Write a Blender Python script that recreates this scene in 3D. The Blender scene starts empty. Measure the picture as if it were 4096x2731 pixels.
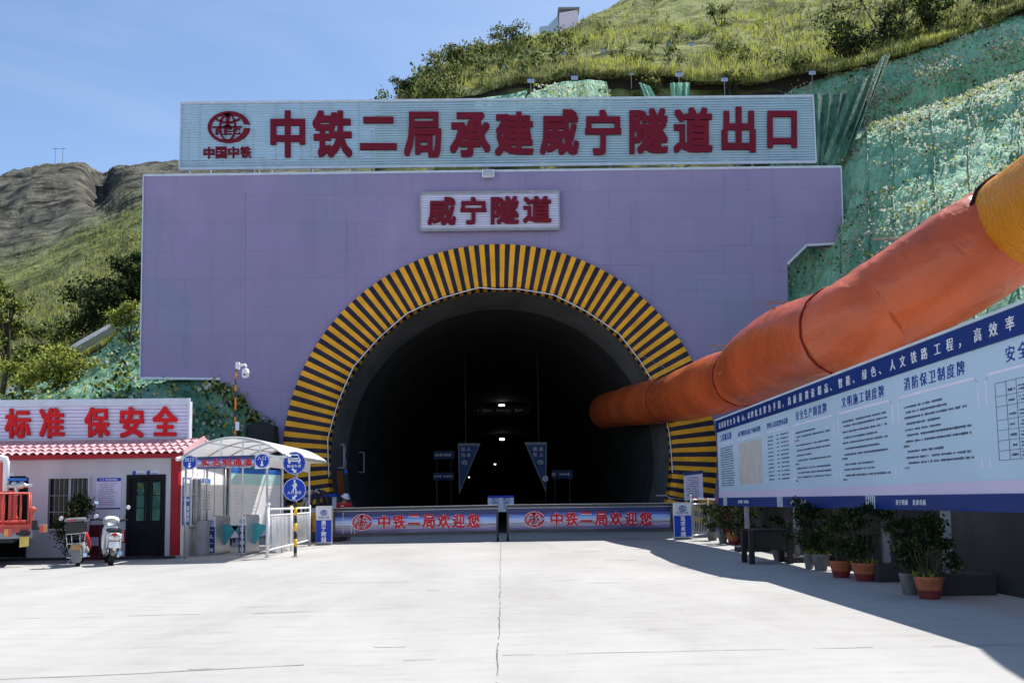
import bpy, math, random
from mathutils import Vector, Matrix, noise
random.seed(7)
R = math.radians
scn = bpy.context.scene
# ------------------------------------------------------------------ camera
CAMZ = 1.35; LENS = 30.0; FPX = LENS / 36 * 4096
PITCH = math.atan(0.0817); SHY = 0.0873
CROT = Matrix.Rotation(-0.0079, 3, 'Z') @ Matrix.Rotation(R(90) + PITCH, 3, 'X') @ Matrix.Rotation(-0.0145, 3, 'Z')
cam = bpy.data.objects.new('camera', bpy.data.cameras.new('camera'))
scn.collection.objects.link(cam)
cam.data.lens = LENS; cam.data.sensor_width = 36; cam.data.shift_y = SHY
cam.data.clip_start = 0.05; cam.data.clip_end = 5000
cam.matrix_world = Matrix.Translation((0, 0, CAMZ)) @ CROT.to_4x4()
scn.camera = cam
# ------------------------------------------------------------------ sky and sun
SUN = Vector((0.47, 0.42, 1.0)).normalized()
SEL = math.asin(SUN.z); SAZ = math.atan2(SUN.x, SUN.y)
w = bpy.data.worlds.new('World'); scn.world = w; w.use_nodes = True
nt = w.node_tree; bg = nt.nodes['Background']
sky = nt.nodes.new('ShaderNodeTexSky'); sky.sky_type = 'NISHITA'; sky.sun_disc = False
sky.sun_elevation = SEL; sky.sun_rotation = SAZ
sky.altitude = 2200; sky.air_density = 1.0; sky.dust_density = 1.6; sky.ozone_density = 2.2
tint = nt.nodes.new('ShaderNodeMix'); tint.data_type = 'RGBA'; tint.blend_type = 'MULTIPLY'; tint.inputs[0].default_value = 1; tint.inputs[7].default_value = (1.22, 1.20, 1.15, 1)
nt.links.new(sky.outputs[0], tint.inputs[6])
# thin high cloud, a little whiter than the sky
gc = nt.nodes.new('ShaderNodeTexCoord'); gm_ = nt.nodes.new('ShaderNodeMapping'); gm_.inputs['Scale'].default_value = (2.2, 2.2, 7.0); gm_.inputs['Rotation'].default_value = (0, R(24), 0)
gn_ = nt.nodes.new('ShaderNodeTexNoise'); gn_.inputs['Scale'].default_value = 1.3; gn_.inputs['Detail'].default_value = 7; gn_.inputs['Distortion'].default_value = .6
gr_ = nt.nodes.new('ShaderNodeValToRGB'); gr_.color_ramp.elements[0].position = .45; gr_.color_ramp.elements[0].color = (0,0,0,1); gr_.color_ramp.elements[1].position = .80; gr_.color_ramp.elements[1].color = (.22,.22,.22,1)
cl = nt.nodes.new('ShaderNodeMix'); cl.data_type = 'RGBA'; cl.inputs[7].default_value = (4.2, 4.8, 5.4, 1)
nt.links.new(gc.outputs['Generated'], gm_.inputs[0]); nt.links.new(gm_.outputs[0], gn_.inputs[0]); nt.links.new(gn_.outputs[0], gr_.inputs[0]); nt.links.new(gr_.outputs[0], cl.inputs[0]); nt.links.new(tint.outputs[2], cl.inputs[6])
nt.links.new(cl.outputs[2], bg.inputs[0]); bg.inputs[1].default_value = 0.125
sl = bpy.data.lights.new('sun', 'SUN'); sl.energy = 5.0; sl.angle = R(0.5); sl.color = (1, 0.95, 0.88)
so = bpy.data.objects.new('sun', sl); scn.collection.objects.link(so)
so.rotation_euler = SUN.to_track_quat('Z', 'Y').to_euler()
vs = scn.view_settings
vs.view_transform = 'Standard'; vs.look = 'None'; vs.gamma = 1; vs.use_curve_mapping = False; vs.exposure = 0.60

# ------------------------------------------------------------------ helpers
def ray(u, v):
    return CROT @ Vector(((u - 2048) / FPX, (1365.5 + SHY * 4096 - v) / FPX, -1))
def P(u, v, Y=None, Z=None, X=None):
    """the point of the place that the photograph shows at (u, v), on a plane of known depth, height or side offset"""
    d = ray(u, v)
    t = Y / d.y if Y is not None else ((Z - CAMZ) / d.z if Z is not None else X / d.x)
    return Vector((0, 0, CAMZ)) + d * t

def tag(o, label=None, cat=None, group=None, kind=None):
    for k, val in (('label', label), ('category', cat), ('group', group), ('kind', kind)):
        if val: o[k] = val
    return o
def empty(name, loc, label, cat, group=None, rz=0):
    o = bpy.data.objects.new(name, None); scn.collection.objects.link(o)
    o.location = loc; o.rotation_euler.z = rz
    return tag(o, label, cat, group)
def copy_tree(o, parent=None):
    c = o.copy(); scn.collection.objects.link(c)
    if parent is not None: c.parent = parent
    for ch in [x for x in scn.collection.objects if x.parent == o]: copy_tree(ch, c)
    return c

class MB:
    def __init__(s): s.v = []; s.f = []; s.m = []
    def add(s, vs, fs, m=0):
        b = len(s.v); s.v += [tuple(x) for x in vs]
        s.f += [tuple(b + i for i in f) for f in fs]; s.m += [m] * len(fs); return s
    def box(s, x0, x1, y0, y1, z0, z1, m=0):
        return s.add([(x0,y0,z0),(x1,y0,z0),(x1,y1,z0),(x0,y1,z0),(x0,y0,z1),(x1,y0,z1),(x1,y1,z1),(x0,y1,z1)],
                     [(0,3,2,1),(4,5,6,7),(0,1,5,4),(1,2,6,5),(2,3,7,6),(3,0,4,7)], m)
    def hexa(s, a, m=0):
        return s.add(a, [(0,3,2,1),(4,5,6,7),(0,1,5,4),(1,2,6,5),(2,3,7,6),(3,0,4,7)], m)
    def prism(s, pts, ext, m=0):
        n = len(pts); pts = [Vector(p) for p in pts]; ext = Vector(ext)
        return s.add(pts + [p + ext for p in pts], [tuple(range(n))[::-1], tuple(range(n, 2*n))] +
                     [(i, (i+1) % n, n + (i+1) % n, n + i) for i in range(n)], m)
    def quad(s, *p, m=0): return s.add(p, [tuple(range(len(p)))], m)
    def tube(s, path, r, n=8, m=0, cap=True, closed=False):
        path = [Vector(p) for p in path]; k = len(path)
        rs = r if isinstance(r, (list, tuple)) else [r] * k
        vs = []; prev = None
        for i, p in enumerate(path):
            if closed: t = path[(i+1) % k] - path[i-1]
            else: t = path[min(i+1, k-1)] - path[max(i-1, 0)]
            t = t.normalized() if t.length > 1e-9 else Vector((0,0,1))
            if prev is None:
                a = Vector((0,0,1)) if abs(t.z) < 0.9 else Vector((1,0,0))
                nx = t.cross(a).normalized()
            else:
                nx = prev - t * prev.dot(t)
                nx = nx.normalized() if nx.length > 1e-6 else t.orthogonal().normalized()
            prev = nx; ny = t.cross(nx)
            vs += [p + (nx * math.cos(2*math.pi*j/n) + ny * math.sin(2*math.pi*j/n)) * rs[i] for j in range(n)]
        fs = []
        for i in range(k if closed else k - 1):
            b0 = i * n; b1 = ((i + 1) % k) * n
            fs += [(b0 + j, b0 + (j+1) % n, b1 + (j+1) % n, b1 + j) for j in range(n)]
        if cap and not closed: fs += [tuple(range(n))[::-1], tuple(range((k-1)*n, k*n))]
        return s.add(vs, fs, m)
    def bar(s, a, b, wx, wy=None, m=0):
        """straight bar of rectangular section between two points"""
        a = Vector(a); b = Vector(b); t = (b - a).normalized(); wy = wy or wx
        up = Vector((0,0,1)) if abs(t.z) < 0.95 else Vector((0,1,0))
        nx = t.cross(up).normalized(); ny = nx.cross(t)
        c = [(-1,-1),(1,-1),(1,1),(-1,1)]
        return s.hexa([a + nx*i*wx/2 + ny*j*wy/2 for i, j in c] + [b + nx*i*wx/2 + ny*j*wy/2 for i, j in c], m)
    def ell(s, c, r, nu=14, nv=9, m=0, rot=None, cut=None):
        c = Vector(c); vs = []; r = (r, r, r) if isinstance(r, (int, float)) else r
        for i in range(nv + 1):
            th = math.pi * i / nv if cut is None else cut * i / nv
            for j in range(nu):
                ph = 2 * math.pi * j / nu
                q = Vector((r[0]*math.sin(th)*math.cos(ph), r[1]*math.sin(th)*math.sin(ph), r[2]*math.cos(th)))
                vs.append(c + (rot @ q if rot else q))
        fs = [(i*nu + j, (i+1)*nu + j, (i+1)*nu + (j+1) % nu, i*nu + (j+1) % nu) for i in range(nv) for j in range(nu)]
        return s.add(vs, fs, m)
    def lathe(s, prof, c=(0,0,0), n=18, m=0, rot=None, cap=True):
        c = Vector(c); vs = []; k = len(prof)
        for r, z in prof:
            for j in range(n):
                q = Vector((r*math.cos(2*math.pi*j/n), r*math.sin(2*math.pi*j/n), z))
                vs.append(c + (rot @ q if rot else q))
        fs = [(i*n + j, i*n + (j+1) % n, (i+1)*n + (j+1) % n, (i+1)*n + j) for i in range(k-1) for j in range(n)]
        if cap: fs += [tuple(range(n))[::-1], tuple(range((k-1)*n, k*n))]
        return s.add(vs, fs, m)
    def disc(s, c, r, t, n=28, m=0):
        """upright disc facing the yard (-y), thickness t"""
        return s.prism([(c[0] + r*math.cos(2*math.pi*i/n), c[1], c[2] + r*math.sin(2*math.pi*i/n)) for i in range(n)], (0, t, 0), m)
    def build(s, name, mats, parent=None, smooth=False, bevel=0, loc=None):
        if not isinstance(mats, (list, tuple)): mats = [mats]
        me = bpy.data.meshes.new(name); me.from_pydata(s.v, [], s.f)
        for x in mats: me.materials.append(x)
        me.polygons.foreach_set('material_index', s.m)
        if smooth: me.polygons.foreach_set('use_smooth', [True] * len(s.f))
        me.update()
        o = bpy.data.objects.new(name, me); scn.collection.objects.link(o)
        if smooth == 'auto':
            me.set_sharp_from_angle(angle=R(35))
        if bevel:
            b = o.modifiers.new('bevel', 'BEVEL'); b.width = bevel; b.segments = 2; b.limit_method = 'ANGLE'; b.angle_limit = R(50)
        if loc is not None: o.location = loc
        if parent is not None:
            o.parent = parent
            if loc is None and parent.type == 'EMPTY':
                bpy.context.view_layer.update() if False else None
                M = Matrix.Translation(parent.location) @ Matrix.Rotation(parent.rotation_euler.z, 4, 'Z')
                me.transform(M.inverted())          # vertices were given in world space
            elif loc is None and parent.parent is not None and parent.parent.type == 'EMPTY':
                g = parent.parent
                me.transform((Matrix.Translation(g.location) @ Matrix.Rotation(g.rotation_euler.z, 4, 'Z')).inverted())
        return o

# ------------------------------------------------------------------ materials
def nodes(name):
    m = bpy.data.materials.new(name); m.use_nodes = True
    return m, m.node_tree, m.node_tree.nodes['Principled BSDF']
def N(t, typ, **kw):
    n = t.nodes.new(typ)
    for k, val in kw.items():
        if k.startswith('i_'): n.inputs[int(k[2:])].default_value = val
        else: setattr(n, k, val)
    return n
def ramp(t, fac, stops, interp='LINEAR'):
    r = t.nodes.new('ShaderNodeValToRGB'); r.color_ramp.interpolation = interp
    e = r.color_ramp.elements
    while len(e) < len(stops): e.new(0.5)
    for el, (p, c) in zip(e, stops):
        el.position = p; el.color = (*c, 1) if len(c) == 3 else c
    t.links.new(fac, r.inputs[0]); return r.outputs[0]
def mul(c, k): return tuple(max(0, min(1, x * k)) for x in c)
def mat(name, col, rough=0.6, var=0.15, scale=3.0, bump=0.0, bscale=40, metal=0.0, spec=0.22, stretch=None, emit=None, alpha=None, coat=0):
    m, t, b = nodes(name)
    tc = N(t, 'ShaderNodeTexCoord'); mp = N(t, 'ShaderNodeMapping')
    t.links.new(tc.outputs['Object'], mp.inputs[0])
    if stretch: mp.inputs['Scale'].default_value = stretch
    n = N(t, 'ShaderNodeTexNoise'); n.inputs['Scale'].default_value = scale; n.inputs['Detail'].default_value = 6
    t.links.new(mp.outputs[0], n.inputs[0])
    t.links.new(ramp(t, n.outputs[0], [(0.3, mul(col, 1 - var)), (0.7, mul(col, 1 + var))]), b.inputs['Base Color'])
    b.inputs['Roughness'].default_value = rough; b.inputs['Metallic'].default_value = metal
    b.inputs['Specular IOR Level'].default_value = spec; b.inputs['Coat Weight'].default_value = coat
    if bump:
        n2 = N(t, 'ShaderNodeTexNoise'); n2.inputs['Scale'].default_value = bscale; n2.inputs['Detail'].default_value = 4
        t.links.new(mp.outputs[0], n2.inputs[0])
        bp = N(t, 'ShaderNodeBump'); bp.inputs['Strength'].default_value = bump; bp.inputs['Distance'].default_value = 0.02
        t.links.new(n2.outputs[0], bp.inputs['Height']); t.links.new(bp.outputs[0], b.inputs['Normal'])
    if emit:
        b.inputs['Emission Color'].default_value = (*emit[0], 1); b.inputs['Emission Strength'].default_value = emit[1]
    return m

M = {}
def facade_mat():
    """painted sheet wall: two weathered tones in big soft patches, rain streaks and faint blockwork joints"""
    m, t, b = nodes('facade_paint'); tc = N(t, 'ShaderNodeTexCoord'); O = tc.outputs['Object']
    n = N(t, 'ShaderNodeTexNoise'); n.inputs['Scale'].default_value = .16; n.inputs['Detail'].default_value = 7; n.inputs['Roughness'].default_value = .6; t.links.new(O, n.inputs[0])
    c1 = ramp(t, n.outputs[0], [(.36, (.255,.255,.395)), (.50, (.295,.245,.41)), (.66, (.335,.28,.45))])
    mp = N(t, 'ShaderNodeMapping'); mp.inputs['Scale'].default_value = (1.6, 1, .10); t.links.new(O, mp.inputs[0])
    n2 = N(t, 'ShaderNodeTexNoise'); n2.inputs['Scale'].default_value = 1.0; n2.inputs['Detail'].default_value = 8; n2.inputs['Roughness'].default_value = .7; t.links.new(mp.outputs[0], n2.inputs[0])
    c2 = ramp(t, n2.outputs[0], [(.28, (.88,.88,.87)), (.46, (.985,.985,.985)), (.7, (1,1,1))])
    br = N(t, 'ShaderNodeTexBrick'); br.inputs['Scale'].default_value = 1; br.inputs['Brick Width'].default_value = 2.44; br.inputs['Row Height'].default_value = 1.22; br.inputs['Mortar Size'].default_value = .010; br.inputs['Mortar Smooth'].default_value = .3
    br.inputs['Color1'].default_value = (1,1,1,1); br.inputs['Color2'].default_value = (.94,.945,.95,1); br.inputs['Mortar'].default_value = (.76,.76,.78,1)
    mp3 = N(t, 'ShaderNodeMapping'); mp3.inputs['Rotation'].default_value = (R(-90), 0, 0); t.links.new(O, mp3.inputs[0]); t.links.new(mp3.outputs[0], br.inputs[0])
    x = c1
    for c in (c2, br.outputs[0]):
        mx = N(t, 'ShaderNodeMix', data_type='RGBA', blend_type='MULTIPLY'); mx.inputs[0].default_value = 1; t.links.new(x, mx.inputs[6]); t.links.new(c, mx.inputs[7]); x = mx.outputs[2]
    t.links.new(x, b.inputs['Base Color']); b.inputs['Roughness'].default_value = .75; b.inputs['Specular IOR Level'].default_value = .2
    return m
M['facade'] = facade_mat()
M['seam'] = mat('facade_seam', (0.22, 0.20, 0.26), 0.8, 0.2)
M['grey_trim'] = mat('facade_edge', (0.55, 0.6, 0.68), 0.5, 0.1)
M['yellow'] = mat('hazard_yellow', (0.85, 0.38, 0.015), 0.45, 0.18, 1.5)
M['navy'] = mat('hazard_black', (0.020, 0.016, 0.035), 0.5, 0.3, 1.5)
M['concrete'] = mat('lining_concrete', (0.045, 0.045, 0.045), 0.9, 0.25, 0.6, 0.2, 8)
M['collar'] = mat('collar_daylight_tint', (0.105, 0.105, 0.105), 0.9, 0.25, 0.6, 0.2, 8)  # same lining, paler by the mouth: incoming daylight painted into the colour
M['slat'] = mat('slat_sky_tinted', (0.36, 0.50, 0.60), 0.45, 0.08, 0.8)  # white slats; blue of the sky shining through put into the colour
M['slat_pale'] = mat('slat_lilac', (0.62, 0.60, 0.76), 0.45, 0.06, 0.8)
M['crimson'] = mat('letter_crimson', (0.16, 0.005, 0.02), 0.6, 0.12, 0.7)
M['red'] = mat('letter_red', (0.60, 0.008, 0.014), 0.6, 0.1, 0.7)
M['white'] = mat('white_paint', (0.78, 0.78, 0.80), 0.45, 0.05, 2)
M['offwhite'] = mat('shed_panel', (0.50, 0.49, 0.55), 0.6, 0.11, 1.6, stretch=(1,1,.3))
M['steel'] = mat('stainless', (0.55, 0.55, 0.56), 0.3, 0.1, 4, metal=0.7)
M['grey'] = mat('grey_metal', (0.30, 0.30, 0.32), 0.5, 0.15, 3)
M['dark'] = mat('dark_metal', (0.035, 0.035, 0.04), 0.5, 0.3, 3)
M['black'] = mat('black_rubber', (0.012, 0.012, 0.013), 0.7, 0.3, 6)
M['blue'] = mat('sign_blue', (0.012, 0.05, 0.42), 0.4, 0.1, 1.5)
M['navyblue'] = mat('panel_blue', (0.008, 0.032, 0.17), 0.4, 0.12, 1.0)
M['darkred'] = mat('trim_red', (0.33, 0.012, 0.02), 0.5, 0.2, 1.0)
M['teal'] = mat('flap_teal', (0.05, 0.33, 0.38), 0.35, 0.08, 3)
M['orange'] = mat('pole_orange', (0.75, 0.28, 0.05), 0.45, 0.1, 3)
M['amber'] = mat('pole_yellow', (0.85, 0.47, 0.03), 0.45, 0.1, 3)
def leafmat(name, col, var=.35, k=.45):
    m, t, b = nodes(name); n = N(t, 'ShaderNodeTexNoise'); n.inputs['Scale'].default_value = 1.3; n.inputs['Detail'].default_value = 5
    tc = N(t, 'ShaderNodeTexCoord'); t.links.new(tc.outputs['Object'], n.inputs[0]); c = ramp(t, n.outputs[0], [(.3, mul(col, 1-var)), (.7, mul(col, 1+var))])
    t.links.new(c, b.inputs['Base Color']); b.inputs['Roughness'].default_value = .6; b.inputs['Specular IOR Level'].default_value = .12
    tr = N(t, 'ShaderNodeBsdfTranslucent'); mx = N(t, 'ShaderNodeMixShader'); mx.inputs[0].default_value = k
    t.links.new(c, tr.inputs[0]); t.links.new(b.outputs[0], mx.inputs[1]); t.links.new(tr.outputs[0], mx.inputs[2]); t.links.new(mx.outputs[0], t.nodes['Material Output'].inputs[0]); return m
M['ink'] = mat('print_ink', (0.10, 0.125, 0.19), 0.5, 0.2)
M['inkblue'] = mat('print_blue', (0.012, 0.03, 0.26), 0.5, 0.1)
M['tyre'] = M['black']

# ------------------------------------------------------------------ lettering
_fc = bpy.data.curves.new('glyph', 'FONT'); _fo = bpy.data.objects.new('glyph', _fc); scn.collection.objects.link(_fo)
_gl = {}
def glyph(ch, bold=0.03):
    """outline of one character; weight comes from shifted copies of the stroke, each a hair thinner than the last"""
    k = (ch, bold)
    if k not in _gl:
        _fc.body = ch; _fc.offset = 0; _fc.extrude = 0.5; _fc.resolution_u = 2
        dg = bpy.context.evaluated_depsgraph_get(); dg.update()
        ev = _fo.evaluated_get(dg); me = ev.to_mesh()
        V0 = [tuple(q.co) for q in me.vertices]; F0 = [tuple(p.vertices) for p in me.polygons]; ev.to_mesh_clear()
        V, F = [], []
        d = bold*.56
        sh = [(0,0)] if bold <= .012 else ([(-d,0),(d,0)] if bold <= .031 else [(d*i, d*j) for i in (-1,0,1) for j in (-1,0,1) if i or j])
        for i, (dx, dy) in enumerate(sh):
            n = len(V); V += [(x+dx, y+dy, z*(1 - .03*i)) for x, y, z in V0]; F += [tuple(q+n for q in f) for f in F0]
        _gl[k] = (V, F)
    return _gl[k]
def put_fit(mb, ch, O, ex, ey, en, bold=0.035, m=0):
    """glyph stretched to the parallelogram O, O+ex, O+ex+ey; en is its thickness vector"""
    vs, fs = glyph(ch, bold)
    x0 = min(q[0] for q in vs); x1 = max(q[0] for q in vs); y0 = min(q[1] for q in vs); y1 = max(q[1] for q in vs)
    O = Vector(O); ex = Vector(ex); ey = Vector(ey); en = Vector(en)
    mb.add([O + ex*((q[0]-x0)/(x1-x0)) + ey*((q[1]-y0)/(y1-y0)) + en*(q[2]+0.5) for q in vs], fs, m)
def put_text(mb, s, O, dx, dy, en, size, pitch=None, bold=0.03, m=0):
    """line of text: O is the lower left corner of the first cell, dx, dy unit vectors"""
    O = Vector(O); dx = Vector(dx); dy = Vector(dy); en = Vector(en); pitch = pitch or size
    for i, ch in enumerate(s):
        if ch == ' ': continue
        vs, fs = glyph(ch, bold)
        mb.add([O + dx*(pitch*i + q[0]*size) + dy*((q[1]+0.1)*size) + en*(q[2]+0.5) for q in vs], fs, m)
def bars_text(mb, O, dx, dy, en, length, size, rnd, m=0):
    """a line of print too small to read: short strokes of uneven width"""
    x = 0; O = Vector(O); dx = Vector(dx); dy = Vector(dy); en = Vector(en)
    while x < length:
        wd = size * rnd.uniform(0.35, 0.85)
        if rnd.random() < 0.9:
            h = size * rnd.uniform(0.5, 0.95); y = (size - h) / 2
            a = O + dx*x + dy*y
            mb.prism([a, a + dx*wd, a + dx*wd + dy*h, a + dy*h], en, m)
        x += wd + size * rnd.uniform(0.12, 0.3)

def emblem(mb, c, wd, dx, dy, en, m=0, letters=True, lw=0.035):
    """oval globe mark open on the right, a rail section in the middle and letters across it; wd is its width"""
    c = Vector(c); dx = Vector(dx); dy = Vector(dy); en = Vector(en)
    a = wd / 2; b = a / 1.3
    def q(x, y): return c + dx*(x*a) + dy*(y*b)
    def strip(p0, p1):
        n = len(p0)
        vs = [q(*p) for p in p0] + [q(*p) for p in p1]
        fs = [(i, i+1, n+i+1, n+i) for i in range(n-1)]
        k = 2*n
        vs2 = [v + en for v in vs]
        ff = [tuple(x + k for x in f) for f in fs] + [f[::-1] for f in fs]
        ff += [(i, k+i, k+i+1, i+1) for i in range(n-1)] + [(n+i+1, k+n+i+1, k+n+i, n+i) for i in range(n-1)]
        ff += [(0, n, k+n, k), (n-1, k+n-1, k+2*n-1, 2*n-1)]
        mb.add(vs + vs2, ff, m)
    def line(pts, t):
        o, i = [], []
        for j, p in enumerate(pts):
            d = (pts[min(j+1, len(pts)-1)][0] - pts[max(j-1, 0)][0], pts[min(j+1, len(pts)-1)][1] - pts[max(j-1, 0)][1])
            l = math.hypot(*d) or 1; nx, ny = -d[1]/l, d[0]/l
            o.append((p[0]+nx*t, p[1]+ny*t)); i.append((p[0]-nx*t, p[1]-ny*t))
        strip(o, i)
    T = [R(8) + (2*math.pi - R(8) - R(4)) * i / 48 for i in range(49)]
    T2 = [R(14) + (2*math.pi - R(20)) * i / 48 for i in range(49)]
    strip([(math.cos(t), math.sin(t)) for t in T], [(-0.06 + 0.78*math.cos(t) , 0.82*math.sin(t)) for t in T2])
    for k in (0.36,):
        line([(-0.06 + k*math.sin(t), 0.84*math.cos(t)) for t in [math.pi*i/14 for i in range(15)]], lw)
        line([(-0.06 - k*math.sin(t), 0.84*math.cos(t)) for t in [math.pi*i/14 for i in range(15)]], lw)
    line([(-0.06 + x*0.56, 0.30 + 0.22*x*x) for x in [-1 + i/5 for i in range(11)]], lw)
    line([(-0.80, 0.02), (0.62, 0.02)], lw * 0.8)
    line([(-0.06, 0.8), (-0.06, 0.02)], 0.07)
    strip([(-0.24, 0.86), (0.12, 0.86)], [(-0.16, 0.62), (0.04, 0.62)])
    strip([(-0.34, -0.04), (0.22, -0.04)], [(-0.18, 0.12), (0.06, 0.12)])
    if letters:
        for i, ch in enumerate('REC'):
            put_fit(mb, ch, q(-0.62 + 0.40*i, -0.48), dx*(0.36*a), dy*(0.40*b), en*1.2, 0.05, m)
# ================================================================== SETTING
import numpy as np
def cr(p0, p1, p2, p3, t):
    return 0.5*((2*p1) + (-p0+p2)*t + (2*p0-5*p1+4*p2-p3)*t*t + (-p0+3*p1-3*p2+p3)*t*t*t)
def resample(rows, k):
    """Catmull-Rom through the control rows (array n x ... ) to k samples"""
    rows = np.array([tuple(r) if not isinstance(r, np.ndarray) else r for r in rows], dtype=float); n = len(rows); out = []
    for i in range(k):
        x = i*(n-1)/(k-1); j = min(int(x), n-2); t = x - j
        out.append(cr(rows[max(j-1,0)], rows[j], rows[j+1], rows[min(j+2,n-1)], t))
    return np.array(out)
class Patch:
    """terrain sheet through control points whose depths are known; keeps its grid so that plants can be set on it"""
    def __init__(s, rows, nu, nv, amp, freq, seed=0, rough=0.0, fold=0.0):
        g = np.array([[tuple(P(u, v, Y=Y)) for u, v, Y in r] for r in rows])
        g = resample(g, nv); g = np.swapaxes(resample(np.swapaxes(g, 0, 1), nu), 0, 1)
        s.nu, s.nv = nu, nv; s.g = g
        for i in range(nv):
            for j in range(nu):
                p = Vector(g[i, j]); k = amp * (p.y if rough == 0 else rough)
                e = min(i, nv-1-i, 3) / 3
                q = p * freq + Vector((seed, 0, 0))
                h = noise.fractal(q, .85, 2.1, 7) * k * (0.35 + 0.65*e)
                if fold:                                # creases of a loose sheet running down the slope
                    c = p.x*.9 + p.y*.5 + .5*noise.noise(p*.35); k1 = noise.noise(Vector((c*2.1, p.z*.25, seed))); k2 = noise.noise(Vector((c*4.7, p.z*.5 + c*.4, seed+9)))
                    h += fold*(1 - 2.2*abs(k1))*.7*e + fold*.45*(1 - 2*abs(k2))*e
                g[i, j] += (0, -0.4*h, 0.8*h)
    def at(s, a, b):
        x = a*(s.nu-1); y = b*(s.nv-1); j = min(int(x), s.nu-2); i = min(int(y), s.nv-2); x -= j; y -= i
        p = s.g[i,j]*(1-x)*(1-y) + s.g[i,j+1]*x*(1-y) + s.g[i+1,j]*(1-x)*y + s.g[i+1,j+1]*x*y
        n = np.cross(s.g[i,j+1]-s.g[i,j], s.g[i+1,j]-s.g[i,j]); l = np.linalg.norm(n) or 1; n = n/l
        if n[2] < 0: n = -n
        return Vector(p), Vector(n)
    def mesh(s, name, m):
        mb = MB(); nu = s.nu
        mb.add([tuple(x) for x in s.g.reshape(-1, 3)],
               [(i*nu+j, i*nu+j+1, (i+1)*nu+j+1, (i+1)*nu+j) for i in range(s.nv-1) for j in range(nu-1)])
        return mb.build(name, m, smooth=True)

# ---- yard
m, t, b = nodes('yard_concrete')
tc = N(t, 'ShaderNodeTexCoord'); mp = N(t, 'ShaderNodeMapping'); t.links.new(tc.outputs['Object'], mp.inputs[0])
n1 = N(t, 'ShaderNodeTexNoise'); n1.inputs['Scale'].default_value = 0.35; n1.inputs['Detail'].default_value = 8; n1.inputs['Roughness'].default_value = 0.65
n2 = N(t, 'ShaderNodeTexNoise'); n2.inputs['Scale'].default_value = 2.2; n2.inputs['Detail'].default_value = 10; n2.inputs['Roughness'].default_value = 0.7
mp2 = N(t, 'ShaderNodeMapping'); mp2.inputs['Scale'].default_value = (0.5, 2.2, 1); t.links.new(tc.outputs['Object'], mp2.inputs[0])
mp.inputs['Rotation'].default_value = (0, 0, R(-32)); mp.inputs['Scale'].default_value = (1.3, .45, 1)
t.links.new(mp.outputs[0], n1.inputs[0]); t.links.new(mp2.outputs[0], n2.inputs[0])
c1 = ramp(t, n1.outputs[0], [(0.30, (0.325, 0.318, 0.305)), (0.5, (0.385, 0.38, 0.367)), (0.72, (0.44, 0.437, 0.422))])
c2 = ramp(t, n2.outputs[0], [(0.28, (0.74, 0.73, 0.71)), (0.42, (0.93, 0.93, 0.93)), (0.55, (0.98,0.98,0.98)), (0.7, (1, 1, 1))])
mx = N(t, 'ShaderNodeMix', data_type='RGBA', blend_type='MULTIPLY'); mx.inputs[0].default_value = 1
t.links.new(c1, mx.inputs[6]); t.links.new(c2, mx.inputs[7]); t.links.new(mx.outputs[2], b.inputs['Base Color'])
b.inputs['Roughness'].default_value = 0.85; b.inputs['Specular IOR Level'].default_value = 0.2
n3 = N(t, 'ShaderNodeTexNoise'); n3.inputs['Scale'].default_value = 30; n3.inputs['Detail'].default_value = 5
t.links.new(tc.outputs['Object'], n3.inputs[0]); bp = N(t, 'ShaderNodeBump'); bp.inputs['Strength'].default_value = 0.25; bp.inputs['Distance'].default_value = 0.01
t.links.new(n3.outputs[0], bp.inputs['Height']); t.links.new(bp.outputs[0], b.inputs['Normal'])
M['yard'] = m
gm = MB(); gm.quad((-300,-40,0),(300,-40,0),(300,420,0),(-300,420,0))
yard = gm.build('ground', M['yard']); tag(yard, 'pale sunlit concrete yard in front of the tunnel', 'ground', kind='structure')
M['joint'] = mat('joint_dirt', (0.16, 0.155, 0.15), 0.95, 0.4, 6)
M['stain'] = mat('stain_grey', (0.36, 0.355, 0.345), 0.95, 0.3, 8)
rj = random.Random(3)
def joint(name, pts, wd, gaps=0.0, m='joint', z=0.004):
    mb = MB(); pts = [Vector(p) for p in pts]
    for a, c in zip(pts[:-1], pts[1:]):
        L = (c - a).length; k = max(2, int(L / 0.25)); d = (c - a).normalized(); nn = Vector((-d.y, d.x, 0)); last = None
        for i in range(k + 1):
            p = a + d * (L*i/k) + nn * rj.uniform(-0.012, 0.012); h = wd * rj.uniform(0.35, 1.0)
            cur = (p - nn*h/2, p + nn*h/2)
            if last and rj.random() > gaps:
                mb.quad(*[(q.x, q.y, z) for q in (last[0], cur[0], cur[1], last[1])])
            last = cur
    return mb.build(name, M[m], yard)
def G(u, v): return P(u, v, Z=0)
joint('joint', [G(2003, 2166), G(1999, 2400), G(1990, 2728), (-0.05, 2.0, 0)], 0.016, 0.12)
joint('joint', [G(-300, 2728), G(400, 2700), G(1216, 2659)], 0.021, 0.05)
joint('joint', [G(1216, 2659), G(2000, 2625)], 0.011, 0.4)
joint('joint', [G(510, 2462), G(800, 2456)], 0.021, 0.1)
joint('joint', [G(1010, 2453), G(1260, 2444)], 0.021, 0.15)
joint('joint', [G(1260, 2444), G(2000, 2432)], 0.010, 0.55)
joint('joint', [G(1270, 2331), G(2000, 2322)], 0.021, 0.25)
joint('joint', [G(-100, 2478), G(420, 2465)], 0.014, 0.4)
joint('joint', [G(840, 2348), G(1150, 2340)], 0.015, 0.35)
joint('joint', [G(700, 2246), G(880, 2240), G(1300, 2186), G(1700, 2178), G(2560, 2160), G(2700, 2158)], 0.035, 0.02)
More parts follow.
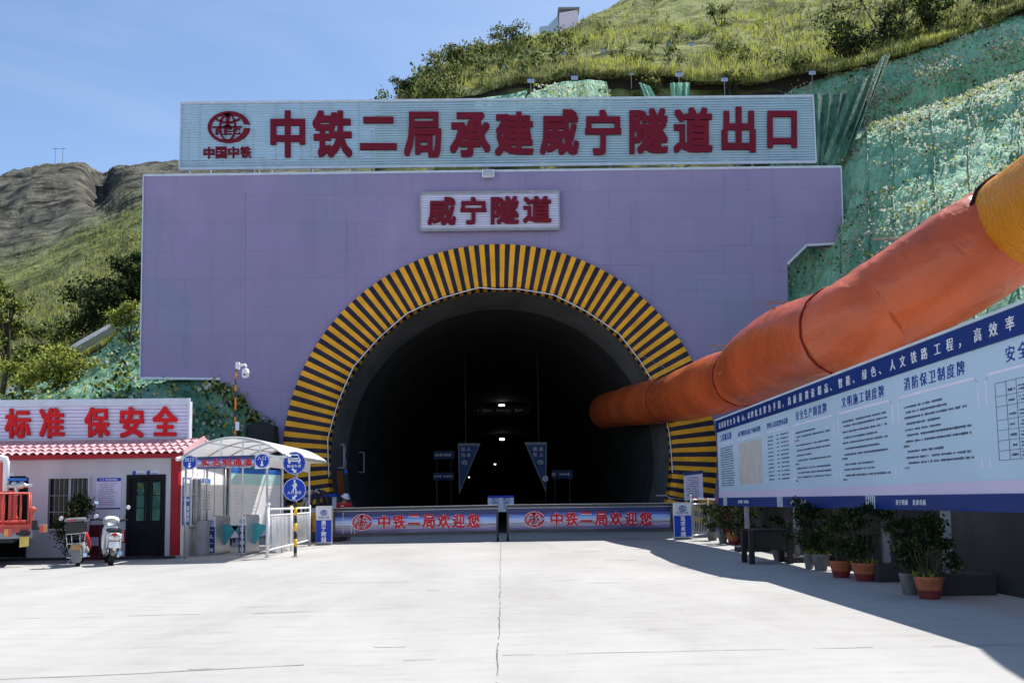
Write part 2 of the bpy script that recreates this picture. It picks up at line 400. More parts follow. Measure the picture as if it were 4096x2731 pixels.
joint('joint', [G(2010, 2325), G(2700, 2312), G(3400, 2300)], 0.014, 0.3)
joint('joint', [G(2010, 2620), G(2900, 2600), G(4200, 2575)], 0.015, 0.25)
for u, v, L, wd in [(1560,2587,.3,.04),(1730,2360,.2,.05),(800,2674,.2,.06),(2420,2330,.5,.06),(2480,2240,.7,.10),(2350,2205,.8,.10)]:
    a = G(u, v); joint('stain', [a - Vector((L/2, 0, 0)), a + Vector((L/2, 0.02, 0))], wd, 0.0, 'stain', 0.003)

# ---- hillside materials
def hill_mat(name, cols, scale, soil, soil_lim=(0.55, 0.72), bump=0.6, bs=3.0, zone=None, ledge=None):
    m, t, b = nodes(name)
    tc = N(t, 'ShaderNodeTexCoord'); n = N(t, 'ShaderNodeTexNoise'); n.inputs['Scale'].default_value = scale
    n.inputs['Detail'].default_value = 12; n.inputs['Roughness'].default_value = 0.72
    t.links.new(tc.outputs['Object'], n.inputs[0])
    k = len(cols); col = ramp(t, n.outputs[0], [(0.30 + 0.4*i/(k-1), c) for i, c in enumerate(cols)])
    if zone:
        cols2, y0, y1 = zone
        col2 = ramp(t, n.outputs[0], [(0.30 + 0.4*i/(len(cols2)-1), c) for i, c in enumerate(cols2)])
        sp = N(t, 'ShaderNodeSeparateXYZ'); t.links.new(tc.outputs['Object'], sp.inputs[0])
        nz = N(t, 'ShaderNodeTexNoise'); nz.inputs['Scale'].default_value = scale*0.2; nz.inputs['Detail'].default_value = 5
        t.links.new(tc.outputs['Object'], nz.inputs[0])
        ma = N(t, 'ShaderNodeMath', operation='MULTIPLY_ADD'); ma.inputs[1].default_value = (y1-y0)*0.9
        t.links.new(nz.outputs[0], ma.inputs[0]); t.links.new(sp.outputs[1], ma.inputs[2])
        mr = N(t, 'ShaderNodeMapRange'); mr.inputs[1].default_value = y0 + (y1-y0)*0.45; mr.inputs[2].default_value = y1 + (y1-y0)*0.45
        t.links.new(ma.outputs[0], mr.inputs[0])
        mx = N(t, 'ShaderNodeMix', data_type='RGBA'); t.links.new(mr.outputs[0], mx.inputs[0])
        t.links.new(col, mx.inputs[6]); t.links.new(col2, mx.inputs[7]); col = mx.outputs[2]
    if ledge:                                          # dark brush along the small ledges that cattle tread into a slope
        ml = N(t, 'ShaderNodeMapping'); ml.inputs['Scale'].default_value = ledge[0]; t.links.new(tc.outputs['Object'], ml.inputs[0])
        nl = N(t, 'ShaderNodeTexNoise'); nl.inputs['Scale'].default_value = 1; nl.inputs['Detail'].default_value = 9; nl.inputs['Roughness'].default_value = .68; nl.inputs['Distortion'].default_value = .4; t.links.new(ml.outputs[0], nl.inputs[0])
        cl_ = ramp(t, nl.outputs[0], [(.36, ledge[1]), (.47, (.72,.70,.72)), (.54, (1,1,1)), (.68, (1.0,1.0,1.0))])
        mx = N(t, 'ShaderNodeMix', data_type='RGBA', blend_type='MULTIPLY'); mx.inputs[0].default_value = 1; t.links.new(col, mx.inputs[6]); t.links.new(cl_, mx.inputs[7]); col = mx.outputs[2]
    ge = N(t, 'ShaderNodeNewGeometry'); sn = N(t, 'ShaderNodeSeparateXYZ'); t.links.new(ge.outputs['Normal'], sn.inputs[0])
    f = ramp(t, sn.outputs[2], [(soil_lim[0], (1,1,1)), (soil_lim[1], (0,0,0))])
    mx = N(t, 'ShaderNodeMix', data_type='RGBA'); mx.inputs[7].default_value = (*soil, 1)
    t.links.new(f, mx.inputs[0]); t.links.new(col, mx.inputs[6]); t.links.new(mx.outputs[2], b.inputs['Base Color'])
    b.inputs['Roughness'].default_value = 0.95; b.inputs['Specular IOR Level'].default_value = 0.1
    n2 = N(t, 'ShaderNodeTexNoise'); n2.inputs['Scale'].default_value = bs; n2.inputs['Detail'].default_value = 10; n2.inputs['Roughness'].default_value = 0.7
    t.links.new(tc.outputs['Object'], n2.inputs[0])
    bp = N(t, 'ShaderNodeBump'); bp.inputs['Strength'].default_value = 1.0; bp.inputs['Distance'].default_value = bump
    t.links.new(n2.outputs[0], bp.inputs['Height']); t.links.new(bp.outputs[0], b.inputs['Normal'])
    return m
M['hill'] = hill_mat('hill_grass', [(0.05,0.07,0.02),(0.21,0.24,0.07),(0.33,0.36,0.13),(0.40,0.39,0.22)], 0.55, (0.05,0.045,0.035), (0.30,0.5), 0.35, 2.5, ledge=((.22,.22,1.0), (.20,.19,.17)))
M['far'] = hill_mat('far_hill', [(0.05,0.065,0.025),(0.19,0.23,0.08),(0.31,0.36,0.14),(0.38,0.39,0.22)], 0.12, (0.075,0.07,0.08), (0.34,0.60), 3.0, 0.5,
                    zone=([(0.045,0.05,0.038),(0.145,0.145,0.11),(0.235,0.23,0.18),(0.31,0.30,0.245)], 170, 260), ledge=((.06,.05,.36), (.15,.15,.17)))
cu = (1500, 1660, 1800, 2050, 2300, 2600, 2900, 3250, 3600, 4000, 4400)
def rows(us, vs, Ys): return [(u, v, Y) for u, v, Y in zip(us, vs, Ys)]
hill = Patch([
    rows(cu, (780,780,780,780,780,780,780,720,480,330,200), (37.2,37.2,37.2,37.2,37.2,37.2,38.0,43.2,47,47,46)),
    rows(cu, (480,430,418,402,392,382,372,340,262,110,-20), (40,40.5,41,41,41.5,41.5,42,42.5,42,41,40)),
    rows(cu, (475,420,398,340,302,288,305,278,195,52,-80), (40.3,41,41.5,41.8,42,42,42.5,43,42.6,41.6,40.6)),
    rows(cu, (470,400,330,250,200,140,120,60,-20,-150,-280), (41,43,46,50,53,56,56,57,56,54,52)),
    rows(cu, (468,395,275,190,118,-60,-230,-330,-420,-520,-600), (43,47,52,62,76,95,98,100,98,95,92)),
    rows(cu, (560,480,370,290,200,20,-100,-200,-290,-390,-470), (60,66,72,86,100,120,124,126,124,120,116)),
], 170, 130, 0.010, 0.30, 1)
tag(hill.mesh('hillside', M['hill']), 'grassy brown hillside rising above the portal', 'hillside', kind='structure')
fu = (-400, -150, 0, 140, 310, 405, 470, 575, 800, 1150, 1650)
far = Patch([
    rows(fu, (1800,1740,1700,1640,1560,1500,1450,1390,1300,1250,1250), (45,45,45,44.5,44,44,44,44,44,44,44)),
    rows(fu, (1600,1540,1500,1440,1350,1300,1260,1200,1110,1050,1050), (52,52,52,52,52,52,52,52,52,52,52)),
    rows(fu, (1340,1300,1260,1220,1150,1110,1080,1010,940,900,880), (112,108,105,100,95,92,90,86,82,80,78)),
    rows(fu, (1060,1045,1035,1000,930,900,880,830,760,740,730), (235,228,222,216,208,204,198,186,176,170,165)),
    rows(fu, (930,900,880,840,800,815,770,735,705,690,680), (335,330,328,320,312,350,306,290,276,250,240)),
    rows(fu, (850,780,738,692,652,706,680,668,662,655,650), (430,425,420,415,405,430,380,360,350,320,310)),
    rows(fu, (900,830,790,745,710,760,735,720,710,700,700), (560,560,560,560,550,560,540,520,500,480,470)),
], 170, 220, 0.019, 0.022, 5)
tag(far.mesh('mountain', M['far']), 'far bare mountain left of the portal wall', 'mountain', kind='structure')

# ---- netted slopes
def net_mat(name, cols, folds):
    m, t, b = nodes(name)
    tc = N(t, 'ShaderNodeTexCoord'); mp = N(t, 'ShaderNodeMapping'); mp.inputs['Scale'].default_value = folds
    t.links.new(tc.outputs['Object'], mp.inputs[0])
    n = N(t, 'ShaderNodeTexNoise'); n.inputs['Scale'].default_value = 1.0; n.inputs['Detail'].default_value = 8; n.inputs['Roughness'].default_value = 0.65
    t.links.new(mp.outputs[0], n.inputs[0])
    n0 = N(t, 'ShaderNodeTexNoise'); n0.inputs['Scale'].default_value = 0.5; n0.inputs['Detail'].default_value = 9
    t.links.new(tc.outputs['Object'], n0.inputs[0])
    ad = N(t, 'ShaderNodeMath', operation='ADD'); t.links.new(n.outputs[0], ad.inputs[0]); t.links.new(n0.outputs[0], ad.inputs[1])
    hf = N(t, 'ShaderNodeMath', operation='MULTIPLY'); hf.inputs[1].default_value = 0.5; t.links.new(ad.outputs[0], hf.inputs[0])
    t.links.new(ramp(t, hf.outputs[0], [(0.36, cols[0]), (0.5, cols[1]), (0.62, cols[2])]), b.inputs['Base Color'])
    b.inputs['Roughness'].default_value = 0.7; b.inputs['Specular IOR Level'].default_value = 0.25
    bp = N(t, 'ShaderNodeBump'); bp.inputs['Strength'].default_value = 1.0; bp.inputs['Distance'].default_value = 0.22
    mp2 = N(t, 'ShaderNodeMapping'); mp2.inputs['Scale'].default_value = (9.0, 3.0, .9); mp2.inputs['Rotation'].default_value = (0, R(18), R(20)); t.links.new(tc.outputs['Object'], mp2.inputs[0])
    n4 = N(t, 'ShaderNodeTexNoise'); n4.inputs['Scale'].default_value = 1.0; n4.inputs['Detail'].default_value = 5; t.links.new(mp2.outputs[0], n4.inputs[0])
    a4 = N(t, 'ShaderNodeMath', operation='ADD'); t.links.new(n.outputs[0], a4.inputs[0]); t.links.new(n4.outputs[0], a4.inputs[1])
    t.links.new(a4.outputs[0], bp.inputs['Height']); t.links.new(bp.outputs[0], b.inputs['Normal'])
    return m
M['net'] = net_mat('slope_net', [(0.07,0.25,0.145),(0.23,0.50,0.32),(0.36,0.66,0.46)], (5.0, 5.0, 0.7))
M['net_dark'] = net_mat('slope_net_dark', [(0.03,0.10,0.06),(0.11,0.27,0.17),(0.26,0.44,0.31)], (3.0, 1.5, 1.0))
nu_ = (3080, 3260, 3420, 3560, 3750, 3950, 4200, 4500)
nslope = Patch([
    rows(nu_, (362,305,268,222,152,82,25,-30), (43,42.8,42.4,42,41.5,41,40.5,40)),
    rows(nu_, (470,420,385,345,288,212,120,40), (41.2,41,40.6,40.3,39.7,39.2,38.6,38)),
    rows(nu_, (530,490,450,410,350,280,185,100), (40.4,40.3,40.15,40.05,39.5,39.0,38.4,37.8)),
    rows(nu_, (600,560,520,488,436,366,268,185), (40.2,40.1,40.0,39.95,39.4,38.9,38.3,37.7)),
    rows(nu_, (655,615,545,492,438,368,270,186), (39.4,39.1,38.6,38.2,37.6,37.1,36.5,35.9)),
    rows(nu_, (720,690,620,540,470,395,295,210), (38.9,38.5,37.3,36.6,35.9,35.2,34.4,33.6)),
    rows(nu_, (800,790,770,720,660,590,500,430), (38.6,38.0,36.2,35.0,33.8,32.6,31.4,30.2)),
    rows(nu_, (1000,990,980,960,930,890,840,800), (38,37.2,34.6,32.4,30.2,28.2,26.4,25)),
    rows(nu_, (1250,1250,1250,1240,1230,1220,1200,1180), (37.6,35.9,32.4,29.6,26.8,24.6,22.2,20.6)),
    rows(nu_, (1750,1750,1750,1750,1750,1750,1750,1750), (37.2,34.4,29.6,26.4,23.4,21,18.6,17)),
    rows(nu_, (2120,2120,2120,2120,2120,2120,2120,2120), (36.8,34.0,29,25.6,22.4,20,17.6,16)),
], 260, 260, 0.22, 0.7, 3, rough=1.0, fold=.13)
o = tag(nslope.mesh('slope_netting', M['net']), 'green dust netting laid over the cut slope right of the portal', 'netting')
M['net_seam'] = net_mat('net_seam', [(0.05,0.16,0.10),(0.16,0.34,0.23),(0.30,0.50,0.37)], (2,2,2))
def net_seams(patch, parent, starts, b0, b1, seed):
    rnd = random.Random(seed)
    for a in starts:
        mb = MB(); pts = []; aa = a
        for i in range(60):
            bb = b0 + (b1-b0)*i/59; aa = a + .012*noise.noise(Vector((a*30, bb*6, seed))) + (bb-b0)*rnd.choice((.0, .001)) + .05*(bb-b0)*(1 if seed % 2 else -1)
            p, nn = patch.at(min(.995, max(.005, aa)), bb); pts.append(p + nn*.05)
        mb.tube(pts, [.035 + .03*abs(noise.noise(Vector((i*.5, a*9, 1)))) for i in range(60)], 6); mb.build('seam', M['net_seam'], parent, smooth=True)
net_seams(nslope, o, [.12,.22,.33,.43,.55,.66,.78,.90], .42, .84, 3)
lu = (-300, -50, 150, 400, 560, 760, 890, 1000, 1108)
lslope = Patch([
    rows(lu, (1680,1590,1530,1400,1240,1130,1100,1100,1100), (48,47,46.5,46,46,46,46,46,46)),
    rows(lu, (1700,1630,1575,1480,1400,1350,1340,1340,1400), (42,41,41,41,41,41,40.5,40.5,40.5)),
    rows(lu, (1720,1680,1640,1560,1520,1502,1524,1640,1730), (36,36,36,36.5,37,36.8,36.2,36.1,36.1)),
    rows(lu, (1780,1750,1730,1700,1680,1655,1630,1690,1765), (31,31,31.5,32.5,33.4,34.6,35.6,35.8,35.8)),
    rows(lu, (1960,1950,1950,1950,1950,1950,1940,1940,1930), (27.6,27.6,28,29,30,31.8,33.6,34.6,35.6)),
    rows(lu, (2140,2140,2140,2140,2140,2140,2130,2130,2130), (27,27,27.2,28,29,31,33,34.2,35.4)),
], 170, 130, 0.25, 0.5, 9, rough=1.0, fold=.11)
tag(lslope.mesh('slope_netting', M['net_dark']), 'dark green dust netting on the bank behind the site office', 'netting')

# ---- plants scattered on the ground
M['leaf_pale'] = leafmat('weed_pale', (0.56, 0.56, 0.48), .2, .4)
M['leaf_lime'] = leafmat('weed_lime', (0.40, 0.43, 0.12), .25, .5)
M['leaf_green'] = leafmat('leaf_green', (0.07, 0.12, 0.022), .4, .5)
M['leaf_dark'] = leafmat('leaf_dark', (0.018, 0.032, 0.012), .4, .3)
M['leaf_olive'] = leafmat('leaf_olive', (0.18, 0.185, 0.07), .35, .45)
M['leaf_yellow'] = leafmat('leaf_yellow', (0.42, 0.44, 0.09), .3, .5)
M['straw'] = leafmat('grass_straw', (0.40, 0.41, 0.17), .3, .4)
M['bark'] = mat('bark', (0.07, 0.055, 0.04), 0.9, 0.3, 6)
def leaf(mb, p, size, rnd, m, up=0.5, asp=0.55):
    d = Vector((rnd.gauss(0,1), rnd.gauss(0,1), rnd.gauss(0,1) + up)).normalized()
    s = d.cross(Vector((rnd.gauss(0,1), rnd.gauss(0,1), rnd.gauss(0,1)))).normalized()
    n = d.cross(s); L = size * rnd.uniform(0.6, 1.3); W = L*asp/2
    a = p; b1 = p + d*L*0.5 + s*W + n*L*0.08; c = p + d*L; e = p + d*L*0.5 - s*W + n*L*0.08
    k = len(mb.v); mb.v += [tuple(a), tuple(b1), tuple(c), tuple(e)]; mb.f += [(k, k+1, k+2), (k, k+2, k+3)]; mb.m += [m, m]
def cluster(mb, c, r, n, size, rnd, weights, shell=0.5, up=0.4):
    """leaf clump: leaves gathered towards the outside of an uneven ellipsoid"""
    c = Vector(c)
    for _ in range(n):
        d = Vector((rnd.gauss(0,1), rnd.gauss(0,1), rnd.gauss(0,1))).normalized()
        k = rnd.random() ** shell
        k *= 0.75 + 0.5*noise.noise(d*1.7 + c)
        p = c + Vector((d.x*r[0], d.y*r[1], d.z*r[2])) * k
        leaf(mb, p, size, rnd, rnd.choices(range(len(weights)), weights)[0], up)
def weeds(name, patch, n, size, wts, area, label, seed, clump=0.55, off=0.1):
    rnd = random.Random(seed); mb = MB()
    k = 0; it = 0
    while k < n and it < n*20:
        it += 1; a = rnd.uniform(area[0], area[1]); bb = rnd.uniform(area[2], area[3])
        p, nn = patch.at(a, bb)
        if noise.noise(p*0.45 + Vector((seed*3.1,0,0))) + 0.5*noise.noise(p*1.4) < rnd.uniform(-clump, clump)*0.9 - 0.05: continue
        for _ in range(rnd.choice((1,2,2,3))):
            q = p + nn*rnd.uniform(0, off) + Vector((rnd.uniform(-.12,.12), rnd.uniform(-.12,.12), rnd.uniform(-.05,.08)))
            leaf(mb, q, size, rnd, rnd.choices(range(len(wts)), wts)[0], 0.9, 0.8)
        k += 1
    o = mb.build(name, [M['leaf_pale'], M['leaf_lime'], M['leaf_green'], M['leaf_dark']])
    return tag(o, label, 'weeds', kind='stuff')
weeds('weeds', nslope, 10500, 0.125, (8, 3, 1.5, .2), (0.02, 0.98, 0.0, 0.78), 'pale weeds sprouting through the green netting right of the portal', 11)
weeds('weeds', lslope, 2600, 0.19, (2, 4, 4, 2), (0.02, 0.98, 0.04, 0.85), 'leafy weeds sprouting through the dark netting on the left bank', 12)
def grass(name, patch, n, h, wts, area, label, seed, keep=None, blades=5):
    rnd = random.Random(seed); mb = MB(); k = 0; it = 0
    while k < n and it < 30*n:
        it += 1; a = rnd.uniform(area[0], area[1]); bb = rnd.uniform(area[2], area[3]); p, nn = patch.at(a, bb)
        if keep and not keep(p, nn, rnd): continue
        k += 1; tone = noise.noise(p*0.25) ; hh = h * (0.6 + 0.7*max(0, 0.5 + noise.noise(p*0.6 + Vector((7,0,0)))))
        ww = [max(0.02, wts[0]*(1+2*tone)), wts[1], max(0.02, wts[2]*(1-2*tone))]
        mi = rnd.choices(range(3), ww)[0]
        for _ in range(blades):
            q = p + Vector((rnd.uniform(-.3,.3)*h, rnd.uniform(-.3,.3)*h, 0)); L = hh*rnd.uniform(0.5, 1.2)
            top = q + Vector((rnd.gauss(0,.25), rnd.gauss(0,.25), 1))*L; s = Vector((rnd.uniform(-1,1), rnd.uniform(-1,1), 0)).normalized()*0.045*h*2
            i = len(mb.v); mb.v += [tuple(q - s), tuple(q + s), tuple(top)]; mb.f.append((i, i+1, i+2)); mb.m.append(mi)
    return tag(mb.build(name, [M['leaf_yellow'], M['straw'], M['leaf_olive']]), label, 'grass', kind='stuff')
def tall(p, nn, rnd):
    return noise.noise(p*.16 + Vector((4,0,0))) > -.22 + rnd.uniform(-.1,.1) and (p.y < 62 or rnd.random() < .25)
grass('grass', hill, 15000, 0.46, (4, 4, 2), (0.03, 0.95, 0.28, 0.82), 'tall yellow green grass on the hillside above the portal', 21, tall)
# scrub: low bushes nobody could count
def scrub(name, patch, spots, label, wts, seed, mats):
    rnd = random.Random(seed); mb = MB()
    for (a, bb, r, n) in spots:
        p, nn = patch.at(a, bb)
        for _ in range(rnd.choice((2, 3))):
            q = p + Vector((rnd.uniform(-.7,.7)*r, rnd.uniform(-.5,.5)*r, r*rnd.uniform(0.25, .7)))
            cluster(mb, q, (r*rnd.uniform(.5,.8), r*rnd.uniform(.5,.8), r*rnd.uniform(.45,.8)), int(n/2.5), 0.09 + 0.12*r, rnd, wts, 0.6, 0.8)
    return tag(mb.build(name, mats), label, 'scrub', kind='stuff')
rs = random.Random(5); sp = []
for i in range(150):
    a = rs.uniform(0.04, 0.95); bb = rs.uniform(0.30, 0.80)
    dens = noise.noise(Vector((a*9, bb*7, 3)))
    if dens < rs.uniform(-0.3, 0.3): continue
    sp.append((a, bb, rs.uniform(0.5, 1.1), 130))
for i in range(60):                       # bushier left shoulder of the hill
    sp.append((rs.uniform(0.06, 0.42), rs.uniform(0.36, 0.80), rs.uniform(0.7, 1.3), 150))
scrub('scrub', hill, sp, 'low olive scrub dotted over the hillside above the portal', (3, 2, 6), 8, [M['leaf_green'], M['leaf_dark'], M['leaf_olive']])

sp = []
for i in range(900):
    a = rs.uniform(0.02, 0.98); bb = rs.uniform(0.16, 0.62)
    if noise.noise(Vector((a*14, bb*22, 8))) < rs.uniform(-0.1, 0.35): continue
    sp.append((a, bb, rs.uniform(0.9, 1.9)*(0.6 + bb), 34))
scrub('scrub', far, sp, 'dark scrub in patches over the green slope left of the portal wall', (2, 4, 4), 9, [M['leaf_green'], M['leaf_dark'], M['leaf_olive']])
grass('grass', far, 12000, 0.5, (1, 4, 3), (0.05, 0.95, 0.12, 0.52), 'grass tufts on the green slope left of the portal wall', 22)
# ================================================================== INDIVIDUAL TREES AND SHRUBS
LEAFM = [M['leaf_green'], M['leaf_dark'], M['leaf_olive'], M['leaf_yellow']]
def shrub(name, base, wd, ht, label, cat, wts, seed, n=900, size=0.16, stems=5, clumps=9, group=None, low=0.06, dense=2.0):
    n = int(n*dense); clumps = int(clumps*1.4)
    rnd = random.Random(seed); base = Vector(base)
    e = empty(name, base, label, cat, group)
    tr = MB(); cr_ = MB(); pts = []
    for i in range(clumps):
        an = rnd.uniform(0, 6.28); rr = wd*0.5*rnd.uniform(0.05, 0.75); hz = ht*rnd.uniform(low, 0.85)
        rr *= 1.15 - 0.6*abs(hz/ht - 0.5)
        pts.append(base + Vector((math.cos(an)*rr, math.sin(an)*rr, hz)))
    for i, p in enumerate(pts):
        k = rnd.uniform(0.75, 1.2)
        cluster(cr_, p, (wd*0.24*k, wd*0.24*k, ht*0.19*k), n//clumps, size, rnd, wts, 0.6, 0.5)
        if i < stems:
            mid = base.lerp(p, 0.5) + Vector((rnd.uniform(-.06,.06)*wd, rnd.uniform(-.06,.06)*wd, 0))
            tr.tube([base + Vector((rnd.uniform(-.03,.03)*wd, 0, -0.1)), mid, p], [0.022*ht, 0.014*ht, 0.005*ht], 6)
    tr.build('trunk', M['bark'], e, smooth=True); cr_.build('crown', LEAFM, e)
    return e
def on_hill(u, v, Y): return P(u, v, Y=Y)
shrub('shrub', P(3400,235,Y=43.5), 4.4, 2.6, 'dark spreading shrub at the top edge of the netting, nearest the billboard', 'shrub', (2,9,1,0), 31, 1500, 0.17, 8, 14)
shrub('shrub', P(3560,200,Y=43.8), 4.2, 3.4, 'tall dark shrub with bare stems showing, in the middle of the dark thicket', 'shrub', (2,6,3,0), 32, 1300, 0.17, 9, 12)
shrub('shrub', P(3730,150,Y=43.5), 3.6, 2.6, 'dark shrub closing the right end of the hilltop thicket', 'shrub', (2,7,2,0), 33, 1100, 0.17, 6, 11)
shrub('shrub', P(3990,85,Y=43), 5.0, 2.4, 'dark shrub in the top right corner above the netted slope', 'shrub', (2,7,2,0), 34, 1300, 0.17, 6, 12)
shrub('shrub', P(2890,150,Y=56), 2.6, 2.4, 'small round green bush alone on the open grass slope', 'shrub', (4,4,3,1), 35, 700, 0.15)
shrub('shrub', P(2030,190,Y=51), 2.8, 1.5, 'spiky bush standing out on the skyline left of the hilltop house', 'shrub', (4,3,4,0), 36, 700, 0.15)
shrub('shrub', P(1640,398,Y=43.2), 2.4, 1.4, 'dark bush at the left foot of the hillside above the billboard', 'shrub', (3,5,3,0), 37, 800, 0.14)
shrub('shrub', P(1830,262,Y=49), 3.4, 1.3, 'greyish bush on the skyline at the left shoulder of the hill', 'shrub', (2,2,6,0), 38, 800, 0.15)
shrub('shrub', P(2920,375,Y=41.3), 1.0, 1.4, 'small dark bush on the net edge beside the last survey plate', 'shrub', (3,5,3,0), 39, 350, 0.10)
shrub('shrub', P(2600,392,Y=40.8), 2.2, 1.0, 'low grassy bush between two net strips behind the billboard', 'shrub', (2,2,6,3), 40, 500, 0.13)
# left side
def tree(base, ht, wd, label, wts, seed, n=2400, size=0.2):
    n *= 2
    rnd = random.Random(seed); base = Vector(base); e = empty('tree', base, label, 'tree')
    tr = MB(); cr_ = MB()
    top = base + Vector((0.1*wd, 0, ht*0.8))
    tr.tube([base - Vector((0,0,.5)), base.lerp(top, .35) + Vector((.15,0,0)), base.lerp(top,.7), top], [.05*ht*.5, .035*ht*.5, .02*ht*.5, .008*ht], 8)
    for i in range(16):
        hz = rnd.uniform(.22, .95); an = rnd.uniform(0, 6.28); rr = wd*.5*rnd.uniform(.2,.9)*(1.1 - abs(hz-.5))
        st = base.lerp(top, hz*.75); p = base + Vector((math.cos(an)*rr, math.sin(an)*rr, ht*hz))
        tr.tube([st, st.lerp(p,.6) + Vector((0,0,.05*ht)), p], [.012*ht, .008*ht, .003*ht], 5)
        cluster(cr_, p, (wd*.2, wd*.2, ht*.10), n//16, size, rnd, wts, .55, .5)
    tr.build('trunk', M['bark'], e, smooth=True); cr_.build('crown', LEAFM, e)
tree(P(10,1540,Y=44), 5.6, 3.2, 'leafy green tree at the left edge of the photo above the slogan board', (4,3,3,3), 41, 2600, 0.2)
shrub('shrub', P(230,1545,Y=41.5), 5.4, 2.2, 'bright yellow green shrub spilling over the top of the dark netting', 'shrub', (3,1,2,7), 42, 2600, 0.16, 6, 14)
shrub('shrub', P(90,1560,Y=42), 2.6, 1.5, 'yellow green shrub at the foot of the leafy tree', 'shrub', (3,1,2,5), 47, 900, 0.15, 5, 10)
shrub('shrub', P(520,1360,Y=41.5), 2.3, 2.1, 'light green bush leaning out beside the left edge of the portal wall', 'shrub', (4,1,2,5), 43, 1100, 0.15, 6, 14, low=.02)
shrub('shrub', P(440,1345,Y=52), 5.4, 4.2, 'dark green thicket on the bank above the drainage channel', 'shrub', (2,9,1,0), 44, 2600, 0.26, 8, 20, dense=3.5)
shrub('shrub', P(560,1245,Y=54), 4.2, 4.2, 'dark thicket cut off by the left edge of the portal wall', 'shrub', (2,9,1,0), 45, 2200, 0.26, 8, 16, dense=3.5)
shrub('shrub', P(230,1435,Y=55), 6.0, 2.6, 'shaded olive thicket below the dark one, over the yellow green shrub', 'shrub', (4,3,4,1), 46, 1800, 0.2, 8, 14, dense=3)
shrub('shrub', P(90,1545,Y=52), 4.0, 2.4, 'green thicket half hidden behind the leafy tree', 'shrub', (4,3,3,2), 48, 1300, 0.2, 6, 12)
# drainage channel
M['gravelly'] = mat('channel_stone', (0.58, 0.56, 0.54), 0.9, 0.35, 12, 0.5, 30)
c = MB(); pa = [(-60,1600,47), (60,1520,46.6), (215,1410,46.2), (330,1340,46), (469,1262,45.8), (580,1190,45.6)]
for (u0,v0,y0), (u1,v1,y1) in zip(pa[:-1], pa[1:]):
    a0 = P(u0, v0+14, Y=y0); a1 = P(u1, v1+14, Y=y1); d = Vector((0.05, -0.30, -0.36)); h = Vector((0.2, 0.5, -0.1))
    c.hexa([a0 + d, a1 + d, a1 + d + h, a0 + d + h, a0, a1, a1 + h, a0 + h])
tag(c.build('drainage_channel', M['gravelly'], bevel=0.03), 'pale stone drainage channel climbing the left bank beside the thicket', 'channel')

# poles far off
def bare_pole(u, v0, v1, Y, label, arms=()):
    a = P(u, v1, Y=Y); bz = P(u, v0, Y=Y).z; e = empty('utility_pole', a, label, 'pole'); r = 0.00022*Y*1.6
    MB().tube([a - Vector((0,0,2)), Vector((a.x, a.y, bz))], [r, r*.7], 6).build('post', M['grey'], e)
    for k in arms:
        z = a.z + (bz - a.z)*k; MB().bar((a.x - .0035*Y, a.y, z), (a.x + .0035*Y, a.y, z), r*1.4).build('crossarm', M['grey'], e)
bare_pole(220, 592, 664, 428, 'thin power pole on the far summit, left one of the pair', (0.95,))
bare_pole(250, 592, 660, 428, 'thin power pole on the far summit, right one of the pair', (0.95,))
bare_pole(545, 900, 972, 120, 'pale pole on the green slope beside the left edge of the portal wall')

a_ = P(3140,270,Y=50); c_ = P(3250,225,Y=51); e = empty('white_pole', a_, 'thin white pole lying askew on the open grass below the dark thicket', 'pole'); MB().tube([a_, a_.lerp(c_,.5)+Vector((0,0,.04)), c_], .035, 6).build('shaft', M['white'], e, smooth=True)
# house on the hilltop
e = empty('house', P(2265, 115, Y=88), 'pale pink house half hidden behind the hilltop grass', 'house')
M['pinkwall'] = mat('house_wall', (0.88, 0.74, 0.86), 0.8, 0.08, .5)
M['bluewall'] = mat('house_annex_wall', (0.45, 0.58, 0.66), 0.8, 0.08, .5)  # bluish wall colour of the annex
a = P(2238, 52, Y=88); q = P(2312, 40, Y=88)
mb = MB(); mb.hexa([(a.x,88,a.z-12),(q.x,88,a.z-12),(q.x,93,a.z-12),(a.x,93,a.z-12),(a.x,88,a.z),(q.x,88,q.z),(q.x,93,q.z),(a.x,93,a.z)]); mb.build('wall', M['pinkwall'], e)
mb = MB(); mb.box(a.x-.15, q.x+.15, 87.8, 93.2, q.z+.01, q.z+.2); mb.build('roof', M['grey'], e)
a = P(2158, 108, Y=89); q = P(2233, 62, Y=89); mb = MB()
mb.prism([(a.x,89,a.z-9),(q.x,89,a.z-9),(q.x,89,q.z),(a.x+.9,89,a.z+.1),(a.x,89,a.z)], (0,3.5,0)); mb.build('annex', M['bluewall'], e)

# ================================================================== SURVEY PLATES
M['plate'] = mat('plate_white', (0.45, 0.52, 0.66), 0.45, 0.06, 3)
def plate(u, v, Y, wpx, label):
    c = P(u, v, Y=Y); wd = wpx*Y/FPX; ht = wd*.72
    e = empty('survey_plate', c, label, 'sign', 'white survey plates on the hillside')
    MB().box(c.x-wd/2, c.x+wd/2, Y, Y+.02, c.z-ht/2, c.z+ht/2).build('panel', M['plate'], e)
    MB().box(c.x-wd/2, c.x+wd/2, Y-.006, Y-.001, c.z+ht*.30, c.z+ht/2).build('header', M['navyblue'], e)
    mb = MB(); rnd = random.Random(int(u))
    for k in range(2): bars_text(mb, (c.x-wd*.38, Y-.002, c.z-ht*(.05+.22*k)), (1,0,0), (0,0,1), (0,-.004,0), wd*.72, ht*.13, rnd)
    mb.build('lettering', M['ink'], e)
    MB().tube([(c.x, Y+.05, c.z-ht/2-.7), (c.x, Y+.05, c.z+ht*.3)], .018, 6).build('post', M['grey'], e)
